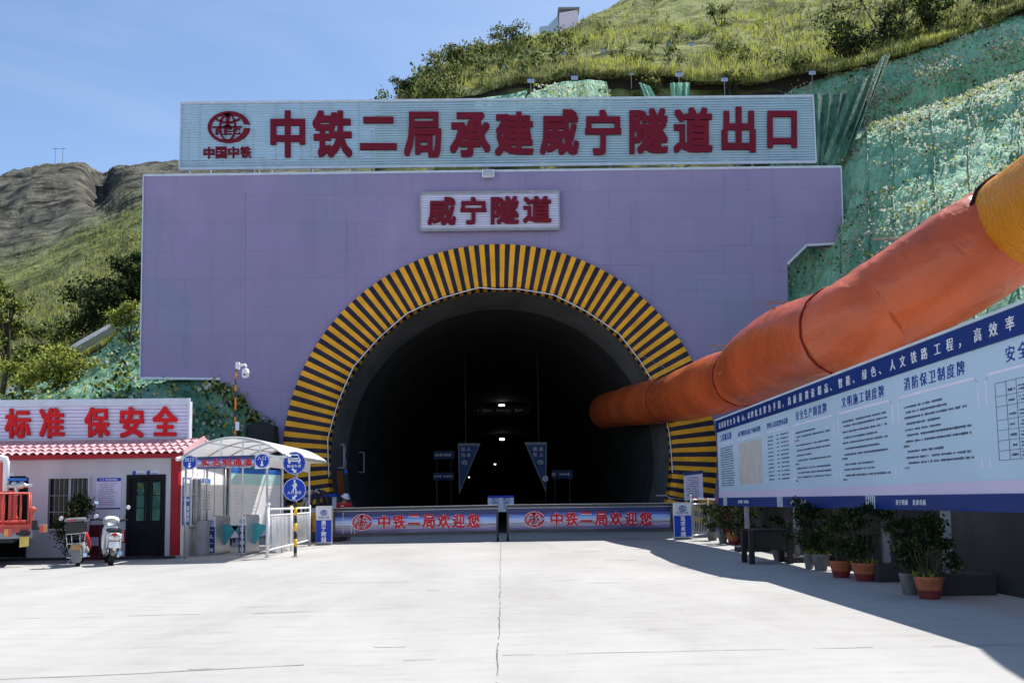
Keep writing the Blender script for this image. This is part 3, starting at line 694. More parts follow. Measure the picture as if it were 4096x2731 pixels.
for u, v, Y, wp, lb in [
    (2123,322,40.3,27,'white survey plate on the dark bank, farthest left of the low row behind the billboard'),
    (2298,310,40.6,28,'white survey plate right above the white speckled net behind the billboard'),
    (2525,292,40.8,26,'white survey plate left of the hanging net strips behind the billboard'),
    (2716,297,40.8,28,'white survey plate standing directly over a hanging strip of green net'),
    (2898,317,40.6,26,'white survey plate beside the small dark bush on the net edge'),
    (3249,290,41.6,27,'white survey plate where the dark bank meets the netting, farthest right of all'),
    (2674,179,50,23,'survey plate on the open grass, left one of a close pair'),
    (2766,177,50,22,'survey plate on a tall stick in the open grass, right one of a close pair'),
    (2887,200,50,21,'survey plate in the grass just under the round green bush'),
    (2412,202,47,18,'bluish survey plate in tall grass below the bright yellow patch'),
    (2254,214,46.5,22,'bluish survey plate among grey bushes on the left of the hillside'),
    (2107,239,45.5,22,'bluish survey plate under dark bushes left of the hillside grass'),
    (2012,269,44.5,18,'small greenish survey plate nearest the left shoulder of the hill'),
    (2551,81,66,17,'small far survey plate high on the grassy slope, left of two'),
    (2670,79,66,15,'small far survey plate high on the grassy slope, right of two')]:
    plate(u, v, Y, wp, lb)

# hanging nets beside the billboard
M['net_drape'] = net_mat('net_drape', [(0.035,0.12,0.075),(0.11,0.26,0.17),(0.22,0.40,0.28)], (6,6,.8))
def drape(name, top, bot, label, seed, folds=14, depth=.14, mt='net'):
    rnd = random.Random(seed); nu, nv = 60, 24; mb = MB(); vs = []
    ph = [rnd.uniform(0,6.28) for _ in range(4)]
    T = resample([tuple(P(*p[:2], Y=p[2])) for p in top], nu); B = resample([tuple(P(*p[:2], Y=p[2])) for p in bot], nu)
    for i in range(nv):
        k = i/(nv-1)
        for j in range(nu):
            p = T[j]*(1-k) + B[j]*k; s = j/(nu-1)
            w_ = math.sin(folds*6.28*s/2 + ph[0]) + .6*math.sin(folds*1.7*6.28*s/2 + ph[1] + k) + .4*math.sin(folds*.5*s*6.28 + ph[2])
            p = p + np.array((0, -depth*w_*(.25+.75*math.sin(math.pi*min(1,.15+.8*k))), -.35*math.sin(math.pi*s*2+ph[3])*(1-k)*0))
            vs.append(tuple(p))
    mb.add(vs, [(i*nu+j, (i+1)*nu+j, (i+1)*nu+j+1, i*nu+j+1) for i in range(nv-1) for j in range(nu-1)])
    return tag(mb.build(name, M[mt], smooth=True), label, 'net')
drape('hanging_net', [(3120,395,38.8),(3260,378,38.8),(3380,372,38.9),(3500,330,39.2),(3560,250,39.6)], [(3230,720,36.9),(3265,700,36.9),(3310,690,36.9),(3350,600,37),(3400,520,37.4)], 'wrinkled green net hanging down beside the right end of the billboard', 51, 22, .13, 'net_drape')
drape('hanging_net', [(3400,345,38.2),(3480,300,38.6),(3530,225,39.4),(3560,222,39.6)], [(3290,650,36.7),(3340,660,36.7),(3400,600,36.9),(3440,505,37.3)], 'twisted strand of green net knotted at the slope edge, right of the billboard', 52, 9, .16, 'net_drape')
drape('hanging_net', [(2680,332,40.2),(2760,330,40.2)], [(2690,420,39.6),(2755,420,39.6)], 'short green net strip hanging under a survey plate behind the billboard', 53, 7, .05)
drape('hanging_net', [(2555,330,40.2),(2600,345,40.2)], [(2590,420,39.6),(2640,420,39.6)], 'narrow slanting green net strip behind the billboard', 54, 6, .05)
drape('hanging_net', [(1905,398,40.2),(2060,372,40.2),(2110,362,40.2)], [(1890,440,39),(2000,440,39),(2080,440,39)], 'flat pale green net sheet on the bank behind the billboard logo', 55, 3, .04)
drape('hanging_net', [(2110,380,40.4),(2240,330,40.4),(2400,322,40.4),(2430,340,40.4)], [(2090,450,38.6),(2240,450,38.6),(2400,450,38.6),(2450,450,38.6)], 'pale green net mound with white specks behind the billboard', 56, 8, .10)
rnd = random.Random(57); mb = MB()
for _ in range(420):
    u = rnd.uniform(2130, 2440); v = rnd.uniform(338, 440); p = P(u, v, Y=39.6 - (v-330)/110*1.3)
    leaf(mb, p, .15, rnd, rnd.choices((0,1,2),(5,3,1))[0], .8, .8)
tag(mb.build('weeds', [M['leaf_pale'], M['leaf_lime'], M['leaf_green']]), 'white specked weeds on the net mound behind the billboard', 'weeds', kind='stuff')

# ================================================================== TUNNEL PORTAL
YP = 36.0
AC = P(2000, 1828, Y=YP); RI, RO = 7.26, 9.11
portal = empty('tunnel_portal', (AC.x, YP, 0), 'lavender grey tunnel portal wall with a round black and yellow striped arch', 'tunnel portal')
def PP(u, v): return P(u, v, Y=YP)
outl = [PP(575,702), PP(3363,667), PP(3373,973), PP(3226,981), PP(3150,1056), PP(3152,1250)]
zr = outl[-1].z
outer = [(q.x, q.z) for q in outl] + [(outl[-1].x, 0.0)]
a0 = math.asin(min(1, (AC.z)/RO))
arc = []
for i in range(61):
    th = -a0 + (math.pi + 2*a0)*i/60
    arc.append((AC.x + (RO-.05)*math.cos(th), AC.z + (RO-.05)*math.sin(th)))
arc[0] = (arc[0][0], 0.0); arc[-1] = (arc[-1][0], 0.0)
pl = PP(561, 1512); pl2 = PP(880, 1515); xl = PP(1090, 1760).x
left = [(PP(905,1640).x, 0.0), (pl2.x, pl2.z), (pl.x, pl.z)]
poly = outer + arc + left
wall = MB(); n = len(poly); TH = 0.5
vs = [(x, YP, z) for x, z in poly] + [(x, YP+TH, z) for x, z in poly]
# face split by bmesh triangulation
import bmesh
bm = bmesh.new(); bv = [bm.verts.new(v) for v in vs]
f1 = bm.faces.new(bv[:n][::-1]); f2 = bm.faces.new(bv[n:])
for i in range(n): bm.faces.new((bv[i], bv[(i+1) % n], bv[n+(i+1) % n], bv[n+i]))
bmesh.ops.recalc_face_normals(bm, faces=bm.faces); bmesh.ops.triangulate(bm, faces=[f1, f2])
bm.verts.index_update()
wall.add([tuple(v.co) for v in bm.verts], [tuple(v.index for v in f.verts) for f in bm.faces]); bm.free()
wall.build('wall', M['facade'], portal)
# panel seams of the wall
sm = MB(); rnd = random.Random(4)
def seam(u0, v0, u1, v1, w_=.025):
    a = PP(u0, v0); c = PP(u1, v1); sm.bar((a.x, YP-.0005, a.z), (c.x, YP-.0005, c.z), w_, .003)
for u, v0, v1 in [(982,770,1490),(1385,840,1130),(1385,1160,1200),(1127,1540,1662),(2523,820,960),(2607,1060,1250),(2898,700,850),(3010,880,980),(2198,935,985),(1798,930,990),(1390,900,1010)]:
    seam(u, v0, u-2, v1)
for u0, u1, v in [(1385,1500,898),(1460,1520,945),(2395,2610,1060),(2610,2900,1005),(2900,3015,982),(2700,2860,1160),(1290,1400,1290)]:
    seam(u0, v, u1, v-2, .02)
sm.build('seam', M['seam'], portal)
# pale edge strip round the outline of the plate wall
ed = MB()
pts = [Vector((pl2.x, YP, pl2.z)), Vector((pl.x, YP, pl.z))] + [Vector((q.x, YP, q.z)) for q in outl[:5]]
for a, c in zip(pts[:-1], pts[1:]): ed.bar(a, c, .045, .10)
ed.build('edge_strip', M['grey_trim'], portal)
# the arch stands proud as a striped collar
NP = 128; rg = MB(); span = math.pi + 2*a0; NS = int(NP * span / (2*math.pi)) * 2 + 1
Y0 = YP - .30
aI = math.asin(min(1, AC.z/RI))
for i in range(NS):
    t0 = -a0 + span*i/NS; t1 = -a0 + span*(i+1)/NS; m_ = i % 2
    def Q(r, t, y): return (AC.x + r*math.cos(t), y, max(0.0, AC.z + r*math.sin(t)))
    for ra, ya, rb, yb in [(RO, YP+.05, RO, Y0+.06), (RO, Y0+.06, RI+1.5, Y0), (RI+1.5, Y0, RI+.22, Y0+.02), (RI+.22, Y0+.02, RI, Y0+.12), (RI, Y0+.12, RI-.02, YP+.55)]:
        rg.quad(Q(ra,t0,ya), Q(ra,t1,ya), Q(rb,t1,yb), Q(rb,t0,yb), m=m_)
rg.build('striped_arch', [M['navy'], M['yellow']], portal)
# light cable round the inner edge
M['led'] = mat('cable_white', (0.75, 0.75, 0.82), 0.4, 0.05)
tp = []
for i in range(31):
    th = R(-6) + R(192)*i/30; r = RI - .06 + (0.05 if i % 4 == 0 else -.02) - (.05 if i == 15 else 0)
    tp.append((AC.x + r*math.cos(th), Y0 - .02, AC.z + r*math.sin(th)))
MB().tube(tp, .022, 6).build('light_cable', M['led'], portal)
# lining of the tunnel
ln = MB(); NL = 48; ys = [YP+.5, 39, 48, 60, 90, 150, 230]; rl = [RI-.02, RI-.25, RI-.25, RI-.25, RI-.25, RI-.25, RI-.25]
vs = []
for y, r in zip(ys, rl):
    for i in range(NL+1):
        th = -aI + (math.pi + 2*aI)*i/NL
        vs.append((AC.x + r*math.cos(th), y, max(-.02, AC.z + r*math.sin(th))))
k = NL+1
nr = len(ys)
ln.add(vs[k:], [(i*k+j, (i+1)*k+j, (i+1)*k+j+1, i*k+j+1) for i in range(nr-2) for j in range(NL)])
ln.add([vs[(nr-1)*k + j] for j in range(k)], [tuple(range(k))])
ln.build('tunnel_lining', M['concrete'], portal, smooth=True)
cl_ = MB(); cl_.add(vs[:2*k], [(j, k+j, k+j+1, j+1) for j in range(NL)]); cl_.build('daylit_collar_lining', M['collar'], portal, smooth=True)  # mouth stretch split off to hold the painted-in daylight
# outer shell of the tunnel bored into the hill keeps daylight out
sh = MB(); vs = []
for y in (YP+.4, 60, 232):
    for i in range(NL+1):
        th = -a0 + (math.pi+2*a0)*i/NL
        vs.append((AC.x + (RO-.02)*math.cos(th), y, max(-.05, AC.z + (RO-.02)*math.sin(th))))
sh.add(vs, [(i*k+j, i*k+j+1, (i+1)*k+j+1, (i+1)*k+j) for i in range(2) for j in range(NL)]); sh.add([vs[2*k+j] for j in range(k)], [tuple(range(k))])
sh.build('tunnel_shell', M['concrete'], portal)
M['road_dark'] = mat('tunnel_road', (0.05, 0.05, 0.05), 0.9, 0.3, 1)
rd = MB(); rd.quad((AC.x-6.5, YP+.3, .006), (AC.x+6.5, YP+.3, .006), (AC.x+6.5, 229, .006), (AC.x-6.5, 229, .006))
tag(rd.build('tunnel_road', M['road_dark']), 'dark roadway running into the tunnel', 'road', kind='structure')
# dark earth between the bank and the arch at the foot of the wall
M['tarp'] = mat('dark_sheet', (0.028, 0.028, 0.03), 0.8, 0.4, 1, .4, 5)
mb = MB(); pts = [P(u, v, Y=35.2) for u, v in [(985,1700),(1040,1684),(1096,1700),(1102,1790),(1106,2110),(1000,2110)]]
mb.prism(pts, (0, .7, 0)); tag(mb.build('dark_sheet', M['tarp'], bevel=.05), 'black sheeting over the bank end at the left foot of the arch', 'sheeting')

# ================================================================== BILLBOARD ON THE PORTAL
YB = 36.6
def slat_board(parent, TL, TR, BR, BL, n, gap, m, rail, rails, depth=.05, frame=None):
    mb = MB(); out = Vector((0,1,0))
    for i in range(n):
        a = i/n; c = (i + 1 - gap)/n
        p = [TL.lerp(BL,a), TR.lerp(BR,a), TR.lerp(BR,c), TL.lerp(BL,c)]
        mb.hexa([p[3], p[2], p[2]+out*depth, p[3]+out*depth, p[0], p[1], p[1]+out*depth, p[0]+out*depth])
    mb.build('slat_panel', m, parent)
    rb = MB()
    for k in rails:
        a = TL.lerp(TR,k) + out*(depth+.03); c = BL.lerp(BR,k) + out*(depth+.03); rb.bar(a, c, .07, .05)
    rb.build('back_rail', rail, parent)
    if frame:
        fm = MB(); off = Vector((0,-.012,0))
        for a, c in ((TL,TR),(BL,BR),(TL,BL),(TR,BR)): fm.bar(a+off, c+off, .06, depth+.05)
        fm.build('frame', frame, parent)
TL, TR, BR, BL = P(725,413,Y=YB), P(3251,385,Y=YB), P(3263,649,Y=YB), P(719,677,Y=YB)
bb = empty('billboard', P(1990,680,Y=YB), 'long blue grey slatted billboard with crimson characters standing on top of the portal wall', 'billboard')
slat_board(bb, TL, TR, BR, BL, 26, .30, M['slat'], M['grey'], [.03,.07,.10,.15,.19,.235,.28,.32,.36,.38,.43,.48,.53,.58,.63,.68,.73,.78,.83,.88,.93,.97], .05, M['grey_trim'])
for u in (755,1015,1245,1490,1720,1950,2180,2440,2690,2950,3010,3200):
    a = P(u, 660, Y=YB+.3); MB().bar((a.x, YB+.3, outl[0].z-.6), (a.x, YB+.3, a.z+1.6), .10).build('post', M['grey'], bb)
for u in (835,1030,1080,1390):
    a = P(u, 676, Y=YB+.2); MB().bar((a.x+.25, YB+.35, outl[0].z-.3), (a.x-.1, YB+.2, a.z+.6), .05).build('brace', M['grey_trim'], bb)
def char_on(parent, ch, c4, Y, th, m, bold=.04, halo=None):
    """character in the box given by its corner pixels: left, top, right, bottom"""
    l, t_, r, b_ = c4
    O = P(l, b_, Y=Y); X_ = P(r, b_, Y=Y) - O; Z_ = P(l, t_, Y=Y) - O
    mb = MB()
    if halo: put_fit(mb, ch, O, X_, Z_, (0, -th*.5, 0), bold + halo, 1)
    put_fit(mb, ch, O + Vector((0, -th*.55 if halo else 0, 0)), X_, Z_, (0, -th, 0), bold, 0)
    mb.build('character', m, parent)
CH = [('中',1083,445,1222,632),('铁',1251,445,1410,632),('二',1441,470,1588,602),('局',1617,450,1766,632),('承',1800,452,1962,630),('建',1980,450,2135,625),
      ('威',2160,440,2315,622),('宁',2340,442,2485,622),('隧',2517,436,2671,618),('道',2694,433,2850,614),('出',2886,430,3022,612),('口',3069,446,3186,594)]
for ch, l, t_, r, b_ in CH: char_on(bb, ch, (l,t_,r,b_), YB-.03, .09, M['crimson'], .058)
mb = MB(); cpt = P(917,511,Y=YB-.03); wlogo = (P(1001,511,Y=YB).x - P(832,511,Y=YB).x)
emblem(mb, cpt, wlogo, (1,0,.0), (0,0,1), (0,-.08,0), lw=.042); mb.build('emblem', M['crimson'], bb)
for i, ch in enumerate('中国中铁'):
    l = 815 + 49*i; char_on(bb, ch, (l, 590-i, l+44, 636-i), YB-.03, .07, M['crimson'], .045)

# ---- name sign above the arch
ns = empty('name_sign', P(1960,915,Y=YP), 'small slatted tunnel name sign fixed above the crown of the arch', 'sign')
YN = YP - .22
TL, TR, BR, BL = P(1681,774,Y=YN), P(2236,766,Y=YN), P(2239,914,Y=YN), P(1681,921,Y=YN)
M['sign_back'] = mat('sign_back', (0.10,0.10,0.13), .6, .1)
MB().hexa([BL+Vector((0,.07,0)), BR+Vector((0,.07,0)), BR+Vector((0,.2,0)), BL+Vector((0,.2,0)), TL+Vector((0,.07,0)), TR+Vector((0,.07,0)), TR+Vector((0,.2,0)), TL+Vector((0,.2,0))]).build('backing', M['sign_back'], ns)
slat_board(ns, TL, TR, BR, BL, 15, .16, M['slat_pale'], M['dark'], [.25,.5,.75], .065)
fm = MB()
for a, c in ((TL,TR),(BL,BR),(TL,BL),(TR,BR)): fm.bar(a, c, .045, .12)
fm.build('frame', M['grey'], ns)
for ch, l, t_, r, b_ in [('威',1711,790,1824,902),('宁',1842,790,1946,899),('隧',1963,786,2076,899),('道',2092,786,2206,893)]:
    char_on(ns, ch, (l,t_,r,b_), YN-.02, .09, M['crimson'], .055)

# ---- floodlight
fl = empty('floodlight', P(1953,700,Y=YP-.3), 'white square floodlight hung over the top edge of the portal wall', 'floodlight')
c = P(1953,694,Y=YP-.3)
MB().box(c.x-.27, c.x+.27, YP-.36, YP-.18, c.z-.17, c.z+.17).build('housing', M['white'], fl, bevel=.04)
M['lens'] = mat('lamp_glass', (0.40,0.44,0.50), .15, .1, 2)
MB().box(c.x-.22, c.x+.22, YP-.375, YP-.358, c.z-.13, c.z+.13).build('lens', M['lens'], fl, bevel=.01)
mb = MB(); mb.bar((c.x, YP-.2, c.z), (c.x, YP+.05, c.z+.15), .05); mb.bar((c.x-.29,YP-.27,c.z+.02),(c.x+.29,YP-.27,c.z+.02),.03); mb.build('bracket', M['grey'], fl)
# ================================================================== VENTILATION DUCT
M['duct'] = mat('duct_fabric', (0.50, 0.085, 0.020), 0.45, 0.25, 0.7, 0.9, 2.2, spec=0.4, coat=0.25)
M['duct_yellow'] = mat('duct_fabric_yellow', (0.60, 0.22, 0.008), 0.42, 0.12, 0.8, 0.2, 5, spec=0.4, coat=0.1)
for q_ in ('duct', 'duct_yellow'):
    for nd in M[q_].node_tree.nodes:
        if nd.type == 'BUMP': nd.inputs['Distance'].default_value = .055; nd.inputs['Strength'].default_value = 1
        if nd.type == 'TEX_NOISE' and nd.inputs['Detail'].default_value == 4: nd.inputs['Distortion'].default_value = 1.2; nd.inputs['Detail'].default_value = 3; nd.inputs['Roughness'].default_value = .45
M['strap'] = mat('duct_strap', (0.16, 0.012, 0.012), 0.6, 0.2)
M['rope'] = mat('black_rope', (0.02, 0.006, 0.008), 0.7, 0.2)
def dn(u, v, rpx, r=0.9):
    Y = FPX * r / rpx; return P(u, v, Y=Y)
duct = empty('ventilation_duct', (6.4, 20, 0), 'huge orange red fabric ventilation duct hanging in the air and running into the tunnel', 'duct')
rings = [dn(2672,1597,92), dn(2968,1505,123), dn(3368,1322,180), dn(4086,882,206)]
inn = [Vector((5.20, 43.5, 5.85)), Vector((5.62, 38.5, 5.55))]
beyond = [Vector((8.85, 12.2, 6.15)), Vector((7.7, 8.5, 6.55)), Vector((7.2, 2.0, 6.6))]
def mid(a, c, k, dz=0, dx=0): p = a.lerp(c, k); return p + Vector((dx, 0, dz))
# one spine for the whole duct, cut into lengths at the straps
spine = [(inn[0],.9),(inn[1],.9),(mid(inn[1],rings[0],.6),.93),(rings[0],.89),
         (mid(rings[0],rings[1],.3,-.03),.96),(mid(rings[0],rings[1],.7),.97),(rings[1],.88),
         (mid(rings[1],rings[2],.2,.12),.98),(mid(rings[1],rings[2],.6,.20),1.0),(rings[2],.92),
         (mid(rings[2],rings[3],.3,-.06),.97),(mid(rings[2],rings[3],.7,-.06),1.0),(rings[3],.93),(beyond[0],.92),(beyond[1],.92),(beyond[2],.92)]
KS = 12; sp_ = resample([tuple(p) + (r,) for p, r in spine], (len(spine)-1)*KS + 1); ND = 40
full = MB(); full.tube([Vector(p[:3]) for p in sp_], [p[3] for p in sp_], ND, cap=False)
cuts = [0, 3*KS, 6*KS, 9*KS, 12*KS, len(sp_)-1]
for i in range(len(full.v)):                         # slack creases, deepest beside the straps
    ri = i // ND; c_ = Vector(sp_[ri][:3]); p = Vector(full.v[i]); d = p - c_; f = min(abs(ri - q) for q in cuts); an = math.atan2(d.z, d.x)
    w_ = noise.noise(Vector((d.x*1.5+3, d.z*1.5, ri*.09)))*.034 + noise.noise(Vector((an*6, 2, ri*.10)))*(.034 if f < 6 else .018) + noise.noise(Vector((an*2.2+ri*.25, 7, ri*.35)))*.016 - .012*abs(noise.noise(Vector((an*3.3+1.7*math.sin(ri*.2), 4, ri*.07))))*2
    full.v[i] = tuple(c_ + d*(1 + w_))
for k in range(5):
    a_, b_ = cuts[k], cuts[k+1]; mb = MB(); mb.add(full.v[a_*ND:(b_+1)*ND], [(i*ND+j, i*ND+(j+1)%ND, (i+1)*ND+(j+1)%ND, (i+1)*ND+j) for i in range(b_-a_) for j in range(ND)])
    mb.build('tube', M['duct_yellow'] if k == 4 else M['duct'], duct, smooth=True)
def spine_dir(k): return Vector(sp_[min(k+1,len(sp_)-1)][:3]) - Vector(sp_[k-1][:3])
def hoop(c, d, r, t, m):
    d = d.normalized(); a = d.orthogonal().normalized(); b_ = d.cross(a)
    MB().tube([c + (a*math.cos(6.2832*i/40) + b_*math.sin(6.2832*i/40))*r*(1+.01*math.sin(i*2.3)) for i in range(40)], t, 6, closed=True).build('strap', m, duct, smooth=True)
for q, t_, m_ in ((1,.020,'strap'),(2,.018,'strap'),(3,.022,'strap'),(4,.045,'rope')):
    hoop(Vector(sp_[cuts[q]][:3]), spine_dir(cuts[q]), sp_[cuts[q]][3]*1.012, t_, M[m_])
# hanger plates on the duct
M['hanger'] = mat('hanger_steel', (.26,.22,.20), .5, .3, 5)
for c, wd in [(P(2885,1398,Y=25.6), .38), (P(3140,1232,Y=19.6), .45)]:
    mb = MB(); mb.box(c.x-wd, c.x+wd, c.y-.04, c.y+.04, c.z+.12, c.z+.15); mb.box(c.x-wd*.8, c.x+wd*.8, c.y-.03, c.y+.03, c.z-.01, c.z+.01)
    mb.bar((c.x-wd*.8,c.y,c.z), (c.x-wd*.86,c.y,c.z+.13), .02); mb.bar((c.x+wd*.8,c.y,c.z-.25), (c.x+wd*.84,c.y,c.z+.13), .02); mb.build('hanger', M['hanger'], duct)
a_ = P(3492,957,Y=27); c_ = P(3690,955,Y=27); pp_ = empty('steel_pipe', a_, 'grey pipe sticking out of the netted slope above the duct', 'pipe'); MB().tube([a_, c_, c_+Vector((1.5,.3,0))], .05, 8).build('tube', M['hanger'], pp_, smooth=True)
# suspension cable holding the duct
cb = MB(); top = [Vector((5.6, 36.0, 7.6)), rings[0]+Vector((.1,0,1.15)), rings[1]+Vector((.1,0,1.08)), rings[2]+Vector((.1,0,1.1)), rings[3]+Vector((.1,0,1.12)), beyond[1]+Vector((0,0,1.1))]
cb.tube([top[0], top[1]], .008, 5); cb.build('hanging_wire', M['grey'], duct)

# ================================================================== INFORMATION BOARD ALONG THE YARD
XB = 5.8
def B(u, v): return P(u, v, X=XB)
def BY(y, z): return Vector((XB, y, z))
M['board'] = mat('board_white', (0.48, 0.62, 0.74), 0.35, 0.05, 0.5, spec=0.5)
M['board_low'] = mat('board_lilac', (0.62, 0.55, 0.72), 0.35, 0.05, 0.5, spec=0.5)
M['board_line'] = mat('board_line', (0.78, 0.72, 0.85), 0.4, 0.05)
M['plan'] = mat('site_plan', (0.50, 0.47, 0.45), 0.5, 0.10, 3)
yb1 = B(2868,1850).y; yb0 = 6.6
zt = (B(2866,1681).z + B(4096,1203).z)/2; zb = (B(2867,1729).z + B(4096,1335).z)/2; zl = (B(2871,1990).z + B(4096,1973).z)/2; z0 = (B(3400,2033).z + B(4096,2050).z)/2
board = empty('notice_board', (XB, (yb0+yb1)/2, 0), 'long blue and white site notice board on posts under the duct', 'notice board')
MB().box(XB+.03, XB+.12, yb0, yb1, z0, zt).build('panel', M['board'], board)
MB().box(XB+.02, XB+.029, yb0, yb1, zl, zl+.16).build('lower_tint', M['board_low'], board)
MB().box(XB, XB+.028, yb0, yb1, zb, zt-.02).build('title_band', M['navyblue'], board)
MB().box(XB, XB+.028, yb0, yb1, z0, zl).build('foot_band', M['navyblue'], board)
MB().box(XB-.02, XB+.15, yb0, yb1+.02, zt-.018, zt+.02).build('edge_trim', M['grey_trim'], board)
DX, DY, EN = Vector((0,-1,0)), Vector((0,0,1)), Vector((-.004,0,0))       # reading direction runs towards the camera
slog = '以质量安全为核心，以四化支撑为手段，高质量建设精品、智能、绿色、人文铁路工程，高效率'
hb = zt - zb
us = [2879,2890,2900,2912,2924,2938,2955,2973,2984,2997,3011,3027,3044,3062,3081,3101,3121,3139,3162,3184,3207,3233,3257,3285,3312,3336,3370,3401,3429,3468,3505,3538,3583,3624,3670,3713,3767,3818,3868,3933,3997,4066]
for ch, u in zip(slog, us):
    p = B(u, 1700); size = hb*.52
    mb = MB(); put_text(mb, ch, (XB-.001, p.y + size/2, zb + hb*.22), DX, DY, EN, size, bold=.03); mb.build('character', M['white'], board)
rnd = random.Random(61)
panels = [(2872,2935,'工程概况牌',1), (2946,3050,'威宁隧道出口施工平面布置图',2), (3062,3160,'管理人员及监督电话牌',3), (3168,3335,'安全生产制度牌',0), (3352,3573,'文明施工制度牌',0), (3595,3920,'消防保卫制度牌',0), (3950,4400,'安全防护公示牌',4)]
hd, bt, ln_, pn = MB(), MB(), MB(), MB()
zp1 = zb - .36; zp0 = zl + .30
for u0, u1, title, kind in panels:
    ya = B(u0,1850).y; yc = B(u1,1850).y if u1 < 4200 else B(3950,1850).y - 2.6; L = ya - yc
    size = min(.20, L*.8/len(title)); pit = min(size*1.22, L*.86/len(title))
    put_text(hd, title, (XB+.029, (ya+yc)/2 + pit*len(title)/2, zp1+.09), DX, DY, EN, size, pit, .03)
    def hline(y0, y1, z, w_=.012): ln_.prism([(XB+.03,y0,z),(XB+.03,y1,z),(XB+.03,y1,z+w_),(XB+.03,y0,z+w_)], EN)
    def vline(y, z_0, z_1, w_=.024): ln_.prism([(XB+.03,y,z_0),(XB+.03,y-w_,z_0),(XB+.03,y-w_,z_1),(XB+.03,y,z_1)], EN)
    hline(ya-.08, yc+.08, zp1, .03); vline(ya, zp1-.35, zp1-.05); vline(yc+.014, zp1-.35, zp1-.05); vline(ya, zp0, zp0+.12); vline(yc+.014, zp0, zp0+.12)
    ln_.prism([(XB+.03,ya,zp1-.05),(XB+.03,ya-.014,zp1-.05),(XB+.03,ya-.08,zp1+.018),(XB+.03,ya-.08,zp1)], EN); ln_.prism([(XB+.03,yc,zp1-.05),(XB+.03,yc+.014,zp1-.05),(XB+.03,yc+.08,zp1+.018),(XB+.03,yc+.08,zp1)][::-1], EN)
    if kind == 0:
        z = zp1 - .17; i = 0
        while z > zp0 + .02:
            full = rnd.random(); Lx = L*(.80 if full > .30 else rnd.uniform(.35,.65))
            bars_text(bt, (XB+.03, ya-L*.09-(.05 if i%2 else 0), z), DX, DY, EN, Lx, .040, rnd)
            if full > .75:
                z -= .068; bars_text(bt, (XB+.03, ya-L*.06, z), DX, DY, EN, L*rnd.uniform(.03,.12), .042, rnd)
            z -= rnd.choice((.078,.088,.10)); i += 1
    elif kind in (1, 3):
        z = zp1 - .12
        while z > zp0:
            if kind == 1: bars_text(bt, (XB+.03, ya-L*.10, z), DX, DY, EN, L*rnd.uniform(.75,.85), .036, rnd); z -= .062
            else:
                for k0, k1 in ((.08,.30),(.46,.54),(.62,.92)): bars_text(bt, (XB+.03, ya-L*k0, z), DX, DY, EN, L*(k1-k0), .036, rnd)
                z -= .085
    elif kind == 2:
        pn.prism([(XB+.029,ya-L*.06,zp0+.02),(XB+.029,yc+L*.06,zp0+.02),(XB+.029,yc+L*.06,zp1-.08),(XB+.029,ya-L*.06,zp1-.08)], EN)
    else:
        zs = [zp1-.12]
        while zs[-1] > zp0 + .1: zs.append(zs[-1]-rnd.choice((.11,.12,.16)))
        for z in zs: bt.prism([(XB+.03,ya-.2,z),(XB+.03,yc+.1,z),(XB+.03,yc+.1,z+.006),(XB+.03,ya-.2,z+.006)], EN)
        for k in (.2,.42,.62,1.5): bt.prism([(XB+.03,ya-k,zs[-1]),(XB+.03,ya-k-.006,zs[-1]),(XB+.03,ya-k-.006,zs[0]),(XB+.03,ya-k,zs[0])], EN)
        for z in zs[1:]:
            bars_text(bt, (XB+.03, ya-.46, z+.04), DX, DY, EN, .12, .035, rnd)
            for q in (.03,.07): bars_text(bt, (XB+.03, ya-.66, z+q), DX, DY, EN, rnd.uniform(.5,.8), .026, rnd)
hd.build('heading', M['inkblue'], board); bt.build('print', M['ink'], board); ln_.build('panel_border', M['board_line'], board); pn.build('site_plan', M['plan'], board)
mb = MB(); st = MB()
for u, z in [(2955,0),(3165,0),(3590,0),(4050,0)]:
    p = B(u, 2010); s = (zl-z0)*.40
    if u > 3600: continue
    put_text(mb, '勇于跨越', (XB-.001, p.y+ .05, z0+(zl-z0)*.32), DX, DY, EN, s, s*1.15, .03)
    put_text(mb, '追求卓越', (XB-.001, p.y - s*5.6, z0+(zl-z0)*.32), DX, DY, EN, s, s*1.15, .03)
for u in (2895,3110,3465):
    y = B(u, 2010).y
    for k in range(5): st.prism([(XB-.001,y-k*.075,z0+.003),(XB-.001,y-k*.075-.03,z0+.003),(XB-.001,y-k*.075-.03,zl),(XB-.001,y-k*.075,zl)], EN)
mb.build('motto', M['white'], board); st.build('band_stripe', M['white'], board)
for u, v in [(2990,2150),(3190,2200),(3548,2266),(3796,2325)]:
    zz = .28 if u > 3400 else 0; y = P(u, v, X=XB+.25).y
    MB().box(XB+.20, XB+.30, y-.05, y+.05, zz, zt-.1).build('post', M['grey'], board, bevel=.006)
    MB().box(XB-.02, XB+.75, y-.28, y+.28, -.02, zz if zz else .12).build('footing', M['concrete'], board, bevel=.02)

# retaining wall behind
M['oldwall'] = mat('retaining_wall', (0.04, 0.04, 0.04), 0.95, 0.5, 0.9, .3, 10, stretch=(1,1,.35))
mb = MB(); mb.hexa([(6.55,5,-.1),(7.0,5,-.1),(7.4,26.5,-.1),(6.95,26.5,-.1),(6.55,5,1.22),(7.0,5,1.22),(7.4,26.5,1.25),(6.95,26.5,1.25)])
tag(mb.build('retaining_wall', M['oldwall'], bevel=.03), 'dark stained concrete retaining wall behind the notice board', 'wall')

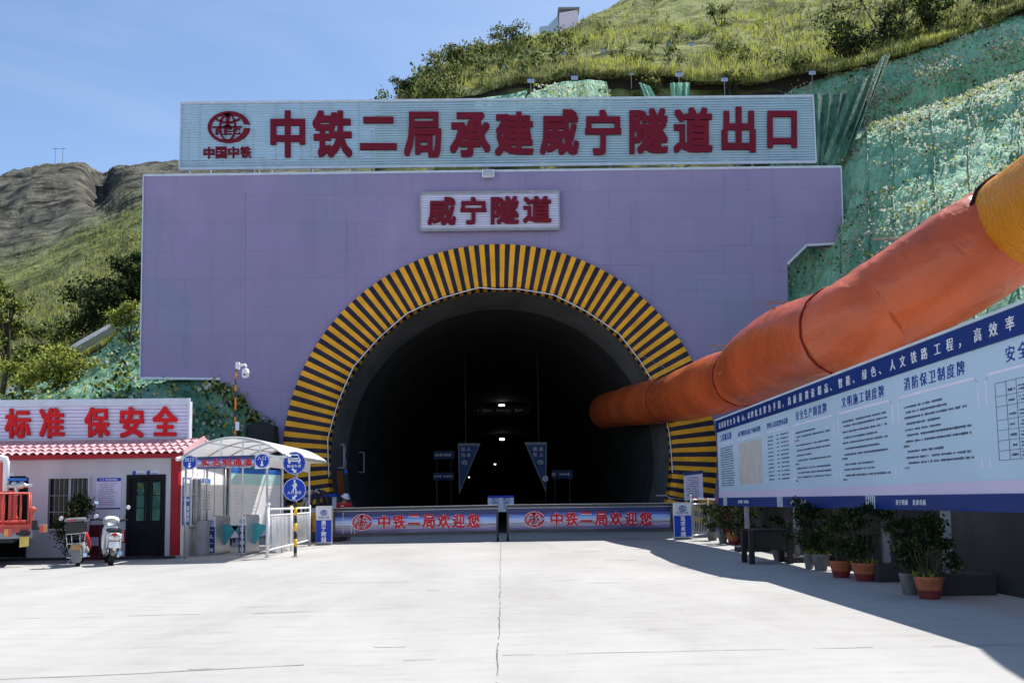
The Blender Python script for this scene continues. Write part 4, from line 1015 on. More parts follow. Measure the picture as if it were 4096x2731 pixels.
# ================================================================== POTTED SHRUBS
M['terracotta'] = mat('terracotta', (0.40, 0.12, 0.055), 0.65, 0.25, 6)
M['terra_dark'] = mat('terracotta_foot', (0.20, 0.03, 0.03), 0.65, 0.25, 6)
M['pot_grey'] = mat('pot_grey', (0.17, 0.16, 0.155), 0.75, 0.25, 6)
M['soil'] = mat('soil', (0.03, 0.022, 0.016), 0.95, 0.4, 10)
def potted(u, v, wpx, hpx, plant, pot, seed, label, low=True, wd=None, dy=0):
    b_ = P(u, v, Z=0); b_.y += dy; k = b_.y/FPX; r = wpx*k/2; h = hpx*k; rnd = random.Random(seed)
    e = empty('potted_shrub', b_, label, 'potted plant', 'potted shrubs under the notice board')
    body = M['terracotta'] if pot == 't' else M['pot_grey']
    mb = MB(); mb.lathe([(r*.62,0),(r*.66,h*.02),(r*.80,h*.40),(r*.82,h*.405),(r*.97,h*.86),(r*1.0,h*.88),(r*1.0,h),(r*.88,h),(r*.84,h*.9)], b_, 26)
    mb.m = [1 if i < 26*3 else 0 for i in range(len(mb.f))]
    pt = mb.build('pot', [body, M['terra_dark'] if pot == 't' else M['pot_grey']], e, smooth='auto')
    sb = MB(); sb.lathe([(r*.86,h*.88),(r*.86,h*.9)], b_, 20); sb.build('soil', M['soil'], e)
    st, lf = MB(), MB(); wd = wd or plant*.92
    for i in range(17):
        an = rnd.uniform(0,6.28); rr = wd*.5*rnd.uniform(.10,.95); hz = h + (plant)*rnd.uniform(.16,.96)
        p = b_ + Vector((math.cos(an)*rr, math.sin(an)*rr, hz)); s = b_ + Vector((math.cos(an)*r*.3, math.sin(an)*r*.3, h*.88))
        mid_ = s.lerp(p,.5) + Vector((rnd.uniform(-.06,.06), rnd.uniform(-.06,.06), .03)); st.tube([s, mid_, p], [.012,.008,.003], 5)
        cluster(lf, p, (wd*.22, wd*.22, plant*.12), 150, .055, rnd, (1,9,1,0), .6, .2)
        for q in range(12): leaf(lf, s.lerp(p, rnd.uniform(.3,1)) + Vector((rnd.gauss(0,.05),rnd.gauss(0,.05),0)), .06, rnd, rnd.choice((0,1,0)), .3)
    if low:
        for _ in range(90):
            a = rnd.uniform(0,6.28); q = rnd.uniform(0,.95)*r
            leaf(lf, b_ + Vector((math.cos(a)*q, math.sin(a)*q, h*.9)), .10, rnd, rnd.choice((3,3,0)), 1.6, .35)
    st.build('stem', M['bark'], e); lf.build('foliage', LEAFM, e)
potted(3720,2393,112,88,.80,'t',71,'big terracotta pot with thin upright shrub, nearest to the camera')
potted(3640,2376,76,84,.72,'g',72,'grey pot tucked behind the nearest terracotta pot',False)
potted(3462,2322,102,72,.92,'t',73,'terracotta pot with lettuce green undergrowth beside a concrete footing')
potted(3366,2308,89,66,.95,'t',74,'rounded terracotta pot with a tall dark bush, third terracotta pot from the camera',False)
potted(3284,2278,70,64,1.0,'g',75,'grey pot with a tall dark bush next to the wooden stand')
potted(3238,2274,44,62,.95,'g',76,'narrow grey pot half hidden behind another grey pot right of the wooden stand',True)
potted(3114,2238,50,40,.75,'g',77,'grey pot seen between the legs of the wooden stand',False)
potted(2997,2194,30,42,.85,'g',78,'grey pot just left of the wooden stand',False)
potted(2935,2177,52,36,1.0,'t',79,'reddish pot with yellow green shoots left of the wooden stand')
potted(2892,2172,40,36,.95,'g',80,'grey pot standing beside the small reddish pot',False)
potted(2850,2160,48,34,1.0,'g',81,'grey pot nearest the tunnel gate by the railing',False)
# dark wooden stand
M['darkwood'] = mat('dark_wood', (0.028, 0.024, 0.022), 0.6, 0.35, 5, .2, 30, stretch=(1,1,.2))
b_ = P(3085, 2254, Z=0); e = empty('wooden_stand', b_, 'dark wooden box stand on four legs among the potted shrubs', 'stand'); k = b_.y/FPX
w2 = 76*k; dp = .55
for sx in (-1,1):
    for sy in (0,1): MB().box(b_.x+sx*w2-.05, b_.x+sx*w2+.05, b_.y+sy*dp-.05, b_.y+sy*dp+.05, 0, .72+.03*sx).build('leg', M['darkwood'], e, bevel=.006)
MB().box(b_.x-w2+.06, b_.x+w2-.06, b_.y-.03, b_.y+dp+.03, .28, .66).build('box', M['darkwood'], e, bevel=.008)
MB().box(b_.x-w2+.02, b_.x+w2-.02, b_.y-.07, b_.y+dp+.07, .665, .70).build('top', M['darkwood'], e, bevel=.006)

# ================================================================== GATES
def banner_mat():
    m, t, b = nodes('gate_banner')
    tc = N(t, 'ShaderNodeTexCoord'); sp = N(t, 'ShaderNodeSeparateXYZ'); t.links.new(tc.outputs['Generated'], sp.inputs[0])
    mp = N(t, 'ShaderNodeMapping'); mp.inputs['Scale'].default_value = (2.0, 1, 9.0); mp.inputs['Rotation'].default_value = (0, R(12), 0); t.links.new(tc.outputs['Generated'], mp.inputs[0])
    n = N(t, 'ShaderNodeTexNoise'); n.inputs['Scale'].default_value = 1.6; n.inputs['Detail'].default_value = 6; t.links.new(mp.outputs[0], n.inputs[0])
    ma = N(t, 'ShaderNodeMath', operation='MULTIPLY_ADD'); ma.inputs[1].default_value = .45; t.links.new(n.outputs[0], ma.inputs[0]); t.links.new(sp.outputs[2], ma.inputs[2])
    c = ramp(t, ma.outputs[0], [(.24,(.03,.025,.10)),(.40,(.17,.14,.32)),(.52,(.36,.34,.42)),(.56,(.12,.12,.16)),(.60,(.55,.55,.66)),(.78,(.26,.42,.80)),(.92,(.03,.08,.42)),(1.0,(.015,.02,.12))])
    t.links.new(c, b.inputs['Base Color']); b.inputs['Roughness'].default_value = .35
    return m
M['banner'] = banner_mat()
def gate(label, u0, u1, vt0, vt1, vb0, vb1, Y, chars, lg, post_u, seed):
    TLg, TRg, BLg, BRg = P(u0,vt0,Y=Y), P(u1,vt1,Y=Y), P(u0,vb0,Y=Y), P(u1,vb1,Y=Y)
    e = empty('sliding_gate', ((TLg.x+TRg.x)/2, Y, 0), label, 'gate')
    def at(s, k): return TLg.lerp(TRg,s).lerp(BLg.lerp(BRg,s),k)
    fm = MB(); H = (TLg-BLg).length; dvec = Vector((0,0,1))
    fm.hexa([at(0,.11),at(1,.11),at(1,.11)+Vector((0,.1,0)),at(0,.11)+Vector((0,.1,0)),at(0,0),at(1,0),at(1,0)+Vector((0,.1,0)),at(0,0)+Vector((0,.1,0))])
    fm.hexa([at(0,1),at(1,1),at(1,1)+Vector((0,.1,0)),at(0,1)+Vector((0,.1,0)),at(0,.90),at(1,.90),at(1,.90)+Vector((0,.1,0)),at(0,.90)+Vector((0,.1,0))])
    for s in (0.005, .995): fm.bar(at(s,.11)+Vector((0,.05,0)), at(s,.9)+Vector((0,.05,0)), .05, .09)
    fm.build('frame', M['gate_frame'], e)
    MB().hexa([at(.01,.9)+Vector((0,.03,0)),at(.99,.9)+Vector((0,.03,0)),at(.99,.9)+Vector((0,.06,0)),at(.01,.9)+Vector((0,.06,0)),at(.01,.11)+Vector((0,.03,0)),at(.99,.11)+Vector((0,.03,0)),at(.99,.11)+Vector((0,.06,0)),at(.01,.11)+Vector((0,.06,0))]).build('banner', M['banner'], e)
    hl = MB(); hl.bar(at(0,.115)+Vector((0,-.004,0)), at(1,.115)+Vector((0,-.004,0)), .012); hl.bar(at(0,0)+Vector((0,0,.004)), at(1,0)+Vector((0,0,.004)), .012)
    hl.build('edge_trim', M['steel'], e)
    ps = MB(); rb = MB()
    p = P(post_u, 2163, Y=Y)
    wt = MB(); wt.tube([(p.x, Y+.05, .10), (p.x, Y+.05, TRg.z)], .03, 8); wt.build('post', M['gate_frame'], e, smooth=True)
    for dx in (-.06,.06):
        rot = Matrix.Rotation(R(90), 3, 'Y'); wb = MB(); wb.lathe([(.055,-.02),(.06,-.012),(.06,.012),(.055,.02)], (p.x+dx*.3, Y+.05+dx, .06), 14, rot=rot); wb.build('wheel', M['black'], e, smooth=True)
    for s in (.06, .11, .13):
        if lg < 1460: MB().bar(at(s,.9)+Vector((0,-.0,0)), at(s,.55 if s>.07 else .15)+Vector((0,-.0,0)), .012).build('bar', M['steel'], e)
    wd = (P(lg+40,2088,Y=Y).x - P(lg-40,2088,Y=Y).x)
    hm = MB(); emblem(hm, P(lg, (chars[0][2]+chars[0][4])/2+2, Y=Y), wd*1.06, (1,0,.014), (0,0,1), (0,-.012,0), lw=.10, letters=False); hm.build('emblem_halo', M['white'], e)
    em = MB(); emblem(em, P(lg, (chars[0][2]+chars[0][4])/2+2, Y=Y-.012), wd, (1,0,.014), (0,0,1), (0,-.012,0), lw=.045); em.build('emblem', M['gate_red'], e)
    for ch, l, t_, r, b2 in chars: char_on(e, ch, (l,t_,r,b2), Y-.001, .012, [M['gate_red'], M['white']], .062, .062)
    return e
M['gate_frame'] = mat('gate_frame', (0.055, 0.055, 0.058), .45, .2, 2)
M['gate_red'] = mat('gate_letter', (0.50, 0.015, 0.04), .4, .15, 2)
YG = 28.8; txt = '中铁二局欢迎您'
def gate_chars(l0, pitch, wd, t0, slope): return [(ch, l0+pitch*i, t0-slope*i, l0+pitch*i+wd, t0-slope*i+(56 if ch!='二' else 40)) for i, ch in enumerate(txt)]
gate('left leaf of the dark sliding gate with a welcome banner, joined at the yard centre', 1333, 1992, 2032, 2019, 2147, 2133, YG, gate_chars(1512,59.5,49,2058,.8), 1449, 1991, 1)
gate('right leaf of the dark sliding gate with a welcome banner, partly in the duct shadow', 2028, 2688, 2018, 2011, 2130, 2124, YG, gate_chars(2202,59.3,49,2047,.4), 2138, 2031, 2)

# ================================================================== LIGHT BOX SIGNS
M['boxwhite'] = mat('lightbox_white', (0.60,0.63,0.70), .35, .05, 2)
def lightbox(label, l, t_, r, b_, Y, words_, em=True):
    A, C = P(l,b_,Y=Y), P(r,t_,Y=Y); x0, x1, z1 = A.x, C.x, C.z; wd = x1-x0
    e = empty('light_box_sign', ((x0+x1)/2, Y, 0), label, 'sign'); zs = z1 - (z1)*.36
    MB().box(x0, x1, Y, Y+.14, .04, z1).build('case', M['steel'], e, bevel=.03)
    MB().box(x0+.01, x1-.01, Y+.01, Y+.13, 0, .04).build('base', M['grey'], e)
    MB().box(x0+.025, x1-.025, Y-.008, Y+.02, zs, z1-.05).build('header', M['boxwhite'], e)
    MB().box(x0+.02, x1-.02, Y-.01, Y+.02, .10, zs-.004).build('panel', M['blue'], e)
    em = MB(); emblem(em, ((x0+x1)/2, Y-.008, zs+(z1-zs)*.52), wd*.44, (1,0,0), (0,0,1), (0,-.004,0), lw=.05); em.build('emblem', M['inkblue'], e)
    tx = MB(); s = wd*.15; put_text(tx, '中国中铁', ((x0+x1)/2-2.25*s, Y-.008, zs+(z1-zs)*.10), (1,0,0), (0,0,1), (0,-.004,0), s, s*1.12, .02); tx.build('company_name', M['inkblue'], e)
    n = len(words_); H = zs-.10; s = H/n*.96
    for i, ch in enumerate(words_):
        mb = MB(); put_text(mb, ch, ((x0+x1)/2-s/2, Y-.010, zs - H*(i+1)/n + (H/n-s)/2), (1,0,0), (0,0,1), (0,-.005,0), s, bold=.036); mb.build('character', M['white'], e)
lightbox('blue and white upright light box in sunlight at the left end of the gate', 1262, 2022, 1328, 2178, 28.0, '勇于跨越')
lightbox('blue and white upright light box in shade at the right end of the gate', 2696, 2006, 2766, 2152, 28.2, '追求卓越')

# centre sign behind the gate
e = empty('direction_sign', P(2003, 2040, Y=33.5), 'light blue exit and entrance sign standing behind the gap between the gate leaves', 'sign')
A, C = P(1952,2047,Y=33.5), P(2055,1981,Y=33.5)
MB().box(A.x, C.x, 33.5, 33.56, A.z, C.z).build('panel', M['boxwhite'], e); MB().box(A.x, C.x, 33.49, 33.499, C.z-.08, C.z).build('header', M['blue'], e)
for w_, u in (('出口',1966),('进口',2012)):
    q = P(u, 2001, Y=33.49); mb = MB(); put_text(mb, w_, q, (1,0,0), (0,0,1), (0,-.004,0), .13, .145, .02); mb.build('lettering', M['inkblue'], e)
    mb = MB(); a = q + Vector((0,0,-.06)); mb.box(a.x, a.x+.30, 33.486, 33.49, a.z, a.z+.02)
    mb.tube([(q.x+.15+.11*math.cos(6.2832*i/24), 33.487, q.z-.20+.11*math.sin(6.2832*i/24)) for i in range(24)], .010, 5, closed=True); mb.build('symbol', M['inkblue'], e)
for s in (.12,.88): MB().bar((A.x+(C.x-A.x)*s, 33.58, 0), (A.x+(C.x-A.x)*s, 33.58, A.z+.2), .04).build('post', M['grey'], e)

# ---- right end: railing, notice, barrier
e = empty('steel_railing', P(2767,2156,Z=0), 'stainless steel railing beside the shaded light box sign', 'railing'); b_ = e.location
MB().tube([(b_.x,b_.y,0),(b_.x,b_.y,1.38)], .03, 10).build('post', M['steel'], e, smooth=True); MB().ell((b_.x,b_.y,1.41), .042).build('finial', M['steel'], e, smooth=True)
far_ = Vector((b_.x+.9, b_.y+1.4, 0))
mb = MB(); [mb.tube([(b_.x,b_.y,z),(far_.x,far_.y,z)], .02, 8) for z in (1.30,1.15,.12)]; mb.build('rail', M['steel'], e, smooth=True)
for i in range(1,11): q = b_.lerp(far_, i/10.5); MB().tube([(q.x,q.y,.12),(q.x,q.y,1.15)], .010, 6).build('baluster', M['steel'], e)
MB().tube([(far_.x,far_.y,0),(far_.x,far_.y,1.35)], .03, 10).build('post', M['steel'], e, smooth=True)
e = empty('notice', P(2772,1995,Y=34.8), 'pale lilac notice panel standing in front of the right foot of the arch', 'notice')
A, C = P(2738,2000,Y=34.8), P(2803,1884,Y=34.8)
MB().hexa([(A.x,34.8,A.z),(C.x,34.5,A.z),(C.x,34.55,A.z),(A.x,34.85,A.z),(A.x,34.8,C.z-.05),(C.x,34.5,C.z+.04),(C.x,34.55,C.z+.04),(A.x,34.85,C.z-.05)]).build('panel', M['board_low'], e)
mb = MB(); mb.hexa([(A.x,34.79,C.z-.18),(C.x,34.49,C.z-.10),(C.x,34.495,C.z-.10),(A.x,34.795,C.z-.18),(A.x,34.79,C.z-.05),(C.x,34.49,C.z+.04),(C.x,34.495,C.z+.04),(A.x,34.795,C.z-.05)]); mb.build('header', M['navyblue'], e)
mb = MB(); [bars_text(mb, (A.x+.08, 34.76, C.z-.28-.09*i), Vector((1,-.45,0)).normalized(), (0,0,1), (0,-.01,0), .5, .04, rnd) for i in range(9)]; mb.build('print', M['ink'], e)
for s in (.15,.85): MB().bar((A.x+(C.x-A.x)*s, 34.9, 0), (A.x+(C.x-A.x)*s, 34.9, A.z+.3), .04).build('leg', M['grey'], e)
e = empty('boom_barrier', P(2830,2140,Y=30), 'red and white barrier boom lying behind the railing at the right', 'barrier')
M['boom_red'] = mat('boom_red', (.40,.02,.05), .4, .1)
a = P(2772,1990,Y=30.2); c = P(2905,2000,Y=29.6)
for i in range(6): MB().bar(a.lerp(c,i/6), a.lerp(c,(i+1)/6), .06).build('stripe', [M['boom_red'],M['white']][i%2], e)
MB().box(c.x-.12, c.x+.12, 29.5, 29.75, 0, 1.1).build('housing', M['boom_red'], e, bevel=.01); MB().bar((a.x,a.y,0),(a.x,a.y,a.z), .05).build('post', M['grey'], e)
# ================================================================== SITE OFFICE
YS = 22.2
def S(u, v, dy=0.0): return P(u, v, Y=YS-dy)
xr = S(712, 2100).x; zt_ = 2.62; XL = -15.0
def side(y): return xr - .07*(y - YS)                    # the right hand wall drifts left with depth
office = empty('site_office', (xr, YS, 0), 'low white site office with a red tiled roof and dark doorway', 'building')
dx0, dx1 = S(512,2100).x, S(652,2100).x; dzt = S(580,1905).z
wx0, wx1 = S(196,2000).x, S(354,2000).x; wz0, wz1 = S(270,2113).z, S(270,1913).z
ox1 = S(103,2100).x; ozt = S(50,1910).z; ox0 = ox1 - 1.0
def wall_open(mb, xs, xe, y0, y1, z1, holes):
    cuts = sorted(holes); x = xs
    for (a, c, za, zb_) in cuts:
        mb.box(x, a, y0, y1, 0, z1); 
        if za > 0: mb.box(a, c, y0, y1, 0, za)
        mb.box(a, c, y0, y1, zb_, z1); x = c
    mb.box(x, xe, y0, y1, 0, z1)
mb = MB(); wall_open(mb, XL, xr-.16, YS, YS+.10, zt_, [(ox0,ox1,0,ozt),(wx0,wx1,wz0,wz1),(dx0,dx1,0,dzt)])
mb.build('wall', M['offwhite'], office)
YE = 26.6
mb = MB(); gx0, gx1 = P(530,2000,Y=YE).x, P(660,2000,Y=YE).x
wall_open(mb, XL, side(YE)-.05, YE, YE+.1, 2.7, [(gx0,gx1,.75,2.25)]); mb.build('back_wall', M['offwhite'], office)
mb = MB(); n_ = 1
mb.hexa([(side(YS+.1)-.10,YS+.1,0),(side(YS+.1),YS+.1,0),(side(27),27,0),(side(27)-.1,27,0),(side(YS+.1)-.10,YS+.1,2.6),(side(YS+.1),YS+.1,2.6),(side(27),27,2.6),(side(27)-.1,27,2.6)])
mb.build('side_wall', M['white'], office)
MB().box(XL, xr-.3, YS+.1, YE, 0.01, .05).build('floor', M['grey'], office)
MB().box(XL, xr-.02, YS-.12, YS, 0, .07).build('plinth', M['dark'], office, bevel=.01)
mb = MB(); mb.box(xr-.19, xr+.01, YS-.05, YS+.15, .07, zt_); mb.build('corner_post', M['darkred'], office, bevel=.008)
MB().box(xr-.28, xr+.04, YS-.08, YS+.2, 0, .075).build('post_base', M['grey'], office, bevel=.01)
# ribs of the side wall panels
mb = MB()
for k in (1.2, 2.3, 3.4, 4.5): y = YS + k; mb.box(side(y), side(y)+.02, y-.02, y+.02, .0, 2.6)
mb.build('panel_joint', M['offwhite'], office)
# roof: sheets pressed as tiles
M['tile'] = mat('roof_tile', (0.56, 0.33, 0.35), 0.4, 0.15, 1.2, .1, 20)
def tile_roof(x0, x1, ya, za, yb, zb_, nrow, pitch):
    mb = MB(); k = 6; nx = int((x1-x0)/pitch*k); vs = []
    for r in range(nrow):
        for e_ in (0, 1):
            f = (r + e_*.999)/nrow; y = ya + (yb-ya)*f; z = za + (zb_-za)*f + (.085 if e_ == 0 else .03)
            for i in range(nx+1):
                w_ = math.sin(2*math.pi*i/k); vs.append((x0 + (x1-x0)*i/nx, y - (.03 if e_==0 else 0), z + .032*w_ - (.012 if e_==0 else 0)*abs(w_)))
    n = nx+1; mb.add(vs, [(r*n+i, r*n+i+1, (r+1)*n+i+1, (r+1)*n+i) for r in range(nrow*2-1) for i in range(nx)])
    return mb
ev = S(300,1824,.45); xroof = xr + .28
tile_roof(XL, xroof, YS-.45, zt_+.02, 23.3, 3.10, 4, .21).build('roof', M['tile'], office)
mb = MB(); mb.hexa([(XL,23.3,3.12),(xroof,23.3,3.12),(xroof-.4,27.2,2.72),(XL,27.2,2.72),(XL,23.3,3.18),(xroof,23.3,3.18),(xroof-.4,27.2,2.78),(XL,27.2,2.78)]); mb.build('rear_roof', M['tile'], office)
MB().box(XL, xroof-.02, YS-.42, YS-.37, zt_-.05, zt_+.06).build('fascia', M['darkred'], office)
mb = MB(); mb.hexa([(xroof-.05,YS-.42,zt_-.03),(xroof,YS-.42,zt_-.03),(xroof,23.3,3.06),(xroof-.05,23.3,3.06),(xroof-.05,YS-.42,zt_+.12),(xroof,YS-.42,zt_+.12),(xroof,23.3,3.23),(xroof-.05,23.3,3.23)]); mb.build('verge', M['tile'], office)
MB().box(XL, xr, YS-.36, YS+.0, zt_-.045, zt_-.02).build('soffit', M['offwhite'], office)
MB().box(XL, xr-.2, YS+.1, YE, 2.62, 2.66).build('ceiling', M['offwhite'], office)
# door
M['glass_dark'] = mat('dark_glass', (0.010,0.011,0.012), .18, .2, 2, spec=.25)
M['doorwood'] = mat('door_dark', (0.010,0.009,0.010), .7, .4, 3, spec=.15)
def glass(name):
    m, t, b = nodes(name); b.inputs['Base Color'].default_value = (.9,.95,.95,1); b.inputs['Roughness'].default_value = .02
    b.inputs['Transmission Weight'].default_value = 1; b.inputs['IOR'].default_value = 1.03; return m
M['glass'] = glass('clear_glass')
fr = MB(); fr.box(dx0-.05, dx0+.04, YS-.03, YS+.1, .07, dzt+.05); fr.box(dx1-.04, dx1+.05, YS-.03, YS+.1, .07, dzt+.05); fr.box(dx0+.04, dx1-.04, YS-.03, YS+.1, dzt-.06, dzt+.05)
door = fr.build('door', M['doorwood'], office)
gz0, gz1 = S(600,2081).z, S(600,1927).z; g0, g1 = S(541,2000).x, S(641,2000).x
MB().box(dx0+.04, g0, YS+.02, YS+.06, .07, dzt-.06).build('leaf', M['doorwood'], door)
lf = MB(); lf.box(g0, g1, YS+.02, YS+.06, .07, gz0); lf.box(g0, g1, YS+.02, YS+.06, gz1, dzt-.06); lf.box(g1, dx1-.04, YS+.02, YS+.06, .07, dzt-.06)
lf.box(g0+.05, g0+.30, YS+.012, YS+.02, .15, gz0-.15); lf.box(g0+.36, g1-.06, YS+.012, YS+.02, .15, gz0-.15)
lf.build('leaf', M['doorwood'], door)
gb = MB()
for k in (0,.36,.44,.56,.64,1): x = g0 + (g1-g0)*k; gb.box(x-.012, x+.012, YS+.015, YS+.06, gz0, gz1)
for k in (.33,.66): z = gz0 + (gz1-gz0)*k; gb.box(g0, g1, YS+.013, YS+.05, z-.008, z+.008)
gb.box((g0+g1)/2-.03, (g0+g1)/2+.03, YS+.010, YS+.06, gz0, gz1); gb.build('grille', M['doorwood'], door)
MB().box(g0, g1, YS+.035, YS+.04, gz0, gz1).build('pane', M['glass'], door)
# left doorway
lfm = MB(); lfm.box(ox0-.03, ox0+.03, YS-.02, YS+.1, .07, ozt); lfm.box(ox1-.03, ox1+.03, YS-.02, YS+.1, .07, ozt); lfm.box(ox0+.03, ox1-.03, YS-.02, YS+.1, ozt-.04, ozt+.04)
d2 = lfm.build('door', M['doorwood'], office); MB().box(ox0+.03, ox1-.03, YS+.3, YS+.34, .07, ozt-.04).build('leaf', M['doorwood'], d2)
# barred window
fr = MB(); T = .05
for x0, x1, z0_, z1_ in [(wx0-T,wx1+T,wz1,wz1+T),(wx0-T,wx1+T,wz0-T,wz0),(wx0-T,wx0,wz0,wz1),(wx1,wx1+T,wz0,wz1)]: fr.box(x0, x1, YS-.05, YS+.1, z0_, z1_)
win = fr.build('window', M['offwhite'], office)
MB().box(wx0, wx1, YS+.06, YS+.07, wz0, wz1).build('pane', M['glass_dark'], win)
sb_ = MB(); sb_.box((wx0+wx1)/2-.03, (wx0+wx1)/2+.03, YS+.03, YS+.058, wz0, wz1); sb_.build('sash', M['offwhite'], win)
gr = MB()
for i in range(9): x = wx0 + (wx1-wx0)*(i+.3)/8.6; gr.tube([(x,YS-.03,wz0),(x,YS-.03,wz1)], .007, 6)
for z in (wz0+(wz1-wz0)*k for k in (.33,.66)): gr.tube([(wx0,YS-.035,z),(wx1,YS-.035,z)], .011, 6)
gr.build('grille', M['grey'], win)
# things on the front wall
def paper(name, label, l, t_, r, b_, header, cat='notice', Yp=YS-.012, lines=12, foot=True, body='board_low'):
    A, C = P(l,b_,Y=Yp), P(r,t_,Y=Yp); e = empty(name, ((A.x+C.x)/2, Yp, A.z), label, cat); H = C.z-A.z; W_ = C.x-A.x
    MB().box(A.x, C.x, Yp, Yp+.01, A.z, C.z).build('sheet', M[body], e)
    MB().box(A.x+.01, C.x-.01, Yp-.003, Yp-.0005, C.z-H*header, C.z-.01).build('header', M['blue'], e)
    if foot: MB().box(A.x+.01, C.x-.01, Yp-.003, Yp-.0005, A.z+.01, A.z+H*.055).build('footer', M['navyblue'], e)
    rr = random.Random(l); pr_ = MB(); hw = MB()
    bars_text(hw, (A.x+W_*.16, Yp-.003, C.z-H*header*.75), (1,0,0), (0,0,1), (0,-.003,0), W_*.72, H*header*.4, rr); hw.build('heading', M['white'], e)
    for i in range(lines): bars_text(pr_, (A.x+W_*.07, Yp-.0005, C.z-H*(header+.05+(.86-header)*(i+.6)/lines)), (1,0,0), (0,0,1), (0,-.003,0), W_*rr.uniform(.55,.84), H*.4/lines*.8, rr)
    pr_.build('print', M['ink'], e); return e
paper('wall_poster', 'white regulation poster with blue header between the barred window and the door', 383, 1908, 486, 2038, .12, lines=13)
def doorplate(l, t_, r, b_, words_, label):
    Yp = YS-.012; A, C = P(l,b_,Y=Yp), P(r,t_,Y=Yp); e = empty('door_plate', ((A.x+C.x)/2, Yp, A.z), label, 'sign'); W_ = C.x-A.x
    MB().box(A.x, C.x, Yp, Yp+.01, A.z, C.z).build('plate', M['boxwhite'], e); MB().box(A.x, A.x+W_*.28, Yp-.003, Yp-.0005, A.z, C.z).build('corner', M['blue'], e)
    mb = MB(); put_text(mb, words_, (A.x+W_*.34, Yp-.0005, A.z+(C.z-A.z)*.22), (1,0,0), (0,0,1), (0,-.003,0), W_*.19, W_*.20, .02); mb.build('lettering', M['inkblue'], e)
doorplate(530,1882,578,1904,'监控室','small blue and white plate over the dark door, left one of two'); doorplate(587,1881,636,1903,'值班室','small blue and white plate over the dark door, right one of two')
doorplate(12,1890,56,1912,'','pale plate over the left doorway behind the truck')
e = empty('extinguisher_sign', S(480,2150), 'red fire extinguisher sign low on the wall beside the dark door', 'sign'); Yp = YS-.012
A, C = P(459,2171,Y=Yp), P(501,2119,Y=Yp); MB().box(A.x, C.x, Yp, Yp+.008, A.z, C.z).build('plate', M['red'], e); W_ = C.x-A.x; H = C.z-A.z
mb = MB(); mb.box(A.x+W_*.66, A.x+W_*.88, Yp-.003, Yp-.0005, A.z+H*.12, A.z+H*.70); mb.prism([(A.x+W_*.66,Yp-.0005,A.z+H*.70),(A.x+W_*.88,Yp-.0005,A.z+H*.70),(A.x+W_*.80,Yp-.0005,A.z+H*.85),(A.x+W_*.74,Yp-.0005,A.z+H*.85)], (0,-.003,0))
mb.box(A.x+W_*.60, A.x+W_*.92, Yp-.003, Yp-.0005, A.z+H*.88, A.z+H*.93)
for k in range(3): mb.prism([(A.x+W_*(.30+.03*k),Yp-.0005,A.z+H*(.25+.2*k)),(A.x+W_*(.52),Yp-.0005,A.z+H*(.42+.2*k)),(A.x+W_*(.52),Yp-.0005,A.z+H*(.47+.2*k)),(A.x+W_*(.30+.03*k),Yp-.0005,A.z+H*(.30+.2*k))], (0,-.003,0))
mb.build('symbol', M['white'], e)
M['maroon'] = mat('maroon_steel', (.10,.008,.02), .45, .2, 3)
e = empty('extinguisher_cabinet', P(376,2205,Y=21.9), 'maroon fire cabinet standing against the office wall between the two scooters', 'cabinet')
A, C = P(354,2218,Y=21.9), P(400,2098,Y=21.9); MB().box(A.x, C.x, 21.9, 22.12, 0.0, C.z).build('body', M['maroon'], e, bevel=.01)
A2, C2 = P(364,2182,Y=21.89), P(393,2148,Y=21.89); MB().box(A2.x, C2.x, 21.885, 21.899, A2.z, C2.z).build('label_plate', M['board_low'], e)
mb = MB(); [bars_text(mb, (A2.x+.02, 21.885, C2.z-.05*i-.05), (1,0,0), (0,0,1), (0,-.003,0), .14, .022, rnd) for i in range(4)]; mb.build('print', M['inkblue'], e)

# dark bush growing in front of the window
shrub('shrub', G(300,2247), 1.0, 1.75, 'dark leafy shrub in front of the barred office window behind the black moped', 'shrub', (2,8,1,0), 63, 2100, .07, 8, 16, low=.12)
# ---- slogan board on the roof
YR = 23.35
sg = empty('slogan_board', P(380,1765,Y=YR), 'lilac slatted slogan board with big red characters standing on the office roof', 'billboard')
TL, TR, BR, BL = P(-500,1619,Y=YR), P(761,1606,Y=YR), P(758,1764,Y=YR), P(-500,1778,Y=YR)
slat_board(sg, TL, TR, BR, BL, 11, .12, M['slat_pale'], M['dark'], [.1,.25,.4,.52,.63,.73,.83,.93,.985], .14, M['grey_trim'])
for u in (-300, 30, 213, 396, 577, 722): a = P(u, 1770, Y=YR+.12); MB().bar((a.x,YR+.12,2.9), (a.x,YR+.12,a.z+.9), .045).build('post', M['steel'], sg)
for ch, l, t_, r, b_ in [('标',22,1634,124,1753),('准',160,1631,259,1753),('保',340,1629,440,1749),('安',480,1627,577,1750),('全',612,1625,711,1744)]: char_on(sg, ch, (l,t_,r,b_), YR-.02, .05, M['red'], .055)

